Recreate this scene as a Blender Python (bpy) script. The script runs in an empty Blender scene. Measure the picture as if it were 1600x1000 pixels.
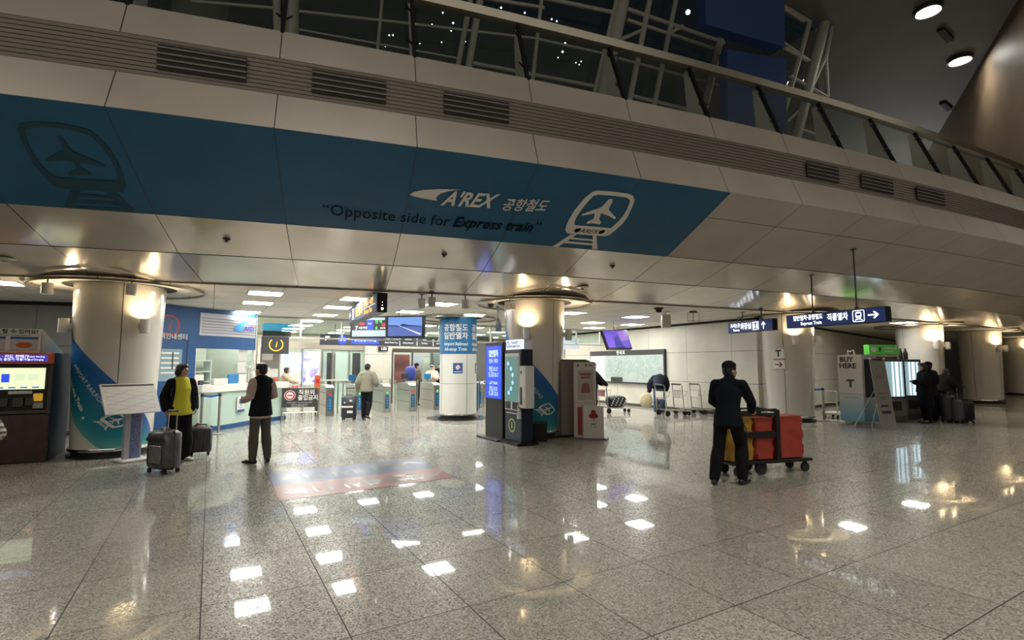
import bpy, bmesh, math, random
from mathutils import Vector, Matrix
random.seed(7)
PI = math.pi
R_ = math.radians
scene = bpy.context.scene
C = scene.collection

# ---------------------------------------------------------------- camera, world, exposure
PIT = 0.0871; CH = 1.65; FPX = 804.6
cam_d = bpy.data.cameras.new('camera'); cam = bpy.data.objects.new('camera', cam_d); C.objects.link(cam)
cam.location = (0, 0, CH); cam.rotation_euler = (PI/2 + PIT, 0, 0)
cam_d.sensor_fit = 'HORIZONTAL'; cam_d.sensor_width = 36.0; cam_d.lens = FPX/1600*36
cam_d.clip_start = 0.05; cam_d.clip_end = 500
scene.camera = cam
w = bpy.data.worlds.new('night'); scene.world = w; w.use_nodes = True
w.node_tree.nodes['Background'].inputs[0].default_value = (0.010, 0.013, 0.015, 1)
w.node_tree.nodes['Background'].inputs[1].default_value = 0.5
vs = scene.view_settings
vs.view_transform = 'Standard'; vs.look = 'None'; vs.gamma = 1; vs.use_curve_mapping = False
vs.exposure = 0.5

def spot(name, loc, target, power, color, size=0.2, angle=120, blend=0.6):
    d = bpy.data.lights.new(name, 'SPOT'); d.energy = power; d.color = color
    d.shadow_soft_size = size; d.spot_size = R_(angle); d.spot_blend = blend
    o = bpy.data.objects.new(name, d); C.objects.link(o); o.location = loc
    o.rotation_euler = (Vector(target)-Vector(loc)).to_track_quat('-Z', 'Y').to_euler()
    return o
def area(name, loc, sx, sy, power, color, rot=(0, 0, 0)):
    d = bpy.data.lights.new(name, 'AREA'); d.shape = 'RECTANGLE'; d.size = sx; d.size_y = sy; d.energy = power; d.color = color
    o = bpy.data.objects.new(name, d); C.objects.link(o); o.location = loc; o.rotation_euler = rot; return o
# unseen area lights added as general fill for the hall and the gallery roof
area('hall_fill', (4, -9, 13.6), 46, 7, 1700, (1, .93, .82), (R_(18), 0, 0))
area('gallery_roof_fill', (28, 34, 6.6), 14, 3, 900, (.95, .97, 1), (PI, 0, R_(35)))
area('hall_fill_right', (34, 8, 13.6), 8, 24, 800, (1, .92, .8))
HALL_POWER = 2000.0; PANEL_E = 34.0; SCONCE_W = 38.0

# ---------------------------------------------------------------- geometry of the place
def ray(px, py):
    u = (px-800)/FPX; v = -(py-500)/FPX
    return Vector((u, math.cos(PIT)-v*math.sin(PIT), math.sin(PIT)+v*math.cos(PIT)))
def gr(px, py, z=0.0):
    d = ray(px, py); t = (z-CH)/d.z; return Vector((d.x*t, d.y*t, z))
def at(px, py, Y):
    d = ray(px, py); t = Y/d.y; return Vector((d.x*t, Y, CH+d.z*t))
def onwall(px, py, A, B):          # the vertical wall through ground points A, B
    d = ray(px, py); n = Vector((-(B[1]-A[1]), B[0]-A[0]))
    t = (n.x*A[0]+n.y*A[1])/(n.x*d.x+n.y*d.y); return Vector((d.x*t, d.y*t, CH+d.z*t))
K = 1.0714
ACX, ACY = -35.74*K, 106.82*K      # centre of the curved building
def oncyl(px, py, r):              # upright cylinder wall of radius r round that centre, near side
    d = ray(px, py); a = d.x**2+d.y**2; b = -2*(d.x*ACX+d.y*ACY); c = ACX**2+ACY**2-r*r
    t = (-b-math.sqrt(b*b-4*a*c))/(2*a); return Vector((d.x*t, d.y*t, CH+d.z*t))
def arc(r, deg, z):
    t = R_(deg); return Vector((ACX+r*math.sin(t), ACY-r*math.cos(t), z))
PR = {k: (r*K, CH+(z-CH)*K) for k, r, z in (('A',102.75,3.05),('B',104.09,3.28),('C',105.08,3.58),('D',106.08,4.02),
     ('E',106.61,4.26),('F',106.42,4.74),('G',106.39,5.20),('H',106.26,5.61),('R',105.84,6.74))}
CEIL = PR['A'][1]
JT = [17.25+0.8445*i for i in range(-14, 34)]     # panel joints (degrees)
YAW = 30.25
cu, su = math.cos(R_(YAW)), math.sin(R_(YAW))
def uv(u, v, z=0.0): return Vector((cu*u-su*v, su*u+cu*v, z))

# ---------------------------------------------------------------- materials
def newmat(name):
    m = bpy.data.materials.new(name); m.use_nodes = True
    return m, m.node_tree.nodes, m.node_tree.links, m.node_tree.nodes['Principled BSDF']
def mat(name, col, rough=0.5, metal=0.0, emit=None, es=0.0, coat=0.0, var=0.0, vscale=8.0, trans=0.0, alpha=1.0, bump=0.0, spec=0.5):
    m, N, L, b = newmat(name)
    b.inputs['Base Color'].default_value = (*col, 1); b.inputs['Roughness'].default_value = rough
    b.inputs['Metallic'].default_value = metal; b.inputs['Coat Weight'].default_value = coat
    b.inputs['Specular IOR Level'].default_value = spec
    b.inputs['Transmission Weight'].default_value = trans; b.inputs['Alpha'].default_value = alpha
    if emit: b.inputs['Emission Color'].default_value = (*emit, 1); b.inputs['Emission Strength'].default_value = es
    if var or bump:
        tc = N.new('ShaderNodeTexCoord'); no = N.new('ShaderNodeTexNoise'); no.inputs['Scale'].default_value = vscale
        no.inputs['Detail'].default_value = 4; L.new(tc.outputs['Object'], no.inputs['Vector'])
        if var:
            rp = N.new('ShaderNodeValToRGB'); rp.color_ramp.elements[0].position = .3; rp.color_ramp.elements[1].position = .7
            rp.color_ramp.elements[0].color = (*[c*(1-var) for c in col], 1)
            rp.color_ramp.elements[1].color = (*[min(1, c*(1+var)) for c in col], 1)
            L.new(no.outputs['Fac'], rp.inputs[0]); L.new(rp.outputs[0], b.inputs['Base Color'])
        if bump:
            bp = N.new('ShaderNodeBump'); bp.inputs['Strength'].default_value = bump; bp.inputs['Distance'].default_value = .01
            L.new(no.outputs['Fac'], bp.inputs['Height']); L.new(bp.outputs[0], b.inputs['Normal'])
    return m
def glow(name, col, s, rough=.6): return mat(name, tuple(c*.25 for c in col), rough, emit=col, es=s)

def floor_mat():
    m, N, L, b = newmat('polished_granite')
    tc = N.new('ShaderNodeTexCoord'); mp = N.new('ShaderNodeMapping'); mp.vector_type = 'POINT'
    L.new(tc.outputs['Object'], mp.inputs['Vector'])
    # into tile units
    mp2 = N.new('ShaderNodeMapping')
    mp.inputs['Location'].default_value = (.982, -3.293, 0)
    mp2.inputs['Rotation'].default_value = (0, 0, -R_(YAW))
    L.new(mp.outputs[0], mp2.inputs['Vector'])
    sx = N.new('ShaderNodeSeparateXYZ'); L.new(mp2.outputs[0], sx.inputs[0])
    def edge(out, size):
        a = N.new('ShaderNodeMath'); a.operation = 'DIVIDE'; a.inputs[1].default_value = size; L.new(out, a.inputs[0])
        f = N.new('ShaderNodeMath'); f.operation = 'PINGPONG'; f.inputs[1].default_value = .5; L.new(a.outputs[0], f.inputs[0])
        g = N.new('ShaderNodeMath'); g.operation = 'LESS_THAN'; g.inputs[1].default_value = .0042/size; L.new(f.outputs[0], g.inputs[0])
        fl = N.new('ShaderNodeMath'); fl.operation = 'FLOOR'; L.new(a.outputs[0], fl.inputs[0])
        return g.outputs[0], fl.outputs[0]
    e1, f1 = edge(sx.outputs[0], .7957); e2, f2 = edge(sx.outputs[1], .9167)
    mx = N.new('ShaderNodeMath'); mx.operation = 'MAXIMUM'; L.new(e1, mx.inputs[0]); L.new(e2, mx.inputs[1])
    cb = N.new('ShaderNodeCombineXYZ'); L.new(f1, cb.inputs[0]); L.new(f2, cb.inputs[1])
    wn = N.new('ShaderNodeTexWhiteNoise'); wn.noise_dimensions = '3D'; L.new(cb.outputs[0], wn.inputs['Vector'])
    vo = N.new('ShaderNodeTexVoronoi'); vo.inputs['Scale'].default_value = 105; L.new(tc.outputs['Object'], vo.inputs['Vector'])
    sc = N.new('ShaderNodeSeparateColor'); L.new(vo.outputs['Color'], sc.inputs[0])
    nz = N.new('ShaderNodeTexNoise'); nz.inputs['Scale'].default_value = 230; nz.inputs['Detail'].default_value = 2; L.new(tc.outputs['Object'], nz.inputs['Vector'])
    sp = N.new('ShaderNodeMath'); sp.operation = 'MULTIPLY_ADD'; sp.inputs[1].default_value = .72; L.new(sc.outputs[0], sp.inputs[0])
    ns_ = N.new('ShaderNodeMath'); ns_.operation = 'MULTIPLY'; ns_.inputs[1].default_value = .28; L.new(nz.outputs['Fac'], ns_.inputs[0]); L.new(ns_.outputs[0], sp.inputs[2])
    rp = N.new('ShaderNodeValToRGB'); e = rp.color_ramp.elements
    e[0].position = .20; e[0].color = (.16, .152, .13, 1); e[1].position = .80; e[1].color = (.47, .45, .395, 1)
    k = rp.color_ramp.elements.new(.42); k.color = (.31, .297, .258, 1)
    L.new(sp.outputs[0], rp.inputs[0])
    tv = N.new('ShaderNodeMapRange'); tv.inputs['To Min'].default_value = .9; tv.inputs['To Max'].default_value = 1.08; L.new(wn.outputs['Value'], tv.inputs['Value'])
    ml = N.new('ShaderNodeMix'); ml.data_type = 'RGBA'; ml.blend_type = 'MULTIPLY'; ml.inputs[0].default_value = 1
    L.new(rp.outputs[0], ml.inputs[6]); L.new(tv.outputs[0], ml.inputs[7])
    mj = N.new('ShaderNodeMix'); mj.data_type = 'RGBA'; L.new(mx.outputs[0], mj.inputs[0]); L.new(ml.outputs[2], mj.inputs[6]); mj.inputs[7].default_value = (.035, .033, .03, 1)
    L.new(mj.outputs[2], b.inputs['Base Color'])
    rr = N.new('ShaderNodeMapRange'); rr.inputs['From Min'].default_value = .40; rr.inputs['From Max'].default_value = .44
    rr.inputs['To Min'].default_value = .30; rr.inputs['To Max'].default_value = .03; L.new(sc.outputs[1], rr.inputs['Value'])
    ra = N.new('ShaderNodeMath'); ra.operation = 'MAXIMUM'; L.new(rr.outputs[0], ra.inputs[0])
    rb = N.new('ShaderNodeMath'); rb.operation = 'MULTIPLY'; rb.inputs[1].default_value = .7; L.new(mx.outputs[0], rb.inputs[0]); L.new(rb.outputs[0], ra.inputs[1])
    L.new(ra.outputs[0], b.inputs['Roughness'])
    b.inputs['Specular IOR Level'].default_value = .55
    return m
def panel_mat(name, col, rough, metal, ju=0.004, horiz=None, coat=0.0):
    """panels whose joints follow the mesh's UV: u in joint units"""
    m, N, L, b = newmat(name)
    uvn = N.new('ShaderNodeUVMap'); sx = N.new('ShaderNodeSeparateXYZ'); L.new(uvn.outputs[0], sx.inputs[0])
    def ed(out, wd):
        f = N.new('ShaderNodeMath'); f.operation = 'PINGPONG'; f.inputs[1].default_value = .5; L.new(out, f.inputs[0])
        g = N.new('ShaderNodeMath'); g.operation = 'LESS_THAN'; g.inputs[1].default_value = wd; L.new(f.outputs[0], g.inputs[0]); return g.outputs[0]
    e1 = ed(sx.outputs[0], ju)
    if horiz:
        e2 = ed(sx.outputs[1], horiz); q = N.new('ShaderNodeMath'); q.operation = 'MAXIMUM'; L.new(e1, q.inputs[0]); L.new(e2, q.inputs[1]); e1 = q.outputs[0]
    no = N.new('ShaderNodeTexNoise'); no.inputs['Scale'].default_value = 1.3; tc = N.new('ShaderNodeTexCoord'); L.new(tc.outputs['Object'], no.inputs['Vector'])
    rp = N.new('ShaderNodeValToRGB'); rp.color_ramp.elements[0].position = .35; rp.color_ramp.elements[1].position = .65
    rp.color_ramp.elements[0].color = (*[c*.94 for c in col], 1); rp.color_ramp.elements[1].color = (*[c*1.04 for c in col], 1); L.new(no.outputs['Fac'], rp.inputs[0])
    mj = N.new('ShaderNodeMix'); mj.data_type = 'RGBA'; L.new(e1, mj.inputs[0]); L.new(rp.outputs[0], mj.inputs[6]); mj.inputs[7].default_value = (.03, .027, .023, 1)
    L.new(mj.outputs[2], b.inputs['Base Color'])
    b.inputs['Roughness'].default_value = rough; b.inputs['Metallic'].default_value = metal; b.inputs['Coat Weight'].default_value = coat; b.inputs['Coat Roughness'].default_value = .08
    return m
def glass_mat(name, col=(.85, .92, .9), refl=.12, rough=.03):
    m, N, L, b = newmat(name)
    N.remove(b); o = N['Material Output']
    t = N.new('ShaderNodeBsdfTransparent'); t.inputs[0].default_value = (*col, 1)
    g = N.new('ShaderNodeBsdfGlossy'); g.inputs['Roughness'].default_value = rough; g.inputs[0].default_value = (.9, .95, .95, 1)
    fr = N.new('ShaderNodeLayerWeight'); fr.inputs[0].default_value = .5
    pw = N.new('ShaderNodeMath'); pw.operation = 'POWER'; pw.inputs[1].default_value = 4; L.new(fr.outputs['Facing'], pw.inputs[0])
    ad = N.new('ShaderNodeMath'); ad.operation = 'MULTIPLY_ADD'; ad.inputs[1].default_value = .55; ad.inputs[2].default_value = .03+refl*.2; L.new(pw.outputs[0], ad.inputs[0])
    mx = N.new('ShaderNodeMixShader'); L.new(ad.outputs[0], mx.inputs[0]); L.new(t.outputs[0], mx.inputs[1]); L.new(g.outputs[0], mx.inputs[2]); L.new(mx.outputs[0], o.inputs[0])
    return m
def pic_mat(name, cols, scale=3.0, es=1.0, kind='NOISE', dist=1.5):
    """a printed / lit picture: broad patches of colour"""
    m, N, L, b = newmat(name)
    tc = N.new('ShaderNodeTexCoord'); no = N.new('ShaderNodeTexNoise'); no.inputs['Scale'].default_value = scale; no.inputs['Distortion'].default_value = dist
    L.new(tc.outputs['Object'], no.inputs['Vector'])
    rp = N.new('ShaderNodeValToRGB'); rp.color_ramp.elements[0].color = (*cols[0], 1); rp.color_ramp.elements[0].position = .3
    rp.color_ramp.elements[1].color = (*cols[-1], 1); rp.color_ramp.elements[1].position = .7
    for i, c in enumerate(cols[1:-1]):
        e = rp.color_ramp.elements.new(.3+.4*(i+1)/(len(cols)-1)); e.color = (*c, 1)
    L.new(no.outputs['Fac'], rp.inputs[0]); L.new(rp.outputs[0], b.inputs['Base Color'])
    if es: L.new(rp.outputs[0], b.inputs['Emission Color']); b.inputs['Emission Strength'].default_value = es
    b.inputs['Roughness'].default_value = .35
    return m

M = {}
M['floor'] = floor_mat()
M['ceil'] = panel_mat('ceiling_tiles', (.74, .71, .63), .75, 0, .004, .004)
M['soffit'] = panel_mat('polished_soffit_panels', (.72, .66, .56), .16, .35, .0035, coat=.4)
M['fascia'] = panel_mat('fascia_panels', (.50, .45, .395), .42, .1, .0035)
M['wall'] = panel_mat('cream_wall_panels', (.58, .56, .485), .35, 0, .0028, .006)
M['wallgrey'] = panel_mat('grey_wall_panels', (.27, .275, .26), .45, 0, .003, .006)
M['louver'] = mat('louver', (.17, .145, .12), .5, .2)
M['dark'] = mat('dark_gap', (.012, .012, .012), .7)
M['black'] = mat('black_plastic', (.012, .012, .013), .35)
M['charcoal'] = mat('charcoal', (.035, .035, .038), .5, var=.1)
M['banner'] = mat('blue_banner_vinyl', (.010, .105, .22), .38, var=.04, vscale=1)
M['banwhite'] = mat('white_vinyl', (.78, .75, .68), .45)
M['bandark'] = mat('navy_vinyl', (.003, .009, .018), .7, spec=.1)
M['banshade'] = mat('dark_blue_vinyl', (.005, .05, .085), .5)
M['steel'] = mat('brushed_steel', (.55, .54, .5), .28, 1.0, var=.06, vscale=20)
M['dsteel'] = mat('dark_steel', (.12, .115, .105), .35, .9)
M['chrome'] = mat('chrome', (.75, .74, .7), .12, 1.0)
M['truss'] = mat('painted_truss', (.47, .465, .42), .45, .1, var=.05)
M['rail'] = mat('rail_metal', (.30, .275, .22), .3, .7)
M['white'] = mat('white_paint', (.72, .71, .67), .4)
M['offwhite'] = mat('off_white', (.62, .6, .54), .45, var=.04)
M['colwhite'] = mat('column_enamel', (.60, .575, .51), .22, .05, coat=.3)
M['colshell'] = mat('column_white_enamel', (.70, .70, .645), .3, .0, coat=.2)
M['glass'] = glass_mat('clear_glass')
M['railglass'] = glass_mat('rail_glass', (.9, .93, .91), .25)
M['frost'] = mat('pale_green_glass', (.45, .60, .52), .15, coat=.5, alpha=.93)
M['night'] = glass_mat('night_window', (.5, .55, .55), .35)
M['lamp'] = glow('lamp_white', (1, .985, .93), PANEL_E)
M['warm'] = glow('lamp_warm', (1, .78, .45), 4.5)
M['high'] = glow('highbay_lamp', (1, .97, .88), 28)
M['blue'] = mat('booth_blue', (.014, .075, .21), .4, var=.05)
M['skyblue'] = mat('sign_sky_blue', (.008, .15, .36), .4)
M['navy'] = mat('sign_navy', (.03, .05, .13), .3)
M['lit'] = glow('lit_white', (.95, .97, 1), 1.3)
M['amber'] = glow('led_amber', (1, .36, .01), 1.5)
M['ledgreen'] = glow('led_green', (.1, 1, .2), 1.6)
M['ledred'] = glow('led_red', (1, .03, .03), 1.4)
M['ledblue'] = glow('screen_blue', (.03, .08, .75), .8)
M['ledpale'] = glow('screen_pale', (.5, .62, .75), .7)
M['red'] = mat('red_paint', (.45, .02, .02), .4)
M['orange'] = mat('orange_red', (.65, .11, .03), .5)
M['yellow'] = mat('yellow_sign', (.8, .45, .04), .45, emit=(.8, .45, .04), es=.25)
M['ink'] = mat('ink', (.03, .03, .03), .6)
M['teal'] = mat('teal_vinyl', (.02, .25, .33), .35)
M['swblue'] = mat('swoosh_blue', (.015, .105, .33), .3)
M['green'] = mat('green_box', (.07, .36, .05), .5, emit=(.1, .5, .06), es=.12)
M['rubber'] = mat('rubber', (.02, .02, .02), .8)

# ---------------------------------------------------------------- mesh helpers
class MB:
    def __init__(s): s.v = []; s.f = []; s.m = []; s.uv = []; s.mi = 0
    def face(s, idx, uvs=None): s.f.append(tuple(idx)); s.m.append(s.mi); s.uv.append(uvs)
    def add(s, vs, fs, M4=None):
        o = len(s.v); s.v += [tuple((M4 @ Vector(p)) if M4 else p) for p in vs]
        for f in fs: s.face([o+i for i in f])
        return s
    def box(s, c, d, rz=0, M4=None, bev=0.0):
        x, y, z = d[0]/2, d[1]/2, d[2]/2; rot = Matrix.Rotation(rz, 3, 'Z')
        if bev > 0:
            b = min(bev, x*.9, y*.9, z*.9); vs = []
            for zz, k in ((-z, b), (-z+b, 0), (z-b, 0), (z, b)):
                X, Y = x-k, y-k
                for px, py in ((-X+b, -Y), (X-b, -Y), (X, -Y+b), (X, Y-b), (X-b, Y), (-X+b, Y), (-X, Y-b), (-X, -Y+b)): vs.append((px, py, zz))
            fs = [tuple(range(7, -1, -1)), tuple(range(24, 32))]
            for L in range(3):
                for i in range(8): j = (i+1) % 8; fs.append((L*8+i, L*8+j, L*8+8+j, L*8+8+i))
        else:
            vs = [(sx*x, sy*y, sz*z) for sz in (-1, 1) for sx, sy in ((-1, -1), (1, -1), (1, 1), (-1, 1))]
            fs = [(3, 2, 1, 0), (4, 5, 6, 7), (0, 1, 5, 4), (1, 2, 6, 5), (2, 3, 7, 6), (3, 0, 4, 7)]
        vs = [rot @ Vector(p) + Vector(c) for p in vs]
        return s.add(vs, fs, M4)
    def cyl(s, a, b, r, r2=None, n=12, caps=True):
        a = Vector(a); b = Vector(b); r2 = r if r2 is None else r2; d = (b-a).normalized()
        p = d.orthogonal().normalized(); q = d.cross(p); vs = []
        for c, rr in ((a, r), (b, r2)):
            for i in range(n): t = 2*PI*i/n; vs.append(c+p*rr*math.cos(t)+q*rr*math.sin(t))
        fs = [(i, (i+1) % n, n+(i+1) % n, n+i) for i in range(n)]
        if caps: fs += [tuple(range(n-1, -1, -1)), tuple(range(n, 2*n))]
        return s.add(vs, fs)
    def tube(s, pts, r, n=8, closed=False):
        pts = [Vector(p) for p in pts]; m = len(pts); rings = []; prev = None
        for i, p in enumerate(pts):
            if closed: d = (pts[(i+1) % m]-pts[i-1]).normalized()
            else: d = (pts[min(i+1, m-1)]-pts[max(i-1, 0)]).normalized()
            a = d.orthogonal().normalized() if prev is None else (prev-d*prev.dot(d)).normalized()
            prev = a; b = d.cross(a); rr = r[i] if isinstance(r, (list, tuple)) else r
            rings.append([p+a*rr*math.cos(2*PI*k/n)+b*rr*math.sin(2*PI*k/n) for k in range(n)])
        o = len(s.v); s.v += [tuple(q) for rg in rings for q in rg]
        for i in range(m if closed else m-1):
            j = (i+1) % m
            for k in range(n): l = (k+1) % n; s.face((o+i*n+k, o+i*n+l, o+j*n+l, o+j*n+k))
        if not closed: s.face([o+k for k in range(n-1, -1, -1)]); s.face([o+(m-1)*n+k for k in range(n)])
        return s
    def lathe(s, prof, c=(0, 0, 0), n=32, a0=0, a1=2*PI):
        full = abs(a1-a0-2*PI) < 1e-6; k = n if full else n+1; o = len(s.v)
        for r, z in prof:
            for i in range(k): t = a0+(a1-a0)*i/n; s.v.append((c[0]+r*math.cos(t), c[1]+r*math.sin(t), c[2]+z))
        for j in range(len(prof)-1):
            for i in range(n):
                i2 = (i+1) % k; s.face((o+j*k+i, o+j*k+i2, o+(j+1)*k+i2, o+(j+1)*k+i))
        return s
    def prism(s, poly, h, M4=None, z0=0.0):
        n = len(poly); vs = [(x, y, z0) for x, y in poly]+[(x, y, z0+h) for x, y in poly]
        fs = [tuple(range(n-1, -1, -1)), tuple(range(n, 2*n))]+[(i, (i+1) % n, n+(i+1) % n, n+i) for i in range(n)]
        return s.add(vs, fs, M4)
    def sph(s, c, r, n=12, m=8):
        if not isinstance(r, (tuple, list)): r = (r, r, r)
        o = len(s.v)
        for j in range(m+1):
            t = PI*j/m
            for i in range(n): a = 2*PI*i/n; s.v.append((c[0]+r[0]*math.sin(t)*math.cos(a), c[1]+r[1]*math.sin(t)*math.sin(a), c[2]-r[2]*math.cos(t)))
        for j in range(m):
            for i in range(n): i2 = (i+1) % n; s.face((o+j*n+i, o+j*n+i2, o+(j+1)*n+i2, o+(j+1)*n+i))
        return s
    def build(s, name, mats, parent=None, smooth=False, angle=40):
        me = bpy.data.meshes.new(name); me.from_pydata(s.v, [], s.f)
        if not isinstance(mats, (list, tuple)): mats = [mats]
        for mm in mats: me.materials.append(mm)
        me.polygons.foreach_set('material_index', s.m)
        if any(u is not None for u in s.uv):
            ul = me.uv_layers.new(name='UVMap'); li = 0
            for pl, u in zip(me.polygons, s.uv):
                for k, li in enumerate(pl.loop_indices):
                    ul.data[li].uv = u[k] if u else (0.25, .25)
        me.update()
        bm = bmesh.new(); bm.from_mesh(me); bmesh.ops.remove_doubles(bm, verts=bm.verts, dist=1e-5)
        bmesh.ops.recalc_face_normals(bm, faces=bm.faces); bm.to_mesh(me); bm.free()
        if smooth:
            me.polygons.foreach_set('use_smooth', [True]*len(me.polygons))
            me.set_sharp_from_angle(angle=R_(angle))
        o = bpy.data.objects.new(name, me); C.objects.link(o)
        if parent: o.parent = parent
        return o
FRONT = Matrix(((1, 0, 0, 0), (0, 0, -1, 0), (0, 1, 0, 0), (0, 0, 0, 1)))   # drawing plane -> upright face looking to -Y
def thing(name, label, cat, loc=(0, 0, 0), rz=0, group=None):
    o = bpy.data.objects.new(name, None); C.objects.link(o); o.empty_display_size = .1
    o.location = loc; o.rotation_euler = (0, 0, rz); o['label'] = label; o['category'] = cat
    if group: o['group'] = group
    return o
def tag(o, label, cat, group=None, loc=None, rz=None):
    o['label'] = label; o['category'] = cat
    if group: o['group'] = group
    if loc is not None: o.location = loc
    if rz is not None: o.rotation_euler = (0, 0, rz)
    return o
def struct(name, mb, mats, smooth=False):
    o = mb.build(name, mats, None, smooth); o['kind'] = 'structure'; return o
def dup(root, loc, rz=None, label=None, group=None):
    r = root.copy(); C.objects.link(r); r.location = loc
    if rz is not None: r.rotation_euler = (0, 0, rz)
    if label: r['label'] = label
    if group: r['group'] = group
    for ch in list(root.children):
        c = ch.copy(); C.objects.link(c); c.parent = r
        for g in list(ch.children):
            d = g.copy(); C.objects.link(d); d.parent = c
    return r
def glyphs(string, size, shear=0.0, bold=0.0, align='CENTER', sx=1.0):
    cu_ = bpy.data.curves.new('t', 'FONT'); cu_.body = string; cu_.size = size; cu_.align_x = align; cu_.align_y = 'CENTER'
    cu_.shear = shear; cu_.offset = bold; cu_.resolution_u = 2
    o = bpy.data.objects.new('t', cu_); C.objects.link(o); dg = bpy.context.evaluated_depsgraph_get()
    me = bpy.data.meshes.new_from_object(o.evaluated_get(dg)); bpy.data.objects.remove(o); bpy.data.curves.remove(cu_)
    v = [(p.co.x*sx, p.co.y) for p in me.vertices]; f = [tuple(p.vertices) for p in me.polygons]
    bpy.data.meshes.remove(me); return v, f
def letter(parent, rows, m, name='lettering', y=-.004, M4=None, fn=None):
    """rows: (string, size, x, z[, kw]); laid on the face y of the parent, as one mesh"""
    b = MB()
    for r in rows:
        kw = dict(r[4]) if len(r) > 4 else {}
        rot = kw.pop('rot', 0)
        v, f = glyphs(r[0], r[1], **kw)
        c_, s_ = math.cos(rot), math.sin(rot); v = [(a*c_-q*s_, a*s_+q*c_) for a, q in v]
        if fn: b.add([fn(r[2]+a, r[3]+q) for a, q in v], f)
        else: b.add([(r[2]+a, y, r[3]+q) for a, q in v], f, M4)
    return b.build(name, m, parent)
def flat(parent, name, poly, m, y=-.003, t=.002, M4=None):
    """thin printed shape on the face: polygon in x,z"""
    b = MB(); n = len(poly)
    b.add([(p[0], y, p[1]) for p in poly], [tuple(range(n))], M4); return b.build(name, m, parent)
def ringpoly(cx, cz, r0, r1, n=28, a0=0, a1=2*PI, y=-.004, ex=1.0):
    b = MB(); vs = []
    for i in range(n+1):
        t = a0+(a1-a0)*i/n; vs += [(cx+ex*r0*math.cos(t), y, cz+r0*math.sin(t)), (cx+ex*r1*math.cos(t), y, cz+r1*math.sin(t))]
    b.add(vs, [(2*i, 2*i+1, 2*i+3, 2*i+2) for i in range(n)]); return b
def rect(x0, x1, z0, z1): return [(x0, z0), (x1, z0), (x1, z1), (x0, z1)]
ARROW_R = [(-.5, -.07), (.2, -.07), (-.02, -.3), (.16, -.3), (.5, 0), (.16, .3), (-.02, .3), (.2, .07), (-.5, .07)]
def arrow(parent, x, z, s, ang, m, y=-.004, name='arrow'):
    c_, s_ = math.cos(ang), math.sin(ang)
    b = MB()
    for poly in ([(-.5, -.07), (.3, -.07), (.3, .07), (-.5, .07)], [(.5, 0), (.12, .36), (-.02, .3), (.27, 0)], [(.5, 0), (.27, 0), (-.02, -.3), (.12, -.36)]):
        b.add([(x+s*(a*c_-q*s_), y, z+s*(a*s_+q*c_)) for a, q in poly], [tuple(range(len(poly)))])
    return b.build(name, m, parent)
# ================================================================ THE SETTING
from mathutils.geometry import tessellate_polygon
def fill(loops, maxlen):
    """triangulate a 2-D outline (with holes), split long edges; returns verts, faces"""
    tris = tessellate_polygon([[Vector((x, y, 0)) for x, y in L] for L in loops])
    pts = [p for L in loops for p in L]
    bm = bmesh.new(); vs = [bm.verts.new((x, y, 0)) for x, y in pts]
    for t in tris:
        try: bm.faces.new([vs[i] for i in t])
        except ValueError: pass
    return split(bm, maxlen)
def split(bm, maxlen):
    for _ in range(7):
        es = [e for e in bm.edges if e.calc_length() > maxlen]
        if not es: break
        bmesh.ops.subdivide_edges(bm, edges=es, cuts=1); bmesh.ops.triangulate(bm, faces=bm.faces[:])
    bm.verts.index_update()
    v = [(p.co.x, p.co.y) for p in bm.verts]; f = [tuple(x.index for x in p.verts) for p in bm.faces]; bm.free(); return v, f
def refine(v, f, maxlen):
    bm = bmesh.new(); vs = [bm.verts.new((x, y, 0)) for x, y in v]
    for t in f:
        try: bm.faces.new([vs[i] for i in t])
        except ValueError: pass
    bmesh.ops.triangulate(bm, faces=bm.faces[:]); return split(bm, maxlen)

# floor
b = MB(); b.add([(-45, -16, 0), (60, -16, 0), (60, 70, 0), (-45, 70, 0)], [(0, 1, 2, 3)]); struct('floor', b, M['floor'])

def band(k1, k2, a0=0, a1=len(JT)-1, n=4, off=0.0, vv=(0.25, .25)):
    (r1, z1), (r2, z2) = PR[k1] if isinstance(k1, str) else k1, PR[k2] if isinstance(k2, str) else k2
    b = MB(); tot = (a1-a0)*n
    for i in range(tot+1):
        t = JT[0]+.8445*(a0+i/n)
        b.v.append(tuple(arc(r1, t, z1+off))); b.v.append(tuple(arc(r2, t, z2+off)))
    for i in range(tot):
        u0, u1 = a0+i/n, a0+(i+1)/n
        b.face((2*i, 2*i+2, 2*i+3, 2*i+1), [(u0, vv[0]), (u1, vv[0]), (u1, vv[1]), (u0, vv[1])])
    return b
def seam(k, r=.006): # fine dark joint running along the curve
    rr, z = PR[k]; b = MB(); b.tube([arc(rr, JT[0]+.8445*i/2, z-.002) for i in range(2*len(JT)-1)], r, 4); return b
for k1, k2, m, nm in (('A', 'B', 'soffit', 'ceiling_soffit_inner'), ('B', 'C', 'soffit', 'ceiling_soffit_middle'), ('C', 'D', 'fascia', 'ceiling_soffit_outer'),
                      ('D', 'E', 'fascia', 'ceiling_soffit_lip'), ('E', 'F', 'fascia', 'wall_fascia_lower'), ('G', 'H', 'fascia', 'wall_fascia_upper')):
    struct(nm, band(k1, k2), M[m], False)
struct('trim_1', seam('B'), M['dark']); struct('trim_2', seam('C'), M['dark']); struct('trim_3', seam('D', .004), M['dark'])
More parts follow.
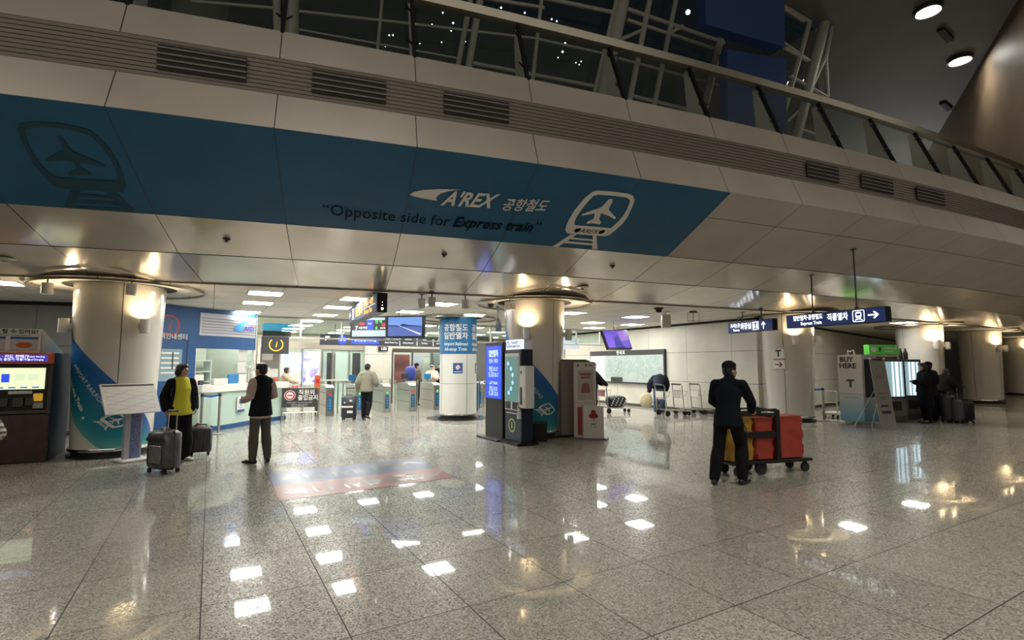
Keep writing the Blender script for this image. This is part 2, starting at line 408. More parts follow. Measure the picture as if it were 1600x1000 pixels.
# louvre band between F and G: back strip and ten slats
struct('wall_louver_back', band((PR['F'][0]-.10, PR['F'][1]), (PR['G'][0]-.10, PR['G'][1])), M['dark'])
b = MB(); ns = 9
for s in range(ns):
    z = PR['F'][1]+(PR['G'][1]-PR['F'][1])*(s+.5)/ns; r = PR['F'][0]+(PR['G'][0]-PR['F'][0])*(s+.5)/ns
    h = (PR['G'][1]-PR['F'][1])/ns*.40
    ring = []
    N_ = 2*(len(JT)-1)
    for i in range(N_+1):
        t = JT[0]+.8445*i/2
        ring.append([arc(r-.07, t, z-h*.8), arc(r, t, z-h), arc(r, t, z+h), arc(r-.07, t, z+h)])
    o = len(b.v); b.v += [tuple(p) for q in ring for p in q]
    for i in range(N_):
        for k in range(4): l = (k+1) % 4; b.face((o+4*i+k, o+4*i+l, o+4*i+4+l, o+4*i+4+k))
struct('wall_louver', b, M['louver'])
# gallery slab
def sector(r0, r1, t0, t1, z, n=60, tile=1.0):
    b = MB()
    for i in range(n+1):
        t = t0+(t1-t0)*i/n; b.v.append(tuple(arc(r0, t, z))); b.v.append(tuple(arc(r1, t, z)))
    def U(p): return ((cu*p[0]+su*p[1])/tile, (-su*p[0]+cu*p[1])/tile)
    for i in range(n):
        idx = (2*i, 2*i+2, 2*i+3, 2*i+1); b.face(idx, [U(b.v[j]) for j in idx])
    return b
T0, T1 = JT[0], JT[-1]
struct('floor_gallery', sector(95*K, PR['H'][0], T0, T1, PR['H'][1]), M['fascia'])
# flat concourse ceiling (with a small step where the soffit starts)
struct('ceiling', sector(70*K, PR['A'][0]-.02, T0, T1, CEIL, 60, 1.2), M['ceil'])
b = band((PR['A'][0]-.02, CEIL), (PR['A'][0], CEIL-.03)); struct('trim_4', b, M['offwhite'])
b = band((PR['A'][0], CEIL-.03), ('A')) if False else None

# walls of the concourse
def wallseg(name, pts, m, z0=0.0, z1=CEIL, pu=1.9, pv=1.05):
    b = MB(); d = 0
    for (x0, y0), (x1, y1) in zip(pts, pts[1:]):
        L = math.hypot(x1-x0, y1-y0); n = max(1, int(L/1.0))
        for i in range(n):
            p = [(x0+(x1-x0)*(i+q)/n, y0+(y1-y0)*(i+q)/n) for q in (0, 1)]
            e = [d+L*(i+q)/n for q in (0, 1)]
            o = len(b.v); b.v += [(*p[0], z0), (*p[1], z0), (*p[1], z1), (*p[0], z1)]
            b.face((o, o+1, o+2, o+3), [(e[0]/pu, z0/pv), (e[1]/pu, z0/pv), (e[1]/pu, z1/pv), (e[0]/pu, z1/pv)])
        d += L
    return struct(name, b, m)
WL = [(-24, 8.4), (-8.62, 12.86)]
WA = [(1.7, 26.9), (7.65, 16.1)]; WB = [(7.65, 16.1), (24.0, 32.0)]
wallseg('wall_left', WL, M['wallgrey']); wallseg('wall_right', WA, M['wall']); wallseg('wall_far_right', WB, M['wall'])
wallseg('wall_far_dark_opening', [(24.0, 32.0), (24.6, 32.6)], M['dark'])  # dark sheet standing in for a shaded doorway
wallseg('wall_far_passage', [(24.6, 32.6), (36, 41), (48, 60)], M['wall'])
def strip(name, pts, z0, z1, t, m):
    b = MB()
    for (x0, y0), (x1, y1) in zip(pts, pts[1:]):
        L = math.hypot(x1-x0, y1-y0); nx, ny = (y1-y0)/L, -(x1-x0)/L
        if nx*(0-x0)+ny*(0-y0) < 0: nx, ny = -nx, -ny
        a = [(x0, y0), (x1, y1), (x1+nx*t, y1+ny*t), (x0+nx*t, y0+ny*t)]
        b.add([(p[0], p[1], z) for z in (z0, z1) for p in a], [(3, 2, 1, 0), (4, 5, 6, 7), (0, 1, 5, 4), (1, 2, 6, 5), (2, 3, 7, 6), (3, 0, 4, 7)])
    return struct(name, b, m)
strip('trim_5', WL[:2], CEIL-.09, CEIL-.005, .02, M['dark']); strip('trim_6', WA, CEIL-.08, CEIL-.005, .02, M['dark']); strip('trim_7', WB, CEIL-.08, CEIL-.005, .02, M['dark'])
strip('baseboard_right', WA, 0, .1, .015, M['dsteel']); strip('baseboard_far_right', WB, 0, .1, .015, M['dsteel']); strip('baseboard_left', WL[:2], 0, .1, .015, M['dsteel'])
# rooms behind the ticket gates
VB = 26.5
p0, p1 = uv(-6, VB), uv(16.5, VB); wallseg('wall_back', [(p0.x, p0.y), (p1.x, p1.y)], M['wall'])
p0, p1 = uv(-1.6, 17.6), uv(-1.6, VB); wallseg('wall_inner_left', [(p0.x, p0.y), (p1.x, p1.y)], M['wall'])
# cream pier behind the gates
def uvat(px, v): # u of the point seen at column px on the line v=const
    A, B_ = uv(0, v), uv(1, v); p = onwall(px, 570, (A.x, A.y), (B_.x, B_.y)); return cu*p.x+su*p.y
def uvz(px, py, v):
    A, B_ = uv(0, v), uv(1, v); return onwall(px, py, (A.x, A.y), (B_.x, B_.y)).z
ua, ub = uvat(570, 22), uvat(612, 22)
q = [uv(u_, v_) for u_, v_ in ((ua, 23.8), (ua, 22), (ub, 22), (ub, 23.8), (ua, 23.8))]; wallseg('wall_pier', [(p.x, p.y) for p in q], M['wall'])

# hall roof, far wood-clad wall
ZR = 14.0
TE = math.degrees(math.atan2(oncyl(1292, 100, 101.5*K).x-ACX, ACY-oncyl(1292, 100, 101.5*K).y))
M['roof'] = mat('dark_roof', (.20, .19, .165), .7, var=.06, vscale=.6)
M['wood'] = mat('wood_cladding', (.22, .155, .095), .55, var=.12, vscale=1.2)
struct('ceiling_hall', sector(101.5*K, 150*K, -6, TE, ZR), M['roof'])
struct('ceiling_hall_far', sector(55*K, 150*K, TE, 62, ZR), M['roof'])
q0, q1 = gr(1588, 3, ZR), gr(1469, 204, ZR)
d = (q1-q0).normalized(); q0 -= d*6; q1 += d*22
b = MB(); n_ = Vector((d.y, -d.x, 0))*.4
b.add([q0+Vector((0, 0, 4-ZR)), q1+Vector((0, 0, 4-ZR)), q1, q0, q0+n_+Vector((0, 0, 4-ZR)), q1+n_+Vector((0, 0, 4-ZR)), q1+n_, q0+n_],
      [(0, 1, 2, 3), (4, 5, 6, 7), (0, 1, 5, 4), (2, 3, 7, 6), (1, 2, 6, 5), (0, 3, 7, 4)])
struct('wall_wood_clad', b, M['wood'])
# wall closing the hall behind the camera (seen only in reflections)
wallseg('wall_hall_behind', [(-45, -15), (60, -15)], M['roof'], 0, ZR)

# ---------------------------------------------------------------- banner on the soffit
prof = [PR[k] for k in 'ABCDEF']
def zprof(r):
    for (r0, z0), (r1, z1) in zip(prof[:4], prof[1:5]):
        if r <= r1: return z0+(z1-z0)*(r-r0)/(r1-r0)
    return 99
def onsoffit(px, py, off=.012):
    d = ray(px, py); lo, hi = 0.0, None; t = 3.0
    def g(t):
        p = Vector((0, 0, CH))+d*t; r = math.hypot(p.x-ACX, p.y-ACY)
        return p.z-(zprof(r) if r < PR['E'][0] else 1e3)
    while t < 80:
        if g(t) > 0: hi = t; break
        lo = t; t += .05
    if hi is None: return None
    for _ in range(30):
        m_ = (lo+hi)/2
        if g(m_) > 0: hi = m_
        else: lo = m_
    return Vector((0, 0, CH))+d*(lo)-Vector((0, 0, off))
def thr(p): return math.degrees(math.atan2(p.x-ACX, ACY-p.y)), math.hypot(p.x-ACX, p.y-ACY)
tE = thr(onsoffit(1142, 299.5))[0]; tC = thr(onsoffit(1045, 398))[0]
rC, rD, rE = PR['C'][0], PR['D'][0], PR['E'][0]
bn = MB(); tl = JT[0]+2; N_ = 90
def tend(r): return tC+(tE-tC)*(r-rC)/(rE-rC)
levels = [rC+.004, (rC+rD)/2, rD, (rD+rE)/2, rE]
for j, r in enumerate(levels):
    for i in range(N_+1): t = tl+(tend(r)-tl)*i/N_; bn.v.append(tuple(arc(r, t, zprof(min(r, rE-1e-6))-.006)))
for j in range(len(levels)-1):
    for i in range(N_):
        idx = (j*(N_+1)+i, j*(N_+1)+i+1, (j+1)*(N_+1)+i+1, (j+1)*(N_+1)+i)
        bn.face(idx, [((thr(Vector(bn.v[k]))[0]-JT[0])/.8445, .25) for k in idx])
M['bannerj'] = panel_mat('blue_banner_panels', (.006, .105, .215), .46, 0, .003)
BAN = thing('blue_banner', 'long blue railway banner printed across the sloping soffit above the gates', 'banner', (0, 0, 0))
bn.build('banner_field', M['bannerj'], BAN)
def smap(off):
    def f(px, py): return tuple(onsoffit(px, py, off))
    return f
def pxshape(name, polys, m, parent, off=.014, S=(1, 0, 0), maxlen=14):
    b = MB(); f_ = smap(off)
    for loops in polys:
        L = [[(S[1]+x*S[0], S[2]+y*S[0]) for x, y in lp] for lp in loops]
        v, f = fill(L, maxlen); b.add([f_(x, y) for x, y in v], f)
    return b.build(name, m, parent)
S1 = (.23125, 640, 280)
t_out = [(1235,80),(1265,70),(1380,78),(1480,92),(1512,108),(1520,140),(1500,190),(1470,255),(1430,305),(1390,340),(1350,372),(1320,380),(1200,372),(1065,360),(1052,340),(1058,310),(1075,270),(1110,210),(1150,160),(1190,115)]
t_in = [(1240,108),(1275,98),(1380,106),(1465,118),(1488,132),(1488,150),(1470,195),(1445,240),(1410,280),(1360,325),(1240,314),(1120,305),(1112,290),(1130,245),(1165,195),(1205,145)]
plane = [(1355,126),(1372,130),(1368,152),(1352,180),(1345,200),(1372,230),(1396,256),(1385,266),(1350,245),(1318,232),(1292,225),(1280,262),(1294,288),(1284,300),(1235,292),(1195,296),(1200,281),(1242,262),(1252,225),(1205,234),(1160,243),(1166,230),(1225,208),(1280,190),(1302,178),(1335,140)]
tr = [[[(1092,366),(1130,368),(1005,451),(968,448)]], [[(1238,371),(1262,372),(1270,471),(1232,468)]],
      [[(1100,388),(1240,402),(1241,414),(1082,400)]], [[(1062,412),(1240,430),(1240,443),(1042,426)]]]
pxshape('train_emblem', [[t_out, t_in], [plane]]+tr, M['banwhite'], BAN, S=S1)
sw = [(0,95),(30,78),(90,66),(200,60),(345,62),(270,72),(215,85),(185,105),(172,128),(190,138),(180,136),(100,125),(35,112)]
sw2 = [(0,98),(28,80),(90,66),(200,60),(345,64),(270,74),(215,88),(190,104),(178,122),(188,140),(95,124),(35,112)]
pxshape('swoosh_emblem', [[sw2]], M['banwhite'], BAN, S=S1)
S2 = (.17, 20, 170)
lo_ = [(60,130),(180,108),(400,120),(560,150),(700,180),(800,260),(900,370),(960,470),(1000,560),(1040,680),(1020,762),(750,742),(430,720),(350,680),(200,520),(140,410),(90,300),(45,190)]
li_ = [(110,180),(200,152),(420,165),(650,212),(720,245),(820,340),(910,470),(955,580),(962,655),(700,645),(400,620),(300,560),(180,400),(125,290)]
pl_ = [(410,240),(455,250),(530,370),(620,410),(740,460),(850,510),(840,528),(700,500),(620,480),(612,520),(730,590),(720,602),(520,602),(510,590),(590,530),(555,470),(460,462),(300,472),(310,450),(400,405),(470,370),(440,310)]
trl = [[[(530,742),(620,746),(570,900),(480,892)]], [[(860,764),(960,770),(1150,944),(1040,936)]],
       [[(620,775),(900,795),(930,820),(610,800)]], [[(600,830),(960,850),(1000,880),(590,858)]], [[(585,885),(1030,905),(1060,930),(575,905)]]]
pxshape('dark_train_emblem', [[lo_, li_], [pl_]]+trl, M['banshade'], BAN, S=S2)
def soff_text(name, rows, m, off=.02):
    b = MB(); f_ = smap(off)
    for s, size, px, py, px2, py2, kw in rows:    # laid from one point of the soffit towards another
        a = onsoffit(px, py); c = onsoffit(px2, py2)
        (ta, ra), (tc, rc) = thr(a), thr(c)
        v, f = glyphs(s, size, align='LEFT', **kw); w_ = max(x for x, y in v); L = R_(tc-ta)*(ra+rc)/2; k = L/w_
        v, f = refine([(x*k, y) for x, y in v], f, .25)
        out = []
        for x, y in v:
            t = ta+(tc-ta)*x/L; r0 = ra+(rc-ra)*x/L; r = min(r0+y*.93, rE-.001); out.append(tuple(arc(r, t, zprof(r)-off)))
        b.add(out, f)
    return b.build(name, m, BAN)
soff_text('white_lettering', [("A'REX", .42, 692, 309, 777, 314, dict(shear=.35, bold=.012)), ('공항철도', .30, 785, 319, 855, 321.5, dict(shear=.1, bold=.004))], M['banwhite'])
soff_text('dark_lettering', [('“Opposite side for ', .33, 503, 325.5, 703, 345, {}), ('Express train', .33, 708, 345.4, 833, 354.5, dict(shear=.2, bold=.006)), ('”', .33, 834, 353, 843, 354, {}),
                             ('●AREX●', .15, 896, 358.2, 944, 361.5, dict(shear=.2))], M['bandark'])

# vents in the louvre band
first = True
for x0, x1, yy in ((245, 385, 104), (487, 603, 138), (693, 795, 168), (1260, 1310, 271), (1345, 1395, 290), (1432, 1475, 310)):
    a, c = oncyl(x0, yy, PR['F'][0]), oncyl(x1, yy+(x1-x0)*.14, PR['F'][0]); ta, tc = thr(a)[0], thr(c)[0]
    if tc-ta > 0.9: pass
    L = R_(tc-ta)*PR['F'][0]; mid = (ta+tc)/2
    p = arc(PR['F'][0]+.012, mid, (PR['F'][1]+PR['G'][1])/2)
    lab = 'dark slotted air vent in the louvre band, '+{245: 'leftmost', 487: 'second from the left', 693: 'third from the left', 1260: 'first of the right-hand three', 1345: 'middle of the right-hand three', 1432: 'rightmost'}[x0]
    t = thing('air_vent', lab, 'vent', p, R_(mid), 'air vents in the louvre band')
    b = MB(); b.box((0, 0, 0), (L, .01, .30)); b.build('vent_backing', M['dark'], t)
    b = MB()
    for k in range(4): b.box((0, -.012, -.11+k*.073), (L, .014, .018))
    b.build('vent_slats', M['louver'], t)

# ---------------------------------------------------------------- glass balustrade of the gallery
RL = thing('glass_balustrade', 'long glass balustrade with inclined pale fins and a metal handrail along the gallery edge', 'railing', arc(*[PR['H'][0]-.1, 20, PR['H'][1]]))
org = RL.location.copy()
def L_(p): return tuple(Vector(p)-org)
rr_, rz_ = PR['R']; hr, hz = PR['H']
i0, i1 = 10, 33
b = MB(); pts = []
for i in range((i1-i0)*3+1):
    t = JT[0]+.8445*(i0+i/3); pts.append(t)
ring = [[arc(rr_-.10, t, rz_-.05), arc(rr_+.06, t, rz_-.07), arc(rr_+.08, t, rz_+.05), arc(rr_-.08, t, rz_+.08)] for t in pts]
b.v = [L_(p) for q in ring for p in q]
for i in range(len(pts)-1):
    for k in range(4): l = (k+1) % 4; b.face((4*i+k, 4*i+l, 4*i+4+l, 4*i+4+k))
b.build('handrail', M['rail'], RL)
for i in range(i0, i1):
    t0_, t1_ = JT[i]+.03, JT[i+1]-.03; b = MB()
    q = [arc(hr-.03, t0_, hz+.02), arc(hr-.03, t1_, hz+.02), arc(rr_, t1_, rz_-.09), arc(rr_, t0_, rz_-.09)]
    n = Vector((0, .012, 0)); b.add([L_(p) for p in q]+[L_(p+n) for p in q], [(0, 1, 2, 3), (7, 6, 5, 4), (0, 1, 5, 4), (1, 2, 6, 5), (2, 3, 7, 6), (3, 0, 4, 7)])
    b.build('glass_pane', M['railglass'], RL)
for i in range(i0, i1+1):
    t = JT[i]; e = .022
    b = MB()
    def slab(P, th, mb):
        tan = Vector((math.cos(R_(t)), math.sin(R_(t)), 0))*th
        v = [L_(p-tan) for p in P]+[L_(p+tan) for p in P]; n = len(P)
        mb.add(v, [tuple(range(n)), tuple(range(2*n-1, n-1, -1))]+[(k, (k+1) % n, n+(k+1) % n, n+k) for k in range(n)])
    slab([arc(hr-.06, t, hz-.02), arc(hr-.50, t, hz-.02), arc(rr_-.14, t, rz_-.1), arc(rr_-.05, t, rz_-.1)], .012, b)
    f_ = b.build('post_fin', M['white'], RL)
    b = MB(); slab([arc(hr+.015, t, hz-.02), arc(hr-.05, t, hz-.02), arc(rr_-.04, t, rz_-.08), arc(rr_+.03, t, rz_-.08)], .022, b)
    for zz in (.25, .8):
        rm = hr+(rr_-hr)*zz; zm = hz+(rz_-hz)*zz
        tan = Vector((math.cos(R_(t)), math.sin(R_(t)), 0))
        for s in (-1, 1): b.cyl(L_(arc(rm-.1, t, zm)), L_(arc(rm, t, zm)+tan*.1*s), .012, n=6)
    b.build('post_bar', M['black'], RL)

# ---------------------------------------------------------------- glazed wall of the gallery
RC = 101.5*K
CW = thing('steel_framework', 'pale painted steel frame of trusses carrying the tall glazed wall behind the gallery', 'framework', arc(RC, 20, PR['H'][1]))
org2 = CW.location.copy()
def member(p, q, wpx, parent=CW, m='truss', rr=RC, nm='mast'):
    a, c = oncyl(*p, rr), oncyl(*q, rr); dist = (a-Vector((0, 0, CH))).length; r = wpx/2/FPX*dist
    n = max(1, int((a-c).length/2)); P = []
    ta, tc = thr(a)[0], thr(c)[0]
    for i in range(n+1):
        s = i/n; P.append(Vector(arc(rr, ta+(tc-ta)*s, a.z+(c.z-a.z)*s))-org2)
    b = MB(); b.tube(P, r, 10); return b.build(nm, M[m], parent, True)
def ext(p, q, y0, y1=None):  # lengthen an upright above the frame
    s = (y0-p[1])/(q[1]-p[1]); a = (p[0]+(q[0]-p[0])*s, y0)
    if y1 is None: return a, q
    s = (y1-p[1])/(q[1]-p[1]); return a, (p[0]+(q[0]-p[0])*s, y1)
for p, q, wd in (((432,0),(433,45),9), ((455,0),(455,52),18), ((597,0),(590,77),4), ((640,0),(644,80),5), ((735,0),(716,100),7), ((750,0),(733,100),9), ((846,0),(833,118),5),
                ((973,0),(945,130),17), ((963,0),(932,130),5), ((1015,0),(985,150),7), ((1056,0),(1024,155),6), ((1126,60),(1102,165),9), ((1292,20),(1244,211),11), ((1265,34),(1232,150),6)):
    a, c = ext(p, q, -60 if p[1] < 30 else p[1], q[1]+25); member(a, c, wd)
for p, q, wd in (((300,2),(430,13),4), ((460,17),(640,37),4), ((640,37),(836,60),4), ((836,60),(944,84),4), ((966,91),(1130,135),4), ((760,-22),(960,20),6), ((980,14),(1131,67),6), ((980,31),(1122,78),5),
                ((700,-12),(850,12),5), ((739,99),(940,137),6), ((987,150),(1100,178),6), ((460,45),(720,92),3), ((1226,75),(1262,95),5), ((1234,119),(1292,152),5), ((1190,-20),(1284,30),7), ((1200,-5),(1256,32),6),
                ((1240,200),(1290,215),5)):
    member(p, q, wd, nm='cross_rail')
for p, q, wd in (((969,62),(1009,45),5), ((1044,53),(1066,41),5), ((1290,88),(1293,152),5), ((1290,88),(1258,160),5), ((1222,8),(1265,34),5), ((1300,40),(1290,90),5), ((1215,60),(1265,95),4), ((1230,190),(1262,160),4)):
    member(p, q, wd, nm='brace')
b = MB(); N_ = 50
for i in range(N_+1):
    t = 10+(TE-10)*i/N_; b.v.append(tuple(arc(RC-.35, t, PR['H'][1]))); b.v.append(tuple(arc(RC-.35, t, ZR)))
for i in range(N_): b.face((2*i, 2*i+2, 2*i+3, 2*i+1))
struct('window_1', b, M['night'])
c_ = oncyl(313, 15, RC-2.2); o = MB().cyl((0, 0, 0), (0, 0, ZR-PR['H'][1]), .62, n=28).build('gallery_column', M['colwhite'], None, True)
tag(o, 'thick pale round column on the gallery, cut off by the top edge of the photo', 'column', None, (c_.x, c_.y, PR['H'][1]))
# hanging blue panels on the gallery
def pslab(name, pp, rr, m, th, label):
    P = [oncyl(x, y, rr) for x, y in pp]; o = P[0].copy(); b = MB(); n = len(P)
    nv = Vector((P[0].x-ACX, P[0].y-ACY, 0)).normalized()*(-th)
    b.add([tuple(p-o) for p in P]+[tuple(p-o+nv) for p in P], [tuple(range(n)), tuple(range(2*n-1, n-1, -1))]+[(k, (k+1) % n, n+(k+1) % n, n+k) for k in range(n)])
    ob = b.build(name, m, None); tag(ob, label, 'sign panel', 'blue panels on the gallery', o); return ob
M['panelblue'] = mat('panel_blue', (.035, .08, .24), .45)
pslab('sign_panel', [(1101,-30),(1226,-2),(1226,73),(1103,38)], 103.4*K, M['panelblue'], .3, 'upper plain blue panel hanging over the gallery behind the balustrade')
pslab('sign_panel', [(1136,77),(1229,92),(1229,215),(1137,195)], 103.0*K, M['panelblue'], .3, 'lower upright blue panel standing on the gallery behind the balustrade')
# glowing spheres standing in for hall lights reflected in the glass
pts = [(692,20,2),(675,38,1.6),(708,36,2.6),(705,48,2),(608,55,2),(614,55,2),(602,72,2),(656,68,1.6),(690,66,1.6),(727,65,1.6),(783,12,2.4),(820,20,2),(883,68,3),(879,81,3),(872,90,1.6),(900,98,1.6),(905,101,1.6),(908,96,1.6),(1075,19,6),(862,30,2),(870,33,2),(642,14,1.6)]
m_ = glow('glint_glow', (.85, .95, 1), 6)
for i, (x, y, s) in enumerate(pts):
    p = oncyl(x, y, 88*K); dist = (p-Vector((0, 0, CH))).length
    b = MB(); b.sph((0, 0, 0), s/2/FPX*dist, 10, 6); o = b.build('glass_glint', m_, None, True)
    tag(o, 'small glowing sphere standing in for a lamp reflected in the gallery glass' if s < 5 else 'largest glowing sphere standing in for a lamp reflected in the glass, near the blue panels', 'reflection', 'stand-ins for lamps reflected in the gallery glass' if s < 5 else None, p)
# roof lamps
def highbay(p, label, grp='high lamps in the dark hall roof'):
    t = thing('high_bay_lamp', label, 'ceiling lamp', (p.x, p.y, ZR), 0, grp)
    b = MB(); b.lathe([(.0, -.01), (.42, -.01), (.42, -.16), (.36, -.18), (.34, -.12)], n=24); b.build('lamp_housing', M['dsteel'], t, True)
    b = MB(); b.cyl((0, 0, -.13), (0, 0, -.15), .33, n=20); b.build('lamp_lens', M['high'], t)
    spot('roof_spot', (p.x, p.y, ZR-.25), (p.x, p.y, 0), HALL_POWER*.08, (1, .95, .84), .3, 120)
highbay(gr(1450, 12, ZR), 'upper of the two bright lamps in the dark roof at the top right')
highbay(gr(1500, 90, ZR), 'lower of the two bright lamps in the dark roof at the top right')
for x, y in ((-8, -1.5), (0, 0), (8, 2.5), (16, 8), (-3, -7), (7, -5), (26, 12)):
    spot('roof_spot', (x, y, ZR-.3), (x, y, 0), HALL_POWER, (1, .95, .84), .5, 85, 1.0)  # unseen spots added under the hall roof to light the foreground floor
for i, (x, y) in enumerate(((1477, 52), (1478, 164))):
    p = gr(x, y, ZR); b = MB(); b.box((0, 0, -.06), (1.1, .22, .12)); o = b.build('slot_diffuser', M['dark'], None)
    tag(o, ('dark slot diffuser in the hall roof between the two bright lamps', 'dark slot diffuser in the hall roof just above the wood-clad wall')[i], 'vent', None, (p.x, p.y, ZR), R_(35))
# ================================================================ COLUMNS
def column(x, y, label, r0=.61, r1=.70, H=CEIL, joint=(15,), name='column', grp='cream enamelled columns', inner=False):
    t = thing(name, label, 'column', (x, y, 0), 0, grp)
    b = MB(); rr = lambda z: r0+(r1-r0)*z/H
    b.lathe([(rr(.16), .16)]+[(rr(z), z) for z in (.6, 1.2, 1.8, 2.4, H-.002)], n=72); b.build('shaft', M['colshell'] if inner else M['colwhite'], t, True)
    b = MB(); b.lathe([(r0+.05, 0), (r0+.05, .05), (r0-.02, .05), (r0-.02, .13)], n=56); b.build('plinth', M['black'], t, True)
    b = MB(); b.lathe([(r0-.02, .12), (r0+.035, .12), (r0+.04, .14), (r0+.03, .165), (r0-.02, .165)], n=56); b.build('base_ring', M['chrome'], t, True)
    b = MB(); b.lathe([(r1-.02, H-.015), (r1+.17, H-.015), (r1+.17, H-.001)], n=56); b.build('collar', M['dark'], t, True)  # flat dark ring painted in for the shaded recess round the shaft top
    b = MB(); b.lathe([(r1+.17, H-.018), (r1+.60, H-.018), (r1+.61, H-.001)], n=64); b.build('ceiling_ring', M['offwhite'], t, True)
    b = MB(); b.lathe([(r1+.625, H-.075), (r1+.655, H-.075), (r1+.655, H-.03), (r1+.625, H-.03), (r1+.625, H-.075)], n=64)
    for q in range(8): b.cyl(((r1+.64)*math.cos(q*PI/4+.4), (r1+.64)*math.sin(q*PI/4+.4), H-.04), ((r1+.64)*math.cos(q*PI/4+.4), (r1+.64)*math.sin(q*PI/4+.4), H), .01, n=6)
    b.build('track_ring', M['rail'], t, True)
    b = MB(); n = math.hypot(x, y); base = math.atan2(-y, -x)
    for a in joint:
        an = base+R_(a); p = [(rr(z)+.002, z) for z in (.17, H-.02)]; w_ = .006
        v = []
        for r, z in p:
            for s in (-w_, w_): v.append((r*math.cos(an)-s*math.sin(an), r*math.sin(an)+s*math.cos(an), z))
        b.add(v, [(0, 1, 3, 2)])
    b.build('panel_joint', M['dark'], t)
    t['r0'] = r0; t['r1'] = r1
    return t, rr, base
def sconce(x, y, r, ang, z, label, on=True, k=1.0):
    t = thing('wall_sconce', label, 'wall lamp', (x+r*math.cos(ang), y+r*math.sin(ang), z), ang-PI/2+PI, 'white sconces on the columns')
    # local: -y is away from the column... column lies towards +y
    b = MB(); b.box((0, -.02, 0), (.09, .06, .09)); b.build('bracket', M['offwhite'], t)
    b = MB(); b.lathe([(.0, -.13), (.075, -.13), (.08, -.12), (.08, .13), (.07, .13), (.07, .09), (0, .09)], c=(0, -.12, 0), n=20); b.build('lamp_body', M['white'], t, True)
    b = MB(); b.cyl((0, -.12, .091), (0, -.12, .10), .066, n=16); b.build('lamp_lens', M['warm'], t)
    if on:
        c = Vector((x+(r+.15)*math.cos(ang), y+(r+.15)*math.sin(ang), z+.14))
        spot('sconce_light', c, (x+(r+.12)*math.cos(ang), y+(r+.12)*math.sin(ang), z+.55), SCONCE_W*k, (1, .74, .44), .05, 165, .8)
COLS = [(-7.5, 9.82), (.54, 12.32), (8.34, 15.58), (15.5, 19.6), (20.6, 22.7), (28.0, 28.5)]
cl = ['cream column with the blue wave wrap at the far left, beside the orange-topped ticket machine', 'cream column with the blue wave wrap in the middle, behind the information kiosk',
      'plain cream column with a white T sign, right of the cleaner', 'plain cream column behind the two people at the vending machines',
      'cream column at the right, second last of the row', 'last cream column of the row at the right edge']
CO = []
for i, (x, y) in enumerate(COLS):
    t, rr, base = column(x, y, cl[i], r0=.61 if i < 3 else .66, r1=.72 if i < 3 else .74, joint={0: (2, 95), 1: (38, -110), 2: (-10, 60), 3: (-40, 50), 4: (-20, 60)}.get(i, (20,)))
    CO.append((t, rr, base))
rrz = .70
sc = {0: (-85, 27), 1: (-13, 80), 2: (14, 82), 3: (35, 78), 4: (48, 100), 5: (30, 85)}
names = ['far-left blue-wrapped column', 'middle blue-wrapped column', 'column with the T sign', 'column behind the vending machines', 'second last column at the right', 'last column at the right edge']
for i, angs in sc.items():
    x, y = COLS[i]; rr = CO[i][1]; base = CO[i][2]
    for k, a in enumerate(angs):
        sconce(x, y, rr(2.35), base+R_(a), 2.36, 'white up-lighting sconce on the '+('left' if k == 0 else 'right')+' side of the '+names[i], k=1.0 if i < 3 else 1.9)
# blue wave wraps
UP = [(-112, 2.8), (-95, 2.5), (-80, 2.2), (-55, 1.98), (-30, 1.70), (0, 1.33), (20, 1.08), (40, .82), (55, .6), (68, .38), (76, .17)]
LO = [(-112, 1.35), (-80, .93), (-60, .62), (-40, .40), (-20, .20), (-12, .17), (76, .17)]
def interp(T, a):
    for (a0, z0), (a1, z1) in zip(T, T[1:]):
        if a0 <= a <= a1: return z0+(z1-z0)*(a-a0)/(a1-a0)
    return T[-1][1]
def wrapmat():
    m, N, L, b_ = newmat('wave_print')
    u = N.new('ShaderNodeUVMap'); s = N.new('ShaderNodeSeparateXYZ'); L.new(u.outputs[0], s.inputs[0])
    rp = N.new('ShaderNodeValToRGB'); e = rp.color_ramp.elements
    e[0].position = 0; e[0].color = (.10, .34, .34, 1); e[1].position = 1; e[1].color = (.03, .13, .42, 1)
    for p, c in ((.18, (.01, .22, .28)), (.42, (.01, .17, .26)), (.62, (.015, .14, .30)), (.85, (.01, .11, .33))): k = e.new(p); k.color = (*c, 1)
    L.new(s.outputs[1], rp.inputs[0]); L.new(rp.outputs[0], b_.inputs['Base Color']); b_.inputs['Roughness'].default_value = .28; return m
M['wave'] = wrapmat()
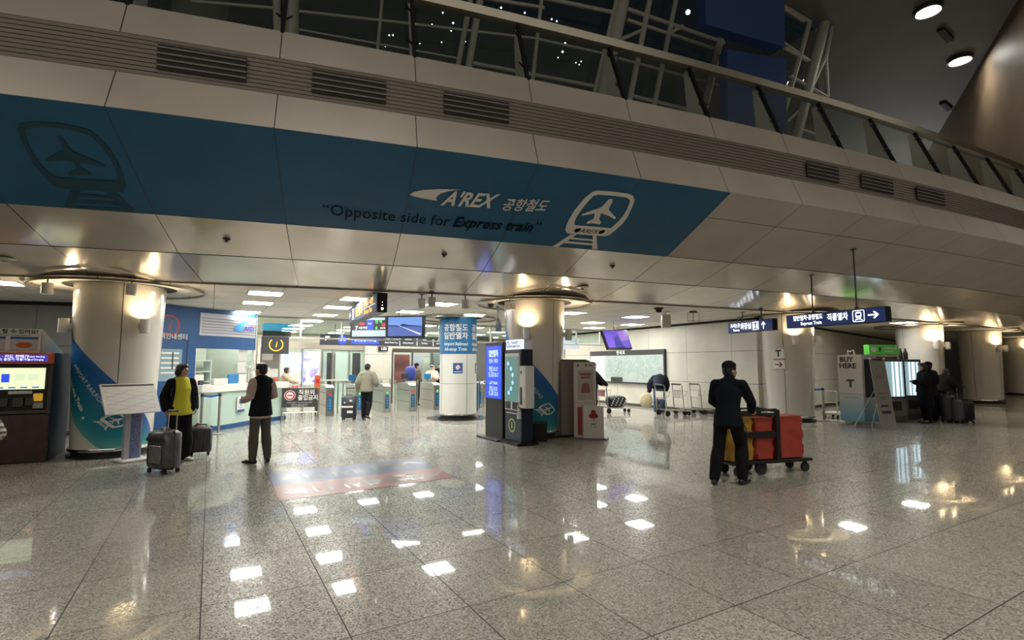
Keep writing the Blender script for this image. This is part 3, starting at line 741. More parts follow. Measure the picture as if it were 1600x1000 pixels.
def wrap(i, shift):
    t, rr, base = CO[i]; b = MB(); A = [-112+2*k for k in range(95)]; NZ = 6
    def P(a, z, off=.004):
        an = base+R_(a+shift); r = rr(z)+off; return (r*math.cos(an), r*math.sin(an), z)
    for a in A:
        lo, hi = interp(LO, a), interp(UP, a)
        for k in range(NZ+1): b.v.append(P(a, lo+(hi-lo)*k/NZ))
    for j in range(len(A)-1):
        for k in range(NZ): n = NZ+1; b.face((j*n+k, (j+1)*n+k, (j+1)*n+k+1, j*n+k+1), [(0, k/NZ), (0, k/NZ), (0, (k+1)/NZ), (0, (k+1)/NZ)])
    b.build('wave_wrap', M['wave'], t, True)
    R = .645
    def fn(x, z): return P(math.degrees(x/R), z, .009)
    def put(name, rows, m):
        b = MB()
        for s, size, a, z, rot, kw in rows:
            v, f = glyphs(s, size, **kw); v, f = refine(v, f, .03); c_, s_ = math.cos(rot), math.sin(rot)
            b.add([fn(R_(a)*R+x*c_-q*s_, z+x*s_+q*c_) for x, q in v], f)
        return b.build(name, m, t)
    put('wrap_lettering', [('AIRPORT RAILROAD', .105, -36, 1.28, -R_(52), {}), ('Express Service Train', .12, -69, 1.29, -R_(57), dict(bold=.004))], M['white'])
    # train emblem, turned with the text
    b = MB(); ca, cz, k, rot = R_(2)*R, .66, .00085, -R_(35)
    for loops in [[t_out, t_in], [plane]]+tr:
        v, f = fill([[(x, -y) for x, y in lp] for lp in loops], 60)
        out = []
        for x, q in v:
            x, q = (x-1285)*k, (q+230)*k; out.append(fn(ca+x*math.cos(rot)-q*math.sin(rot), cz+x*math.sin(rot)+q*math.cos(rot)))
        b.add(out, f)
    b.build('train_emblem', M['white'], t)
    b = MB(); v, f = fill([[(.028*math.cos(q*PI/8), .028*math.sin(q*PI/8)) for q in range(16)]], .05)
    for a, z in ((-88, 1.66), (-42, .72)): b.add([fn(R_(a)*R+x, z+q) for x, q in v], f)
    b.build('white_dot', M['white'], t)
wrap(0, 0); wrap(1, 24)
# inner column with the blue top band
t, rr, base = column(-1.7, 16.32, 'white round column with a blue Korean sign band around its top, near the gates', r0=.575, r1=.575, joint=(28, -60), inner=True)
b = MB(); b.lathe([(.585, 1.99), (.585, CEIL-.03)], n=72, a0=0, a1=2*PI); b.build('sign_band', M['skyblue'], t, True)
b = MB(); b.lathe([(.578, 1.075), (.578, 1.083)], n=64); b.build('panel_joint', M['dark'], t)
def fnc(R, base):
    def fn(x, z): an = base+x/R; return (R*math.cos(an), R*math.sin(an), z)
    return fn
fn = fnc(.592, base); b = MB()
for a0 in (-9, 83):
    for s, size, z, kw in (('공항철도', .235, 2.78, dict(bold=.006)), ('일반열차', .235, 2.53, dict(bold=.006)), ('Airport Railroad', .135, 2.29, dict(bold=.004)), ('All-stop Train', .135, 2.13, dict(bold=.004))):
        v, f = glyphs(s, size, **kw); wd = max(x for x, q in v)-min(x for x, q in v)
        v, f = refine(v, f, .05); b.add([fn(R_(a0)*.592+x*min(1, .80/wd), z+q) for x, q in v], f)
b.build('lettering', M['lit'] if False else M['white'], t)
for a0 in (-1, 78):
    b = MB(); v, f = fill([rect(-.15, .15, -.16, .16)], .05); b.add([fnc(.581, base)(R_(a0)*.581+x, 1.55+q) for x, q in v], f); b.build('notice', M['swblue'], t)
    b = MB(); circ = [(.085*math.cos(q*PI/12), .085*math.sin(q*PI/12)+.03) for q in range(24)]; v, f = fill([circ], .05); b.add([fnc(.584, base)(R_(a0)*.584+x, 1.55+q) for x, q in v], f)
    v, f = fill([rect(-.12, .12, -.115, -.095)], .05); b.add([fnc(.584, base)(R_(a0)*.584+x, 1.55+q) for x, q in v], f); b.build('notice_print', M['white'], t)
    b = MB(); ci = [(.066*math.cos(q*PI/12), .066*math.sin(q*PI/12)+.03) for q in range(24)]; v, f = fill([circ, ci], .05); b.add([fnc(.587, base)(R_(a0)*.587+x, 1.55+q) for x, q in v], f)
    v, f = fill([[(-.055, .08), (-.045, .09), (.055, -.02), (.045, -.03)]], .05); b.add([fnc(.587, base)(R_(a0)*.587+x, 1.55+q) for x, q in v], f); b.build('prohibition_ring', M['red'], t)
b = MB(); b.lathe([(.60, .004), (.98, .004), (.98, .001)], n=48); b.build('floor_ring', mat('dark_granite', (.08, .078, .07), .15), t)

# white T signs on the third column
t, rr, base = CO[2]
for z, w_ in ((1.98, 0), (1.66, 1)):
    an = base+R_(-21); r = rr(z)+.02
    s = thing('column_sign', ('white square sign with a black T on the cream column', 'white square sign with a dark red arrow, under the T sign on the column')[w_], 'sign', (COLS[2][0]+r*math.cos(an), COLS[2][1]+r*math.sin(an), z), an+PI/2)
    b = MB(); b.box((0, .0, 0), (.34, .03, .30 if w_ == 0 else .26), bev=.012); b.build('plate', M['white'], s)
    if w_ == 0: letter(s, [('T', .26, 0, .0, dict(bold=.01))], M['ink'], y=-.018)
    else: arrow(s, 0, 0, .22, 0, mat('dark_red', (.16, .01, .01), .5), y=-.018)

# ================================================================ CEILING FIXTURES
def panel_light(p, label, s=.60, grp='square recessed ceiling lights'):
    t = thing('ceiling_light', label, 'ceiling light', (p[0], p[1], CEIL), R_(YAW), grp)
    b = MB(); h = s/2+.03
    for c, d in (((0, h, -.004), (2*h+.03, .03, .02)), ((0, -h, -.004), (2*h+.03, .03, .02)), ((h, 0, -.004), (.03, 2*h, .02)), ((-h, 0, -.004), (.03, 2*h, .02))): b.box(c, d)
    b.build('frame', M['offwhite'], t); b = MB(); b.box((0, 0, -.006), (s, s, .01)); b.build('diffuser', M['lamp'], t); return t
L0 = panel_light((0, 0), 'square recessed ceiling light')
spots = []
for (x, y), lab in (((415, 458), 'square ceiling light nearest the front of the ceiling, above the man in the vest'), ((403, 473), 'second square ceiling light above the man in the vest'), ((387, 487.5), 'third ceiling light, just over the top of the blue booth'),
        ((557, 467), 'square ceiling light just left of the amber hanging sign, nearest the soffit'), ((528, 480), 'second square ceiling light left of the amber hanging sign'), ((508, 492), 'third square ceiling light, above the glass partition'),
        ((690, 475), 'square ceiling light in front of the blue-topped white column'), ((640, 487), 'square ceiling light just above the right-hand screen'), ((737, 492), 'square ceiling light right of the blue-topped white column'),
        ((893, 489), 'ceiling light partly hidden by the middle wrapped column, on its right'), ((993, 495), 'ceiling light above the luggage trolleys, nearest the dome camera'), ((926, 504), 'ceiling light left of the purple screen'), ((988, 507), 'ceiling light right above the purple screen'), ((928, 512), 'farther ceiling light just left of the purple screen'),
        ((1312, 494), 'ceiling light hidden behind the right end of the long hanging sign, mirrored in the floor'), ((1412, 504), 'ceiling light left of the column behind the vending machines'), ((-5, 441), 'ceiling light cut off by the left edge, above the ticket machine')):
    p = gr(x, y, CEIL); spots.append((p, lab))
for i, (p, lab) in enumerate(spots):
    if i == 0: L0.location = (p.x, p.y, CEIL); L0['label'] = lab
    else: dup(L0, (p.x, p.y, CEIL), None, lab)
for v_ in (18.6, 20.7, 22.8, 24.9):
    for u_ in (.9, 2.95, 5.0, 7.05, 9.1, 11.2, 13.2):
        if 10.5 < 0: continue
        p = uv(u_, v_, CEIL)
        if (ua-.35 < u_ < ub+.35) and 21.7 < v_ < 24.2: continue
        if (p.x-1.7)*(16.1-26.9)-(p.y-26.9)*(7.65-1.7) < -3: pass
        sd = (7.65-1.7)*(p.y-26.9)-(16.1-26.9)*(p.x-1.7)
        if sd > -4: continue
        dup(L0, p, None, 'square ceiling light in the room behind the glass partition', 'ceiling lights behind the partition')
def small(name, label, cat, p, build, grp=None, rz=0):
    t = thing(name, label, cat, p, rz, grp); build(t); return t
def dome(t):
    b = MB(); b.lathe([(0, 0), (.13, 0), (.13, -.03), (.09, -.04)], n=20); b.build('dome_base', M['black'], t, True)
    b = MB(); b.lathe([(.085, -.035), (.08, -.08), (.05, -.12), (0, -.135)], n=20); b.build('dome_cover', M['dark'], t, True)
small('dome_camera', 'black dome security camera on the ceiling right of centre', 'camera', gr(1029, 481, CEIL), dome)
def dome2(t):
    b = MB(); b.lathe([(0, 0), (.11, 0), (.11, -.05), (.09, -.10)], n=20); b.build('dome_base', M['white'], t, True)
    b = MB(); b.sph((0, 0, -.13), .075, 14, 10); b.build('lens', M['black'], t, True)
small('dome_camera', 'white dome security camera left of the middle wrapped column', 'camera', gr(767, 468, CEIL), dome2)
def can(t):
    b = MB(); b.cyl((0, 0, 0), (0, 0, -.10), .012, n=8); b.cyl((0, 0, 0), (0, 0, -.012), .06, n=12); b.build('stem', M['dsteel'], t)
    b = MB(); b.lathe([(0, -.10), (.075, -.10), (.08, -.12), (.08, -.29), (.07, -.29), (.07, -.26), (0, -.26)], n=20); b.build('lamp_body', M['white'], t, True)
for (x, y), lab in (((75, 433), 'white can spotlight hanging at the left of the far-left column'), ((206, 435), 'white can spotlight hanging in front of the far-left column'), ((659, 460), 'white can spotlight hanging above the right-hand screen'), ((727, 461), 'white can spotlight hanging above the blue-topped column'), ((675, 457), 'small ceiling lamp between the two can spotlights')):
    small('spotlight', lab, 'ceiling lamp', gr(x, y, CEIL), can, 'hanging can spotlights')
def sprk(t):
    b = MB(); b.lathe([(0, 0), (.05, 0), (.05, -.02), (.02, -.03), (.02, -.05), (.045, -.055), (0, -.065)], n=12); b.build('sprinkler_head', M['dsteel'], t, True)
for (x, y), lab in (((354, 373), 'small sprinkler on the soffit above the blue booth'), ((694, 397), 'small sprinkler on the soffit above the screens'), ((957, 415), 'small sprinkler on the soffit right of centre')):
    small('sprinkler', lab, 'sprinkler', onsoffit(x, y, .0), sprk, 'sprinklers on the soffit')
def ashade(t):
    b = MB(); b.lathe([(0, 0), (.13, -.005), (.13, -.02), (.03, -.03), (.03, -.07), (.07, -.075), (0, -.09)], n=16); b.build('detector_body', M['offwhite'], t, True)
small('smoke_detector', 'white smoke detector on the soffit right of the middle column', 'detector', onsoffit(910, 448, 0), ashade)
small('smoke_detector', 'white smoke detector on the soffit at the left edge', 'detector', onsoffit(8, 403, 0), ashade)
def shadebox(t):
    b = MB(); b.box((0, 0, -.01), (.18, .18, .02)); b.box((0, 0, -.05), (.02, .02, .1)); b.build('mount', M['offwhite'], t)
    b = MB(); b.box((0, .0, -.27), (.24, .12, .36)); b.build('speaker_body', M['offwhite'], t); b = MB(); b.box((0, -.065, -.29), (.20, .01, .28)); b.build('speaker_grille', M['offwhite'], t)
small('loudspeaker', 'small grey boxed loudspeaker hanging under the ceiling beside the dome camera', 'loudspeaker', gr(1040, 487, CEIL), shadebox)
def bracket(t):
    b = MB(); b.cyl((0, 0, 0), (0, 0, -.05), .1, n=16); b.build('mount', M['dsteel'], t); b = MB()
    b.tube([(-.16, 0, -.05), (-.16, 0, -.28), (.16, 0, -.28), (.16, 0, -.05)], .008, 6, True); b.box((0, 0, -.16), (.012, .012, .24)); b.build('wire_frame', M['dsteel'], t)
small('hanging_cage', 'thin empty wire cage hanging from the ceiling left of the small blue sign', 'cage', gr(1083, 486, CEIL), bracket)

# ================================================================ HANGING SIGNS
def hangbox(name, label, A, B_, z0, h, th, face, grp=None, cat='sign', poles=(.25, .75), poletop=None, pm='dsteel'):
    """box sign whose face runs from A (left in view) to B (right in view)"""
    A = Vector((A[0], A[1], 0)); B_ = Vector((B_[0], B_[1], 0)); L = (B_-A).length; rz = math.atan2(B_.y-A.y, B_.x-A.x)
    t = thing(name, label, cat, (A.x, A.y, z0), rz, grp)
    b = MB(); b.box((L/2, th/2, h/2), (L, th, h), bev=.008); b.build('sign_case', M['black'], t)
    b = MB(); b.box((L/2, -.003, h/2), (L-.04, .008, h-.03)); b.build('sign_face', face, t)
    for s in poles:
        top = poletop(A+(B_-A)*s) if poletop else CEIL
        b = MB(); b.cyl((L*s, th/2, h), (L*s, th/2, top-z0), .016, n=8); b.cyl((L*s, th/2, h), (L*s, th/2, h+.04), .045, n=10); b.cyl((L*s, th/2, top-z0-.015), (L*s, th/2, top-z0), .06, n=12); b.build('hanger', M[pm], t)
    return t, L
def sofftop(p):
    r = math.hypot(p.x-ACX, p.y-ACY); return zprof(r) if r > PR['A'][0] else CEIL
# express train sign
face = mat('sign_face_navy', (.02, .035, .11), .25, emit=(.02, .04, .14), es=.35, spec=.2)
a, c = at(1229, 513, 12.0), at(1386, 503, 10.0); z0 = (a.z+c.z)/2
t, L = hangbox('hanging_sign', 'long navy hanging sign with Express Train, a train symbol and a right arrow', a, c, z0, .305, .16, face, poletop=sofftop, poles=(.28, .72))
letter(t, [('일반열차·공항철도', .125, .54, .21, dict(bold=.003, sx=.75)), ('Express Train', .10, .62, .085, dict(bold=.002, sx=.9)), ('직통열차', .17, 1.22, .165, dict(bold=.004, sx=.72))], M['lit'], y=-.01)
def train_icon(t, x, z, s, m, y=-.01):
    b = MB()
    def rr_(x0, x1, z0, z1, r, n=4):
        P = []
        for cx, cz, a0 in ((x1-r, z1-r, 0), (x0+r, z1-r, 90), (x0+r, z0+r, 180), (x1-r, z0+r, 270)):
            for k in range(n+1): q = R_(a0+90*k/n); P.append((cx+r*math.cos(q), cz+r*math.sin(q)))
        return P
    for loops in ([rr_(-.5, .5, -.5, .5, .12), rr_(-.44, .44, -.44, .44, .08)], [rr_(-.25, .25, -.2, .36, .16), rr_(-.17, .17, .02, .22, .04)], [[(-.2, -.24), (-.1, -.24), (-.24, -.38), (-.36, -.38)]], [[(.1, -.24), (.2, -.24), (.36, -.38), (.24, -.38)]], [rect(-.16, .16, -.31, -.27)]):
        v, f = fill(loops, 1); b.add([(x+p*s, y, z+q*s) for p, q in v], f)
    return b.build('train_symbol', m, t)
train_icon(t, 1.66, .155, .24, M['lit']); arrow(t, 1.95, .155, .21, 0, M['lit'], y=-.01)
# ticket sign
a, c = at(1138, 521, 15.0), at(1208, 516, 13.4)
t, L = hangbox('hanging_sign', 'smaller navy hanging sign with Tickets and an up arrow, left of the long one', a, c, (a.z+c.z)/2, .31, .16, face, poletop=sofftop, poles=(.3, .72))
letter(t, [('표사는곳', .13, .30, .20, dict(sx=.8, bold=.003)), ('Tickets', .09, .34, .075, dict(bold=.002)), ('화장실', .19, .72, .155, dict(sx=.8, bold=.004))], M['lit'], y=-.01)
b = MB(); v, f = fill([rect(-.11, .11, -.11, .11), rect(-.09, .09, -.09, .09)], 1); b.add([(1.08+x, -.01, .155+q) for x, q in v], f)
for dx in (-.045, .045): b.box((1.08+dx, -.008, .14), (.05, .004, .10)); b.sph((1.08+dx, -.008, .215), (.018, .003, .018), 8, 6)
b.build('restroom_symbol', M['lit'], t); arrow(t, 1.36, .155, .2, PI/2, M['lit'], y=-.01)
# amber LED sign
a, c = at(545, 502, 12.9), at(589, 492, 10.05)
t, L = hangbox('hanging_sign', 'slim grey hanging sign with amber lettering and a black end face, above the twin screens', a, c, (a.z+c.z)/2, .385, .20, mat('sign_face_slate', (.05, .06, .085), .75, emit=(.06, .075, .11), es=.5, spec=.1), poletop=sofftop, poles=(.35, .8), pm='black')
letter(t, [('일반열차', .24, L*.42, .18, dict(bold=.006)), ('공항철도 →방면', .15, L*.74, .27, dict(bold=.004)), ('All-stop Train', .145, L*.74, .10, dict(bold=.004))], M['amber'], y=-.01)
b = MB(); b.box((L*.74, -.009, .185), (L*.42, .004, .008)); b.build('divider_line', M['lit'], t)
train_icon(t, L*.2, .18, .26, M['lit'], -.01); arrow(t, L*.075, .18, .2, PI, M['lit'], y=-.01)
b = MB(); b.sph((L+.004, .10, .07), (.004, .025, .025), 10, 8); b.sph((L+.004, .10, .14), (.003, .008, .008), 8, 6); b.sph((L+.004, .10, .20), (.003, .008, .008), 8, 6); b.build('indicator_lamp', M['warm'], t)
# twin departure screens
a, c = at(548, 527, 14.3), at(661, 529, 14.0); z0 = (a.z+c.z)/2; Ld = (Vector((a.x, a.y))-Vector((c.x, c.y))).length
t = thing('twin_display', 'pair of joined hanging screens, departures on the left and a sea-bridge film on the right', 'display', (a.x, a.y, z0), math.atan2(c.y-a.y, c.x-a.x))
b = MB(); b.box((Ld/2, .06, .30), (Ld+.06, .10, .62)); b.build('screen_case', M['black'], t)
for s in (.33, .66): b = MB(); b.cyl((Ld*s, .06, .6), (Ld*s, .06, CEIL-z0), .02, n=8); b.build('hanger', M['black'], t)
W2 = Ld/2-.02
b = MB(); b.box((W2/2+.01, .008, .31), (W2-.03, .006, .52)); b.build('left_screen', M['ink'], t)
b = MB(); b.box((.01+W2/2, .004, .13), (W2-.05, .004, .17)); b.box((.01+W2*.68, .004, .53), (W2*.55, .004, .07)); b.build('screen_map', M['ledpale'], t)
b = MB(); b.box((.01+W2*.53, .003, .36), (W2*.18, .004, .28)); b.build('screen_clock', M['ledblue'], t)
b = MB(); b.box((.01+W2*.30, .003, .40), (.13, .004, .05)); b.box((.01+W2*.92, .003, .36), (.09, .004, .07)); b.build('screen_red_tags', M['ledred'], t)
letter(t, [('7', .14, .01+W2*.15, .28, dict(bold=.004)), ('서울역행', .07, .01+W2*.33, .28, {}), ('22:52', .05, .01+W2*.53, .40, {}), ('용유행', .055, .01+W2*.90, .27, {})], M['lit'], y=-.002)
letter(t, [('전 역', .10, .01+W2*.78, .44, {}), ('6', .12, .01+W2*.72, .28, {})], M['ledgreen'], y=-.002, name='green_lettering')
x0 = W2+.05; b = MB(); b.box((x0+W2/2-.02, .008, .31), (W2-.06, .006, .52)); b.build('right_screen', glow('screen_sky', (.18, .33, .75), .7), t)
def px_(a_, q): return (x0+.01+a_*(W2-.06), .045+q*.52)
flat(t, 'film_sea', [px_(0, 0), px_(1, 0), px_(1, .52), px_(0, .60)], glow('screen_sea', (.09, .14, .42), .7), y=.003)
flat(t, 'film_bridge', [px_(.25, .60), px_(.32, .57), px_(.95, .06), px_(.98, .12)], glow('screen_bridge', (.7, .8, 1), 1.0), y=.001)
flat(t, 'film_hills', [px_(0, .57), px_(.35, .58), px_(.45, .66), px_(.55, .60), px_(.98, .54), px_(.98, .50), px_(0, .52)], glow('screen_hill', (.02, .04, .16), .6), y=.002)
# purple screen near the wall map
P4 = [at(940, 516, 17.0), at(979, 515.5, 18.4), at(988, 545, 17.9), at(950.5, 545, 16.5)]
o = P4[0].copy(); t = thing('hanging_screen', 'tilted screen showing a purple picture, hanging left of the long wall', 'display', o)
nn = (P4[1]-P4[0]).cross(P4[3]-P4[0]).normalized()
if nn.y < 0: nn = -nn
def q4(s, r, off): # bilinear
    return (P4[0]*(1-s)*(1-r)+P4[1]*s*(1-r)+P4[2]*s*r+P4[3]*(1-s)*r)-o+nn*off
b = MB(); v = [q4(s, r, 0) for s, r in ((0, 0), (1, 0), (1, 1), (0, 1))]+[q4(s, r, .08) for s, r in ((0, 0), (1, 0), (1, 1), (0, 1))]
b.add(v, [(0, 1, 2, 3), (7, 6, 5, 4), (0, 1, 5, 4), (1, 2, 6, 5), (2, 3, 7, 6), (3, 0, 4, 7)]); b.build('screen_case', M['black'], t)
def sq(name, poly, m, off=-.01):
    b = MB(); b.add([q4(s, r, off) for s, r in poly], [tuple(range(len(poly)))]); return b.build(name, m, t)
sq('screen_picture', [(.03, .04), (.97, .04), (.97, .95), (.03, .95)], glow('screen_purple', (.15, .08, .6), .65))
sq('picture_tower', [(.38, .4), (.52, .3), (.56, .6), (.72, .95), (.30, .95)], glow('screen_indigo', (.03, .02, .25), .8), -.014)
sq('picture_glow', [(.55, .08), (.95, .08), (.96, .55), (.62, .6)], glow('screen_violet', (.28, .12, .6), .65), -.012)
b = MB(); m_ = q4(.5, 0, .04); b.cyl(m_, m_+Vector((0, 0, CEIL-(o+m_).z)), .02, n=8); b.build('hanger', M['dsteel'], t)
# two small paper tags near the middle column
p = gr(797, 465, CEIL); t = thing('hanging_card', 'small white printed card hanging under the ceiling at the middle wrapped column', 'card', p, R_(10))
b = MB(); b.cyl((0, 0, 0), (0, 0, -.10), .012, n=8); b.cyl((0, 0, 0), (0, 0, -.01), .09, n=14); b.build('card_stem', M['dsteel'], t)
b = MB(); b.box((0, 0, -.18), (.25, .012, .17)); b.build('card_sheet', M['white'], t); letter(t, [('T', .1, .02, -.18)], M['swblue'], y=-.008)
p = gr(778, 473, CEIL); t = thing('hanging_card', 'narrow blue and white twisted banner hanging left of the middle wrapped column', 'card', p, R_(60))
b = MB(); n = 14; v = []
for i in range(n+1):
    z = -.08-.62*i/n; a = .5*math.sin(i*.35); x0_, x1_ = -.11+.05*i/n, .11+.06*i/n-.08*(i/n)**2
    v += [(x0_*math.cos(a), x0_*math.sin(a), z), (x1_*math.cos(a), x1_*math.sin(a), z)]
b.add(v, [(2*i, 2*i+1, 2*i+3, 2*i+2) for i in range(n)]); b.build('banner_cloth', mat('pale_banner', (.5, .58, .66), .4), t)
b = MB(); v2 = [(x*.6, y*.6-.004, z) for x, y, z in v[4:18]]; b.add(v2, [(2*i, 2*i+1, 2*i+3, 2*i+2) for i in range(6)]); b.build('banner_print', M['swblue'], t)
b = MB(); b.cyl((0, 0, 0), (0, 0, -.09), .006, n=6); b.build('banner_cord', M['white'], t)

# ================================================================ GLASS PARTITION AND GATES
VP = 17.4
t = thing('glass_partition', 'overhead glass partition in thin steel frames spanning above the ticket gates', 'partition', uv(0, VP), R_(YAW))
U0, U1 = 1.15, 14.95
b = MB(); b.box(((U0+U1)/2, 0, CEIL-.03), (U1-U0, .07, .06)); b.build('top_rail', M['steel'], t)
b = MB(); b.box(((U0+U1)/2, 0, 2.50), (U1-U0, .07, .05)); b.build('bottom_rail', M['steel'], t)
us = [U0]+[uvat(x, VP) for x in (468, 533, 610, 686)]+[9.2, 11.0]+[uvat(x, VP) for x in (901, 938)]
for u_ in us:
    b = MB(); b.box((u_, 0, (2.5+CEIL)/2), (.05, .06, CEIL-2.5)); b.build('post', M['steel'], t)
b = MB(); b.box((U0+.03, 0, 1.25), (.07, .07, 2.5)); b.build('end_post', M['steel'], t)
for a, c in zip(us, us[1:]+[U1]):
    b = MB(); b.box(((a+c)/2, 0, (2.53+CEIL)/2), (c-a-.06, .012, CEIL-2.6)); b.build('glass_pane', M['glass'], t)
# gates
def make_gate(label):
    t = thing('ticket_gate', label, 'ticket gate', (0, 0, 0), R_(YAW), 'ticket gates in a row')
    b = MB(); w_ = .13
    prof_ = [(0, 0), (1.45, 0), (1.45, .98), (.22, .98), (0, .90)]
    b.add([(-w_, y, z) for y, z in prof_]+[(w_, y, z) for y, z in prof_], [(4, 3, 2, 1, 0), (5, 6, 7, 8, 9)]+[(k, (k+1) % 5, 5+(k+1) % 5, 5+k) for k in range(5)]); b.build('gate_body', M['steel'], t)
    b = MB(); b.add([(-w_+.01, -.0, .915), (w_-.01, -.0, .915), (w_-.01, .22, .995), (-w_+.01, .22, .995)], [(0, 1, 2, 3)]); b.build('reader_top', M['white'], t)
    b = MB(); b.box((0, -.006, .38), (.13, .01, .48)); s = b.build('front_sticker', M['skyblue'], t)
    letter(s, [('열', .07, 0, .50), ('차', .07, 0, .41), ('타', .07, 0, .32), ('기', .07, 0, .23)], M['white'], y=-.013)
    b = MB(); b.box((0, -.006, .695), (.09, .01, .09)); b.build('signal_window', M['ink'], t)
    for z in (.33, .74):
        b = MB()
        for k in range(5): b.box((-w_-.003, .18+.26*k, z), (.01, .16, .02))
        b.build('sensor_slots', M['black'], t)
    b = MB(); b.box((.0, .8, 1.07), (.02, .45, .16)); b.build('top_glass', M['glass'], t)
    return t
gl = ['ticket gate with a red lamp, leftmost of the row, right of the no-entry barrier', 'ticket gate just right of the dark suitcase at the gates', 'ticket gate with a green arrow, right of the man walking to the gates', 'ticket gate with a red lamp, second from the white column', 'ticket gate partly hidden by the white blue-topped column']
GP = [(-5.92+.79*i, 16.92+.565*i) for i in range(5)]
g0 = make_gate(gl[0]); g0.location = (*GP[0], 0)
for i in range(1, 5): dup(g0, (*GP[i], 0), None, gl[i])
for i in (6, 7, 8): p = (GP[0][0]+.79*i, GP[0][1]+.565*i); dup(g0, (*p, 0), None, 'ticket gate in the part of the row hidden behind the columns and kiosks')
for i in range(5):
    t = thing('signal_lamp', '%s signal lamp on the front of the %s' % ('red' if i in (0, 3) else 'green', ('leftmost ticket gate', 'second ticket gate', 'third ticket gate', 'fourth ticket gate', 'fifth ticket gate')[i]), 'lamp', (*GP[i], .695), R_(YAW))
    b = MB(); b.cyl((0, -.012, 0), (0, -.018, 0), .035, n=14); b.build('lamp_disc', M['ledred'] if i in (0, 3) else M['ledgreen'], t)
# orange device by the first gate, steel posts, low glass barriers
p = uv(*(lambda q: (cu*q.x+su*q.y, -su*q.x+cu*q.y))(gr(503, 652)))
t = thing('call_point', 'orange upright call box on a dark post left of the first ticket gate', 'call box', (GP[0][0]-.42, GP[0][1]-.05, 0), R_(YAW))
b = MB(); b.box((0, 0, .5), (.10, .08, 1.0)); b.build('post', M['dsteel'], t); b = MB(); b.box((0, -.03, 1.07), (.17, .10, .50), bev=.02); b.build('orange_case', M['orange'], t); b = MB(); b.box((0, -.085, 1.12), (.08, .01, .14)); b.build('case_window', M['red'], t)
def post(label, p, h=1.05, r=.022, m='steel', grp='slim steel posts by the gates'):
    o = MB().cyl((0, 0, 0), (0, 0, h), r, n=10).cyl((0, 0, h), (0, 0, h+.02), r*1.6, n=10).build('steel_post', M[m], None, True); tag(o, label, 'post', grp, (p[0], p[1], 0)); return o
for i, (x, y, lab) in enumerate(((535, 650, 'steel post left of the dark suitcase at the gates'), (527, 646, 'steel post right beside the first gate'), (609, 636, 'slim post behind the third gate'), (617, 638, 'slim post standing alone between third and fourth gates'), (652, 637, 'slim post right of the fourth gate'))):
    post(lab, gr(x, y))
# no-entry barrier
A, B_ = gr(440, 657), gr(497, 655)
rz = math.atan2(B_.y-A.y, B_.x-A.x); Lb = (B_-A).length
t = thing('barrier_gate', 'steel barrier frame carrying a black staff-only notice with a red no-entry symbol', 'barrier', A, rz)
b = MB(); b.tube([(0, 0, 0), (0, 0, .95), (Lb, 0, .95), (Lb, 0, 0)], .022, 8); b.tube([(0, 0, .22), (Lb, 0, .22)], .015, 8)
b.build('barrier_frame', M['steel'], t, True)
for k in range(5):
    x_ = Lb*(.12+.19*k); b = MB(); b.tube([(x_-.07, .02, .0), (x_-.07, .02, .2), (x_-.03, .02, .25), (x_+.03, .02, .25), (x_+.07, .02, .2), (x_+.07, .02, 0)], .012, 6); b.build('hoop', M['chrome'], t, True)
b = MB(); b.box((Lb*.47, -.03, .66), (Lb*.98, .02, .56)); s = b.build('notice_board', M['charcoal'], t)
letter(s, [('직원외', .17, Lb*.66, .82, dict(bold=.004)), ('출입금지', .17, Lb*.70, .655, dict(bold=.004, sx=.92)), ('STAFF ONLY  Do Not Tag a Card', .05, Lb*.47, .52), ('관계자외 출입을 금합니다', .045, Lb*.47, .455), ('역무실로 문의 바랍니다', .045, Lb*.47, .405)], M['white'], y=-.045)
b = ringpoly(Lb*.2, .74, .0, .155, y=-.042); b.build('symbol_disc', M['white'], s); b = ringpoly(Lb*.2, .74, .10, .14, y=-.045); b.box((Lb*.2, -.046, .74), (.14, .003, .035)); b.build('no_entry_symbol', M['red'], s)
# steel end cabinet between booth counter and barrier
# dark sign with the orange i
A, B_ = uv(uvat(407, 17.3), 17.3), uv(uvat(450, 17.3), 17.3); z1_, z0_ = uvz(430, 526, 17.3), uvz(430, 553, 17.3); Lw = (B_-A).length
t = thing('information_sign', 'dark grey sign with an orange ring and letter i beside the booth', 'sign', A, R_(YAW))
b = MB(); b.box((Lw/2, 0, (z0_+z1_)/2), (Lw, .06, z1_-z0_)); b.build('plate', M['charcoal'], t)
zc = (z0_+z1_)/2+.02; b = ringpoly(Lw*.53, zc, .17, .205, a0=R_(130), a1=R_(410), y=-.034); b.build('orange_ring', M['yellow'], t)
letter(t, [('i', .27, Lw*.53, zc, dict(shear=.15, bold=.004))], M['yellow'], y=-.034)
t = thing('header_board', 'bright blue rounded board behind the glass above the orange i sign', 'sign', A+Vector((-.1, .3, 0)), R_(YAW))
b = MB(); b.box((Lw*.52, 0, 2.83), (Lw*1.12, .06, .22), bev=.025); b.build('blue_board', mat('bright_blue', (.03, .35, .62), .35, emit=(.03, .35, .7), es=.25), t)
b = MB(); b.box((Lw*.5, 0, 2.61), (Lw*1.05, .06, .20)); b.build('dark_board', M['charcoal'], t)
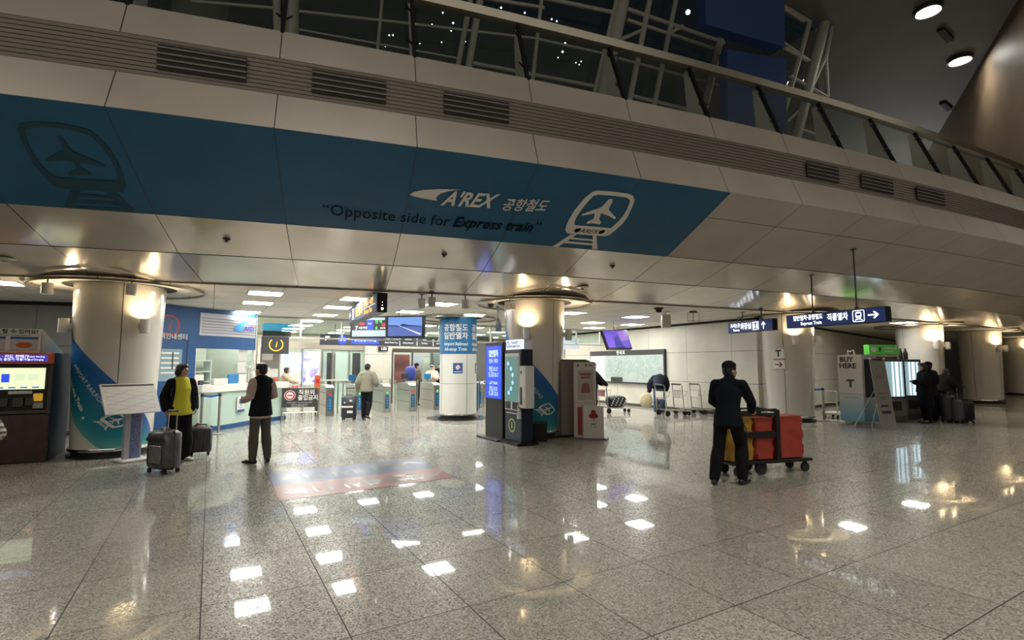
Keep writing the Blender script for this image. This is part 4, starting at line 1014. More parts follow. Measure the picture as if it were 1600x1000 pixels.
# wall strip with notices under the sign
t = thing('notice_wall', 'narrow grey wall panel with white notices between booth window and glass doors', 'wall panel', uv(uvat(406, 17.9), 17.9), R_(YAW))
wl = uvat(437, 17.6)-uvat(406, 17.6)
b = MB(); b.box((wl/2, 0, 1.1), (wl, .06, 2.2)); b.build('panel', mat('taupe', (.20, .18, .16), .5), t)
for k, (x_, z_, w_, h_, mm) in enumerate(((.35, 1.93, .38, .26, 'white'), (.72, 1.40, .30, .26, 'white'), (.72, 1.1, .30, .32, 'orange'), (.28, 1.4, .3, .35, 'white'))):
    b = MB(); b.box((wl*x_*.95+.02, -.035, z_), (w_*.8, .01, h_)); b.build('notice', M[mm], t)
# station sign strip
vS = 19.6; uA, uB = uvat(499, vS), uvat(708, vS); zt, zb = uvz(600, 527, vS)+.06, uvz(600, 539, vS)-.04
t = thing('station_sign', 'long dark station sign strip hanging behind the twin screens', 'sign', uv(uA, vS), R_(YAW)); Ls = uB-uA
b = MB(); b.box((Ls/2, .05, (zt+zb)/2), (Ls, .1, zt-zb)); b.build('sign_case', M['charcoal'], t)
for s in (.1, .5, .9): b = MB(); b.cyl((Ls*s, .05, zt), (Ls*s, .05, CEIL), .015, n=6); b.build('hanger', M['dsteel'], t)
zc = (zt+zb)/2; b = MB(); b.box((Ls*.31, -.003, zc-.02), (Ls*.20, .006, (zt-zb)*.6)); b.build('line_colour_strip', M['ledblue'], t)
b = ringpoly(Ls*.15, zc, 0, .17, y=-.003); b.build('line_disc', M['ledblue'], t)
letter(t, [('◤', .3, Ls*.05, zc), ('공항', .13, Ls*.15, zc), ('인천공항1터미널', .12, Ls*.31, zc), ('디지털미디어시티', .08, Ls*.50, zc+.06), ('Digital Media City', .07, Ls*.50, zc-.06), ('김포공항', .08, Ls*.63, zc+.06), ('Gimpo Airport', .07, Ls*.63, zc-.06), ('|', .3, Ls*.565, zc), ('|', .3, Ls*.70, zc), ('계양', .08, Ls*.76, zc+.06), ('Gyeyang', .07, Ls*.76, zc-.06), ('|', .3, Ls*.83, zc), ('검암', .08, Ls*.88, zc+.06), ('Geomam', .07, Ls*.88, zc-.06)], M['lit'], y=-.008)
# clock on the pier
p = uv(uvat(598, 21.95), 21.95); t = thing('digital_clock', 'small black digital clock high on the cream pier behind the gates', 'clock', (p.x, p.y, uvz(598, 545, 21.95)), R_(YAW))
b = MB(); b.box((0, 0, 0), (.42, .07, .20)); b.build('clock_case', M['black'], t); letter(t, [('1:52', .15, .02, 0, dict(bold=.003))], M['lit'], y=-.038)
# glass doors / lift front left of the pier, at v=22.6
vd = 22.2
def panelat(name, px0, px1, py0, py1, v, m, th=.04, label=None, cat=None, grp=None):
    a, c = uvat(px0, v), uvat(px1, v); z1, z0 = uvz((px0+px1)/2, py0, v), max(0.0, uvz((px0+px1)/2, py1, v))
    p = uv(a, v); o = MB().box(((c-a)/2, 0, (z0+z1)/2), (c-a, th, z1-z0)).build(name, m, None)
    if label: tag(o, label, cat, grp)
    o.location = p; o.rotation_euler = (0, 0, R_(YAW)); return o
t = thing('glass_doors', 'row of tall pale glass doors in steel frames behind the gates, left of the cream pier', 'door', uv(uvat(437, vd), vd), R_(YAW)); o_ = uvat(437, vd)
xs = [uvat(x, vd)-o_ for x in (437, 471, 503, 520, 545, 569)]
for i, x_ in enumerate(xs): b = MB(); b.box((x_, 0, 1.15), (.09, .09, 2.3)); b.build('door_post', M['steel'], t)
b = MB(); b.box(((xs[0]+xs[-1])/2, 0, 2.42), (xs[-1]-xs[0]+.1, .3, .26)); b.build('door_header', mat('beige_metal', (.42, .38, .30), .3, .5), t)
for a, c in zip(xs, xs[1:]): b = MB(); b.box(((a+c)/2, 0, 1.15), (c-a-.1, .015, 2.26)); b.build('glass_leaf', M['frost'] if a > xs[1] else M['glass'], t); 
b = MB(); b.box(((xs[0]+xs[-1])/2, -.06, 1.03), (xs[-1]-xs[0], .03, .07)); b.build('push_rail', M['offwhite'], t)
for a in (xs[2]+.35, xs[4]+.3): b = MB(); b.box((a, -.02, 1.2), (.32, .03, 1.9)); b.build('dark_slot', M['ink'], t)
# posters behind the doors
m1 = pic_mat('poster_coast', [(.75, .75, .35), (.75, .85, .9), (.25, .4, .6), (.85, .5, .25)], 1.0, .3)
m2 = pic_mat('poster_violet', [(.12, .12, .5), (.3, .28, .85), (.55, .6, .95), (.2, .25, .6)], 1.3, .4)
vp = 21.8
o = panelat('light_box_poster', 439, 470, 551, 600, vp, m1, .1, 'lit poster with a coast picture in pale blue, yellow and orange behind the barrier', 'poster')
o = panelat('light_box_poster', 474, 499, 549, 601, vp, m2, .1, 'lit violet poster with a pale sail shape behind the barrier', 'poster')
k_ = uvat(487, vp)-uvat(474, vp)
flat(o, 'poster_sail', [(k_*.3, 1.5), (k_*1.1, 1.05), (k_*.9, 1.0), (k_*1.8, .9), (k_*.4, .85)], M['white'], y=-.06)
# right of the pier
o = panelat('glass_screen', 613, 700, 549, 640, 22.0, M['glass'], .02, 'tall glass screen in a dark frame between pier and blue-topped column', 'glass screen')
for x in (613, 644, 675, 700): q = panelat('screen_post', x-1, x+1, 547, 642, 22.0, M['dsteel'], .07); q.parent = o; q.location = (uvat(x-1, 22)-uvat(613, 22), 0, 0); q.rotation_euler = (0, 0, 0)
q = panelat('screen_header', 613, 700, 545, 551, 22.0, M['dsteel'], .1); q.parent = o; q.location = (0, 0, 0); q.rotation_euler = (0, 0, 0)
panelat('poster_panel', 616, 640, 554, 600, 22.9, mat('rose_panel', (.42, .13, .14), .5), .05, 'dull red panel behind the glass right of the cream pier', 'panel')
panelat('poster_panel', 645, 660, 556, 622, 23.2, mat('lilac_panel', (.52, .50, .60), .5), .05, 'pale lilac panel behind the glass', 'panel')
panelat('ticket_cabinet', 660, 669, 562, 640, 23.4, M['offwhite'], .3, 'pale upright cabinet behind the glass', 'cabinet')
panelat('poster_panel', 672, 690, 552, 622, 23.0, mat('greygreen_panel', (.22, .26, .24), .5), .05, 'grey-green panel behind the glass next to the blue-topped column', 'panel')
# small information monitors on the gates
for x, y, v_ in ((632, 588, 19.2), (668, 588, 19.4), (551, 590, 18.6)):
    lab = {632: 'grey back of a small monitor behind the third gate', 668: 'small blue notice monitor behind the fourth gate', 551: 'small blue notice monitor behind the walking man'}[x]
    u_ = uvat(x, v_); z_ = uvz(x, y, v_); t = thing('gate_monitor', lab, 'monitor', uv(u_, v_), R_(YAW))
    b = MB(); b.cyl((0, 0, .99), (0, 0, z_), .02, n=8); b.build('stand', M['dsteel'], t); b = MB(); b.box((0, -.03, z_), (.26, .05, .2)); b.build('monitor_case', M['charcoal'] if x == 632 else M['skyblue'], t)
# blue bars right of the white column
for i, (x, y) in enumerate(((746, 641), (753, 639))):
    p = gr(x, y); o = MB().tube([(0, 0, 0), (0, 0, .98), (.02, .3, 1.02), (.02, .9, 1.0), (.02, .9, 0)], .03, 8).build('guide_rail', M['blue'] if i == 0 else M['chrome'], None, True); tag(o, ('blue tubular guide rail right of the white column', 'chrome tubular guide rail behind the blue one')[i], 'rail', None, p)
o = panelat('dark_partition', 716, 770, 520, 625, 24.5, mat('olive_dark', (.08, .08, .07), .5), .1, 'dark partition wall seen between the white column and the blue totem', 'partition')
# white board and grey window near the wall map, left end
o = panelat('lit_board', 880, 905, 528, 546, 17.6, glow('board_white', (.8, .85, .9), .5), .08, 'small white lit board beside the middle wrapped column', 'sign')
q = panelat('board_post', 881, 883, 500, 560, 17.65, M['steel'], .04, 'steel post beside the white lit board', 'post')
o = panelat('grey_window', 881, 904, 549, 562, 23, mat('grey_green', (.2, .24, .22), .4), .05, 'small grey hatch in the far cream wall', 'hatch')

q_ = uv(.2, 17.0, CEIL)
dup(L0, q_, None, 'added ceiling light brightening the blue booth, hidden from view by its header')  # unseen panel added to brighten the room behind the booth window
# ================================================================ FIXED FURNITURE
# ---- railway information booth
BX, BY = -8.15-.357*1.3, 13.3-.934*1.3; BRZ = math.atan2(.934, .357); BH = CEIL-.02
t = thing('information_booth', 'blue railway information booth with louvred header and a pale curved counter', 'booth', (BX, BY, 0), BRZ)
Mi = Matrix.Translation((BX, BY, 0)) @ Matrix.Rotation(BRZ, 4, 'Z'); Mi.invert()
def lw(x, y, z=0): return tuple(Mi @ Vector((x, y, z)))
b = MB(); b.box((.65, .06, BH/2), (1.3, .12, BH)); b.box((.06, 1.0, BH/2), (.12, 1.8, BH)); b.build('side_wall', M['blue'], t)
d_ = MB().box((.62, -.012, 1.13), (.80, .03, 2.26)).build('door', M['blue'], t)
b = MB(); b.box((.62, -.03, 2.27), (.86, .012, .02)); b.box((.20, -.03, 1.13), (.02, .012, 2.26)); b.box((1.04, -.03, 1.13), (.02, .012, 2.26)); b.build('door_gap', M['ink'], d_)
b = MB(); b.box((.62, -.032, 1.65), (.56, .012, .78)); b.build('door_window', mat('window_grey_blue', (.25, .36, .40), .2), d_)
b = MB()
for k in range(5): b.box((.60, -.04, 1.94-.12*k), (.44, .004, .045))
b.build('door_notice', M['white'], d_); b = MB(); b.box((.66, -.042, 1.75), (.035, .006, .42)); b.build('door_bar', M['ink'], d_)
b = MB(); b.cyl((.96, -.05, .98), (.96, -.05, 1.16), .014, n=8); b.cyl((.96, -.02, 1.0), (.96, -.05, 1.0), .01, n=6); b.cyl((.96, -.02, 1.14), (.96, -.05, 1.14), .01, n=6); b.build('door_handle', M['chrome'], d_)
b = ringpoly(.56, 2.62, .225, .265, y=-.008); b.build('red_ring', mat('dull_red', (.42, .05, .04), .5), t)
letter(t, [('i', .40, .55, 2.62, dict(shear=.3, bold=.004))], mat('dull_red2', (.30, .045, .05), .5), y=-.008, name='red_letter')
letter(t, [('고객안내센터', .165, .62, 2.345, dict(sx=.95, bold=.002))], M['offwhite'], y=-.008)
# header over the window, gently bowed outwards
def bow(x0, x1, z0, z1, dy, bulge, n=14, th=.10):
    b = MB(); P = []
    for i in range(n+1):
        s = i/n; P.append((x0+(x1-x0)*s, dy-bulge*math.sin(PI*s)))
    for i in range(n):
        (xa, ya), (xb, yb) = P[i], P[i+1]
        v = [(xa, ya, z0), (xb, yb, z0), (xb, yb, z1), (xa, ya, z1), (xa, ya+th, z0), (xb, yb+th, z0), (xb, yb+th, z1), (xa, ya+th, z1)]
        b.add(v, [(0, 1, 2, 3), (7, 6, 5, 4), (0, 4, 5, 1), (3, 2, 6, 7)]+([(0, 3, 7, 4)] if i == 0 else [])+([(1, 5, 6, 2)] if i == n-1 else []))
    return b
X1 = 3.16
bow(1.3, X1, 2.08, BH, 0, .12).build('header', M['blue'], t)
hp = bow(1.36, X1-.04, 2.42, BH-.12, -.02, .12, th=.03).build('louvre_panel', mat('pale_panel', (.50, .50, .55), .3), t)
for k in range(6):
    z = 2.50+.075*k; bow(1.40, X1-.06, z-.012, z+.008, -.035, .12, th=.02).build('louvre_slat', mat('slat_grey', (.20, .20, .22), .35) if k == 0 else bpy.data.materials['slat_grey'], hp)
sh = [(2.25, 2.62), (2.32, 2.74), (2.50, 2.84), (2.78, 2.86), (2.62, 2.80), (2.56, 2.72), (2.58, 2.60), (2.40, 2.57)]
b = MB(); v, f = fill([sh], .2); b.add([(x, -.06-.12*math.sin(PI*(x-1.3)/(X1-1.3)), z) for x, z in v], f); b.build('blue_swoosh', mat('swoosh_sky', (.02, .22, .55), .4), t)
v, f = glyphs('AREX', .20, shear=.3, bold=.006, align='LEFT'); b = MB(); b.add([(2.60+x*.85, -.06-.12*math.sin(PI*(2.6+x-1.3)/(X1-1.3)), 2.67+z) for x, z in v], f); b.build('header_lettering', mat('indigo', (.05, .04, .25), .5), t)
b = MB(); b.cyl((X1, .05, 1.0), (X1, .05, BH), .05, n=12); b.cyl((1.32, .06, 1.0), (1.32, .06, 2.1), .03, n=8); b.build('window_post', M['offwhite'], t)
b = MB(); b.box(((1.3+X1)/2, .06, 1.62), (X1-1.35, .01, .92)); b.build('window_glass', M['glass'], t)
# papers taped in the window
for x_, z_ in ((2.78, 1.93), (2.78, 1.58), (2.78, 1.24), (1.44, 1.25)):
    b = MB(); b.box((x_, .045, z_), (.30, .006, .30)); b.build('taped_paper', M['white'], t)
# room behind the window
b = MB(); b.box((2.1, 2.1, 1.56), (4.6, .08, 3.1)); b.box((X1+.1, 1.1, 1.5), (.06, 2.0, 3.0)); b.build('room_wall', mat('room_cream', (.62, .61, .50), .6), t)
s = thing('office_shelf', 'white open shelf rack inside the booth, seen through its window', 'shelf', tuple((Mi.inverted() @ Vector((2.3, 1.75, 0)))), BRZ)
b = MB(); [b.box((x, 0, .9), (.05, .3, 1.8)) for x in (-.7, .1, .75)]; b.build('upright', M['white'], s)
for z in (1.15, 1.45, 1.78): b = MB(); b.box((.02, 0, z), (1.45, .32, .04)); b.build('shelf_board', M['white'], s)
# counter
cp = [(-8.02, 12.78), (-7.72, 12.80), (-7.52, 12.98), (-7.40, 13.35), (-7.33, 13.85), (-7.27, 14.45), (-7.16, 15.05), (-7.0, 15.55), (-6.88, 15.85)]
bk = [(-7.45, 16.1), (-7.72, 15.2), (-8.04, 14.1), (-8.3, 13.3)]
c = thing('service_counter', 'pale green curved counter with a white top along the front of the blue booth', 'counter', (-7.6, 14.2, 0))
def cc(P, k=1.0, off=0.0):
    out = []
    for x, y in P: out.append((x+off+7.6, y-14.2))
    return out
mint = mat('mint_panel', (.46, .60, .52), .3, coat=.2)
b = MB(); b.prism(cc(cp)+cc(bk), .85, z0=.12); b.build('counter_front', mint, c)
b = MB(); b.prism(cc(cp, off=.006)+cc(bk), .12); b.build('kick_strip', M['blue'], c)
b = MB(); b.prism(cc(cp, off=.07)+cc(bk), .17, z0=.97); b.build('worktop', M['white'], c)
q = thing('counter_notice', 'white and blue notice sheet fixed to the green counter front', 'notice', (-7.275, 13.95, .60), R_(84))
b = MB(); b.box((0, 0, 0), (.30, .02, .42)); b.build('sheet', M['white'], q); b = MB(); b.box((0, -.012, -.17), (.30, .005, .07)); b.box((0, -.012, .08), (.16, .004, .13)); b.build('blue_print', M['swblue'], q)
letter(q, [('안내', .06, 0, -.03), ('이용시간', .045, 0, -.09)], M['ink'], y=-.013)
for k, (x, y, z, m_, lab, dd) in enumerate(((-7.62, 13.5, 1.14, 'offwhite', 'white leaflet box with small round prints on the booth counter', (.12, .52, .16)), (-7.7, 14.3, 1.14, 'skyblue', 'small pale blue monitor back on the booth counter', (.06, .42, .26)),
        (-7.45, 15.25, 1.14, 'white', 'white plastic organiser at the right end of the counter', (.25, .4, .16)), (-7.9, 13.15, 1.14, 'charcoal', 'small dark card reader on the left of the counter', (.08, .14, .12)))):
    o = MB().box((0, 0, dd[2]/2), dd, bev=.015).build(('leaflet_box', 'counter_monitor', 'organiser', 'card_reader')[k], M[m_], None); tag(o, lab, ('box', 'monitor', 'organiser', 'card reader')[k], None, (x, y, z), R_(-8))
# desk fan on the counter
f_ = thing('desk_fan', 'small wire desk fan standing on the booth counter', 'fan', (-7.5, 14.75, 1.14), R_(75))
b = MB(); b.cyl((0, 0, 0), (0, 0, .02), .09, n=16); b.cyl((0, 0, 0), (0, 0, .34), .014, n=8); b.build('stand', M['offwhite'], f_)
b = MB(); 
for a in range(12): b.tube([(.03*math.cos(a*PI/6), -.06, .46+.03*math.sin(a*PI/6)), (.17*math.cos(a*PI/6), -.05, .46+.17*math.sin(a*PI/6)), (.17*math.cos(a*PI/6), .0, .46+.17*math.sin(a*PI/6))], .003, 4)
b.tube([(.175*math.cos(a*PI/12), -.03, .46+.175*math.sin(a*PI/12)) for a in range(24)], .006, 5, True); b.build('cage', M['chrome'], f_)
b = MB(); b.cyl((0, -.04, .46), (0, .06, .46), .04, n=10); b.build('motor', M['offwhite'], f_)
for a in range(3):
    b = MB(); q_ = a*2*PI/3; b.add([(0, -.02, .46), (.14*math.cos(q_), -.03, .46+.14*math.sin(q_)), (.15*math.cos(q_+.5), -.01, .46+.15*math.sin(q_+.5)), (.10*math.cos(q_+.8), -.005, .46+.10*math.sin(q_+.8))], [(0, 1, 2, 3)]); b.build('blade', M['frost'], f_)

# ---- ticket vending machine at the left
TX, TY, TR = -7.95, 8.96, R_(30); W, D, H = 1.75, 1.30, 1.86
t = thing('ticket_machine', 'ticket vending machine with orange header and lit touchscreen at the left edge', 'ticket machine', (TX, TY, 0), TR)
b = MB(); b.box((-W/2, D/2+.06, H/2), (W, D-.12, H)); b.build('cabinet_body', M['charcoal'], t)
b = MB(); b.box((-W/2, .03, .42), (W-.02, .06, .80), bev=.01); b.build('lower_door', mat('dark_maroon', (.055, .025, .028), .25, var=.2, coat=.4), t)
b = MB(); b.box((-W/2, .05, 1.24), (W-.10, .04, .84)); b.build('recess_panel', M['black'], t)
b = MB(); b.box((-.02, .03, 1.24), (.05, .10, .84)); b.box((-W+.02, .03, 1.24), (.05, .10, .84)); b.box((-W/2, .02, .86), (W, .10, .05)); b.build('recess_frame', M['dsteel'], t)
b = MB(); b.box((-W/2, .02, 1.765), (W, .12, .19), bev=.015); b.build('orange_header', M['orange'], t)
b = MB(); b.box((-.47, -.045, 1.765), (.80, .01, .12)); s = b.build('header_sign', glow('violet_sign', (.05, .04, .35), .8), t)
letter(s, [('승차권 · 카드 판매기', .062, -.58, 1.79), ('Ticket Vending', .036, -.22, 1.79), ('교통카드 충전기 사용가능', .05, -.56, 1.74), ('and Charging', .036, -.22, 1.74)], M['lit'], y=-.052)
scr = MB().box((-.43, .02, 1.42), (.66, .03, .36)).build('touchscreen', glow('tvm_screen', (.75, .82, .5), .85), t)
b = MB(); b.box((-.60, .002, 1.43), (.10, .004, .14)); [b.box((-.66+.15*k, .002, 1.27), (.09, .004, .02)) for k in range(4)]; b.build('screen_buttons', M['ledblue'], scr)
b = MB(); b.box((-.42, .002, 1.44), (.13, .004, .12)); b.box((-.25, .002, 1.44), (.13, .004, .12)); b.build('screen_tiles', mat('tile_pale', (.55, .6, .4), .5, emit=(.7, .8, .55), es=.7), scr)
for x_, z_, w_, h_, m_, n_ in ((-.40, 1.185, .30, .05, 'offwhite', 'label_plate'), (-.17, 1.10, .12, .13, 'yellow', 'yellow_card'), (-.62, 1.02, .15, .14, 'dsteel', 'coin_slot'), (-.42, 1.02, .14, .16, 'dsteel', 'card_slot'), (-.27, 1.03, .12, .14, 'dsteel', 'note_slot'), (-.16, .96, .14, .10, 'steel', 'ticket_tray')):
    b = MB(); b.box((x_, .01, z_), (w_, .04, h_), bev=.006); b.build(n_, M[m_], t)
b = MB(); b.box((-W/2, .05, .015), (W, .06, .03)); b.build('foot_plate', M['ink'], t)
q = thing('notice_panel', 'white notice panel with red and yellow pictures standing on top of the ticket machine', 'notice', (TX, TY, H), TR)
b = MB(); b.box((-W/2-.06, .10, .20), (W-.30, .02, .42)); b.build('panel', M['white'], q)
b = MB(); b.add([(-.20, .11, 0), (-.20, .11, .41), (.0, .7, 0)], [(0, 1, 2)]); b.add([(-.21, .11, 0), (-.21, .11, .41), (-.01, .7, 0)], [(0, 1, 2)]); b.build('side_brace', M['offwhite'], q)
for x_, m_ in ((-.42, 'orange'), (-.84, 'yellow'), (-1.26, 'orange')):
    b = MB(); b.box((x_, .085, .15), (.36, .006, .24)); s = b.build('picture_card', mat('card_grey', (.50, .50, .52), .5) if 'card_grey' not in bpy.data.materials else bpy.data.materials['card_grey'], q)
    b = MB(); b.box((x_, .08, .25), (.36, .005, .035)); b.build('card_title', M['swblue'], s); b = MB(); b.sph((x_, .08, .13), (.11, .004, .05), 14, 8); b.build('card_picture', M[m_], s)
letter(q, [('이제 카드로 탈 수 있어요!', .085, -.70, .355, dict(bold=.002)), ('Pay with your card on transportation', .045, -.68, .298)], M['ink'], y=.085)
# ---- map stand in front of the far-left column
p = gr(208, 721); t = thing('map_stand', 'tilted white map panel on a perforated grey post in front of the far-left column', 'sign stand', p, R_(58))
b = MB(); b.box((.02, .10, .02), (.46, .42, .04), bev=.01); b.build('base_plate', M['white'], t)
b = MB(); b.box((.02, .14, .42), (.26, .08, .80)); b.build('post', mat('post_grey', (.38, .38, .40), .5), t)
b = MB(); b.box((.05, .098, .42), (.15, .008, .76)); b.build('perforated_face', mat('perforated_blue', (.12, .14, .27), .5, var=.7, vscale=90), t)
bz = Matrix.Translation((-.02, .06, 1.06)) @ Matrix.Rotation(R_(-40), 4, 'X') @ Matrix(((1, 0, .28, 0), (0, 1, 0, 0), (0, 0, 1, 0), (0, 0, 0, 1)))
bz = Matrix.Translation((-.02, .06, 1.07)) @ Matrix.Rotation(R_(-32), 4, 'X')
b = MB(); b.box((-.05, 0, 0), (.82, .03, .58), M4=bz); s = b.build('map_panel', M['white'], t)
b = MB(); b.box((-.05, -.018, .255), (.78, .004, .035), M4=bz); b.build('title_bar', M['dsteel'], s)
b = MB()
for k in range(9):
    y0 = .2-.05*k; pts_ = [(-.42+.09*i, -.0185, y0-.03+.03*math.sin(i*1.3+k*2.1)) for i in range(9)]
    for (a0, _, c0), (a1, _, c1) in zip(pts_, pts_[1:]): b.add([(a0, -.018, c0-.0022), (a1, -.018, c1-.0022), (a1, -.018, c1+.0022), (a0, -.018, c0+.0022)], [(0, 1, 2, 3)], bz)
b.build('map_lines', mat('map_grey', (.3, .32, .33), .6), s)

# ---- blue totem and information kiosk by the middle column
A, B_ = gr(757, 682), gr(784, 689)
t = thing('display_totem', 'tall black display totem with a blue lit Korean timetable, left of the information kiosk', 'display', A, math.atan2(B_.y-A.y, B_.x-A.x)); Lt = (B_-A).length
HT = 2.14
b = MB(); b.box((Lt/2, .10, .02), (Lt+.18, .55, .04), bev=.012); b.build('base_plate', M['charcoal'], t)
b = MB(); b.box((Lt/2, .08, HT/2+.02), (Lt, .12, HT), bev=.01); b.build('totem_body', M['black'], t)
b = MB(); b.box((Lt/2, .015, 1.49), (Lt-.10, .01, 1.18)); s = b.build('screen', M['ledblue'], t)
letter(s, [('일반열차', .17, Lt/2, 1.90, dict(bold=.003, sx=.72)), ('첫차 / 막차', .12, Lt/2, 1.73, dict(sx=.8)), ('평일 05:17', .13, Lt/2, 1.55, dict(sx=.75)), ('토.공휴 05:17', .13, Lt/2, 1.42, dict(sx=.66)), ('LAST TRAIN', .09, Lt/2, 1.24, dict(sx=.8)), ('평일 23:25', .12, Lt/2, 1.11, dict(sx=.75)), ('토.공휴 23:25', .12, Lt/2, 1.0, dict(sx=.68))], glow('screen_text', (.55, .75, 1), 1.3), y=.006)
A, B_ = gr(789, 690), gr(815, 697)
rzk = math.atan2(B_.y-A.y, B_.x-A.x); t = thing('information_kiosk', 'navy information kiosk with a lit route screen, white header and a green-ringed i', 'kiosk', A, rzk); Lk = (B_-A).length; HK = 1.92
b = MB(); b.box((Lk/2, .12, .03), (Lk+.12, .50, .06)); b.build('base_plate', M['black'], t)
b = MB(); b.box((Lk/2, .14, .06+HK/2), (Lk, .28, HK), bev=.012); b.build('kiosk_body', mat('kiosk_navy', (.012, .02, .045), .35), t)
b = MB(); b.box((Lk*.48, -.008, 1.30), (Lk*.88, .03, 1.20), bev=.012); b.build('white_bezel', M['white'], t)
b = MB(); b.box((Lk*.48, -.028, 1.36), (Lk*.74, .008, .94)); s = b.build('route_screen', mat('route_screen', (.04, .09, .09), .12, emit=(.07, .16, .15), es=.8), t)
b = MB(); 
for k, (x_, z_) in enumerate(((-.13, 1.68), (.0, 1.57), (.07, 1.44), (.07, 1.28), (.0, 1.15), (-.10, 1.06))): b.cyl((Lk*.46+x_, -.033, z_), (Lk*.46+x_, -.038, z_), .045, n=16)
b.build('route_dots', glow('dot_cyan', (.3, .6, 1), 1.0), s)
b = MB(); b.box((Lk*.48, -.034, .80), (.01, .004, .01)); b.tube([(Lk*.46-.13, -.034, 1.68), (Lk*.46-.17, -.034, 1.5), (Lk*.46+.07, -.034, 1.40), (Lk*.46+.07, -.034, 1.28), (Lk*.46-.1, -.034, 1.06)], .006, 5); b.build('route_line', M['white'], s)
for x_, w_ in ((.25, .22), (.72, .26)): b = MB(); b.box((Lk*x_, -.028, .80), (w_, .01, .15)); b.build('slot', M['ink'], t)
b = MB(); b.box((Lk*.46, .06, 2.08), (Lk*.94, .08, .22), bev=.01); s = b.build('lit_header', glow('header_white', (.8, .85, 1), .75), t)
letter(s, [('◎', .18, Lk*.14, 2.08), ('TRANSIT', .075, Lk*.56, 2.12, dict(bold=.002)), ('INFORMATION', .065, Lk*.56, 2.04, dict(bold=.002))], M['swblue'], y=.015)
b = MB(); b.box((Lk*.45, -.004, .635), (Lk*.75, .006, .02)); b.build('caption_strip', M['offwhite'], t)
b = ringpoly(Lk*.44, .38, .115, .145, y=-.006); b.build('green_ring', mat('lime', (.45, .55, .12), .5), t); letter(t, [('i', .2, Lk*.44, .38, dict(bold=.005))], M['offwhite'], y=-.006)
# white card dispenser on its right side
b = MB(); b.box((Lk+.12, .06, 1.20), (.24, .22, .86), bev=.015); s = b.build('white_dispenser', M['white'], t)
b = MB(); b.box((Lk+.07, -.052, 1.02), (.07, .01, .36)); b.build('dispenser_slot', M['ink'], s); b = MB(); b.box((Lk+.07, -.052, 1.50), (.04, .01, .05)); b.build('sensor_window', M['ink'], s)
b = MB(); b.tube([(Lk+.05, -.10, .72), (Lk+.05, -.12, .80), (Lk+.05, -.08, .88)], .012, 6); b.lathe([(0, 0), (.045, 0), (.045, .13), (.02, .16), (.02, .20), (0, .20)], c=(Lk+.07, -.10, .56), n=14); b.build('sanitiser_bottle', M['white'], s)
p = gr(839, 690); o = MB().box((0, .15, .2), (.42, .34, .40), bev=.015).build('waste_bin', M['black'], None); tag(o, 'low black bin between information kiosk and middle column', 'bin', None, p, R_(-6))
p = gr(856, 682); t = thing('socket_box', 'small white box on a short pole leaning by the middle wrapped column', 'box', (p.x, p.y-.12, 0), 0)
b = MB(); b.cyl((0, 0, 0), (0, 0, .5), .015, n=8); b.build('pole', M['steel'], t); b = MB(); b.box((0, 0, .56), (.15, .07, .16), bev=.01); b.box((.05, -.02, .40), (.10, .05, .10), bev=.01); b.build('white_case', M['white'], t)
# ---- grey machine and the board with the red clover
p = gr(899, 687); t = thing('grey_cabinet', 'tall grey machine with rounded top standing behind the clover board', 'machine', (p.x-.02, p.y+.34, 0), R_(10))
b = MB(); b.box((-.02, .5, .89), (.92, .9, 1.78), bev=.05); b.build('cabinet_body', mat('grey_brown', (.11, .10, .09), .5, var=.08), t)
b = MB(); b.box((.08, .02, .9), (.72, .06, 1.72), bev=.03); b.build('front_frame', mat('brown_grey', (.16, .14, .115), .5), t)
b = MB(); b.box((-.3, .25, .03), (.5, .5, .06)); b.build('plinth', M['black'], t)
A, B_ = gr(897, 686), gr(932, 687.5)
t = thing('clover_board', 'white notice board with faded red print and a dark red clover', 'notice board', A, R_(-4)); Lc = .50
b = MB(); b.add([(-.14, -.12, 0), (.70, -.16, 0), (.78, .06, 0), (-.10, .18, 0), (-.14, -.12, .03), (.70, -.16, .03), (.78, .06, .03), (-.10, .18, .03)], [(3, 2, 1, 0), (4, 5, 6, 7), (0, 1, 5, 4), (1, 2, 6, 5), (2, 3, 7, 6), (3, 0, 4, 7)]); b.build('foot_plate', mat('brown_foot', (.14, .11, .09), .6), t)
b = MB(); b.box((Lc/2, 0, .87), (Lc, .06, 1.70), bev=.025); s = b.build('tall_panel', mat('board_white', (.52, .49, .44), .5), t)
b = MB(); b.box((Lc/2+.02, -.032, 1.20), (.36, .006, .66)); b.build('poster_sheet', mat('poster_beige', (.38, .33, .29), .6), s)
b = MB(); b.box((Lc/2+.02, -.038, 1.44), (.26, .004, .05)); b.box((Lc/2+.02, -.038, 1.37), (.2, .004, .04)); b.sph((Lc/2+.02, -.038, 1.17), (.09, .004, .08), 14, 8); b.box((Lc/2+.02, -.038, 1.08), (.2, .004, .1)); b.build('poster_print', mat('faded_red', (.22, .09, .075), .6), s)
b = MB(); b.sph((.10, -.033, 1.64), (.022, .004, .022), 8, 6); b.sph((.28, -.033, 1.64), (.022, .004, .022), 8, 6); b.box((.38, -.033, 1.64), (.09, .004, .02)); b.build('small_marks', M['ink'], s)
letter(s, [('커피 한잔의 여유를 드립니다', .04, Lc/2, .80), ('COFFEE MACHINE', .035, Lc/2, .74)], mat('faded_brown', (.2, .12, .1), .6), y=-.033)
b = MB(); b.box((.43, -.05, .38), (.46, .05, .72), bev=.008); s = b.build('clover_panel', mat('clover_white', (.56, .53, .48), .5), t)
b = MB()
for x_, z_ in ((.43, .60), (.385, .52), (.475, .52)): b.cyl((x_, -.076, z_), (x_, -.082, z_), .055, n=18)
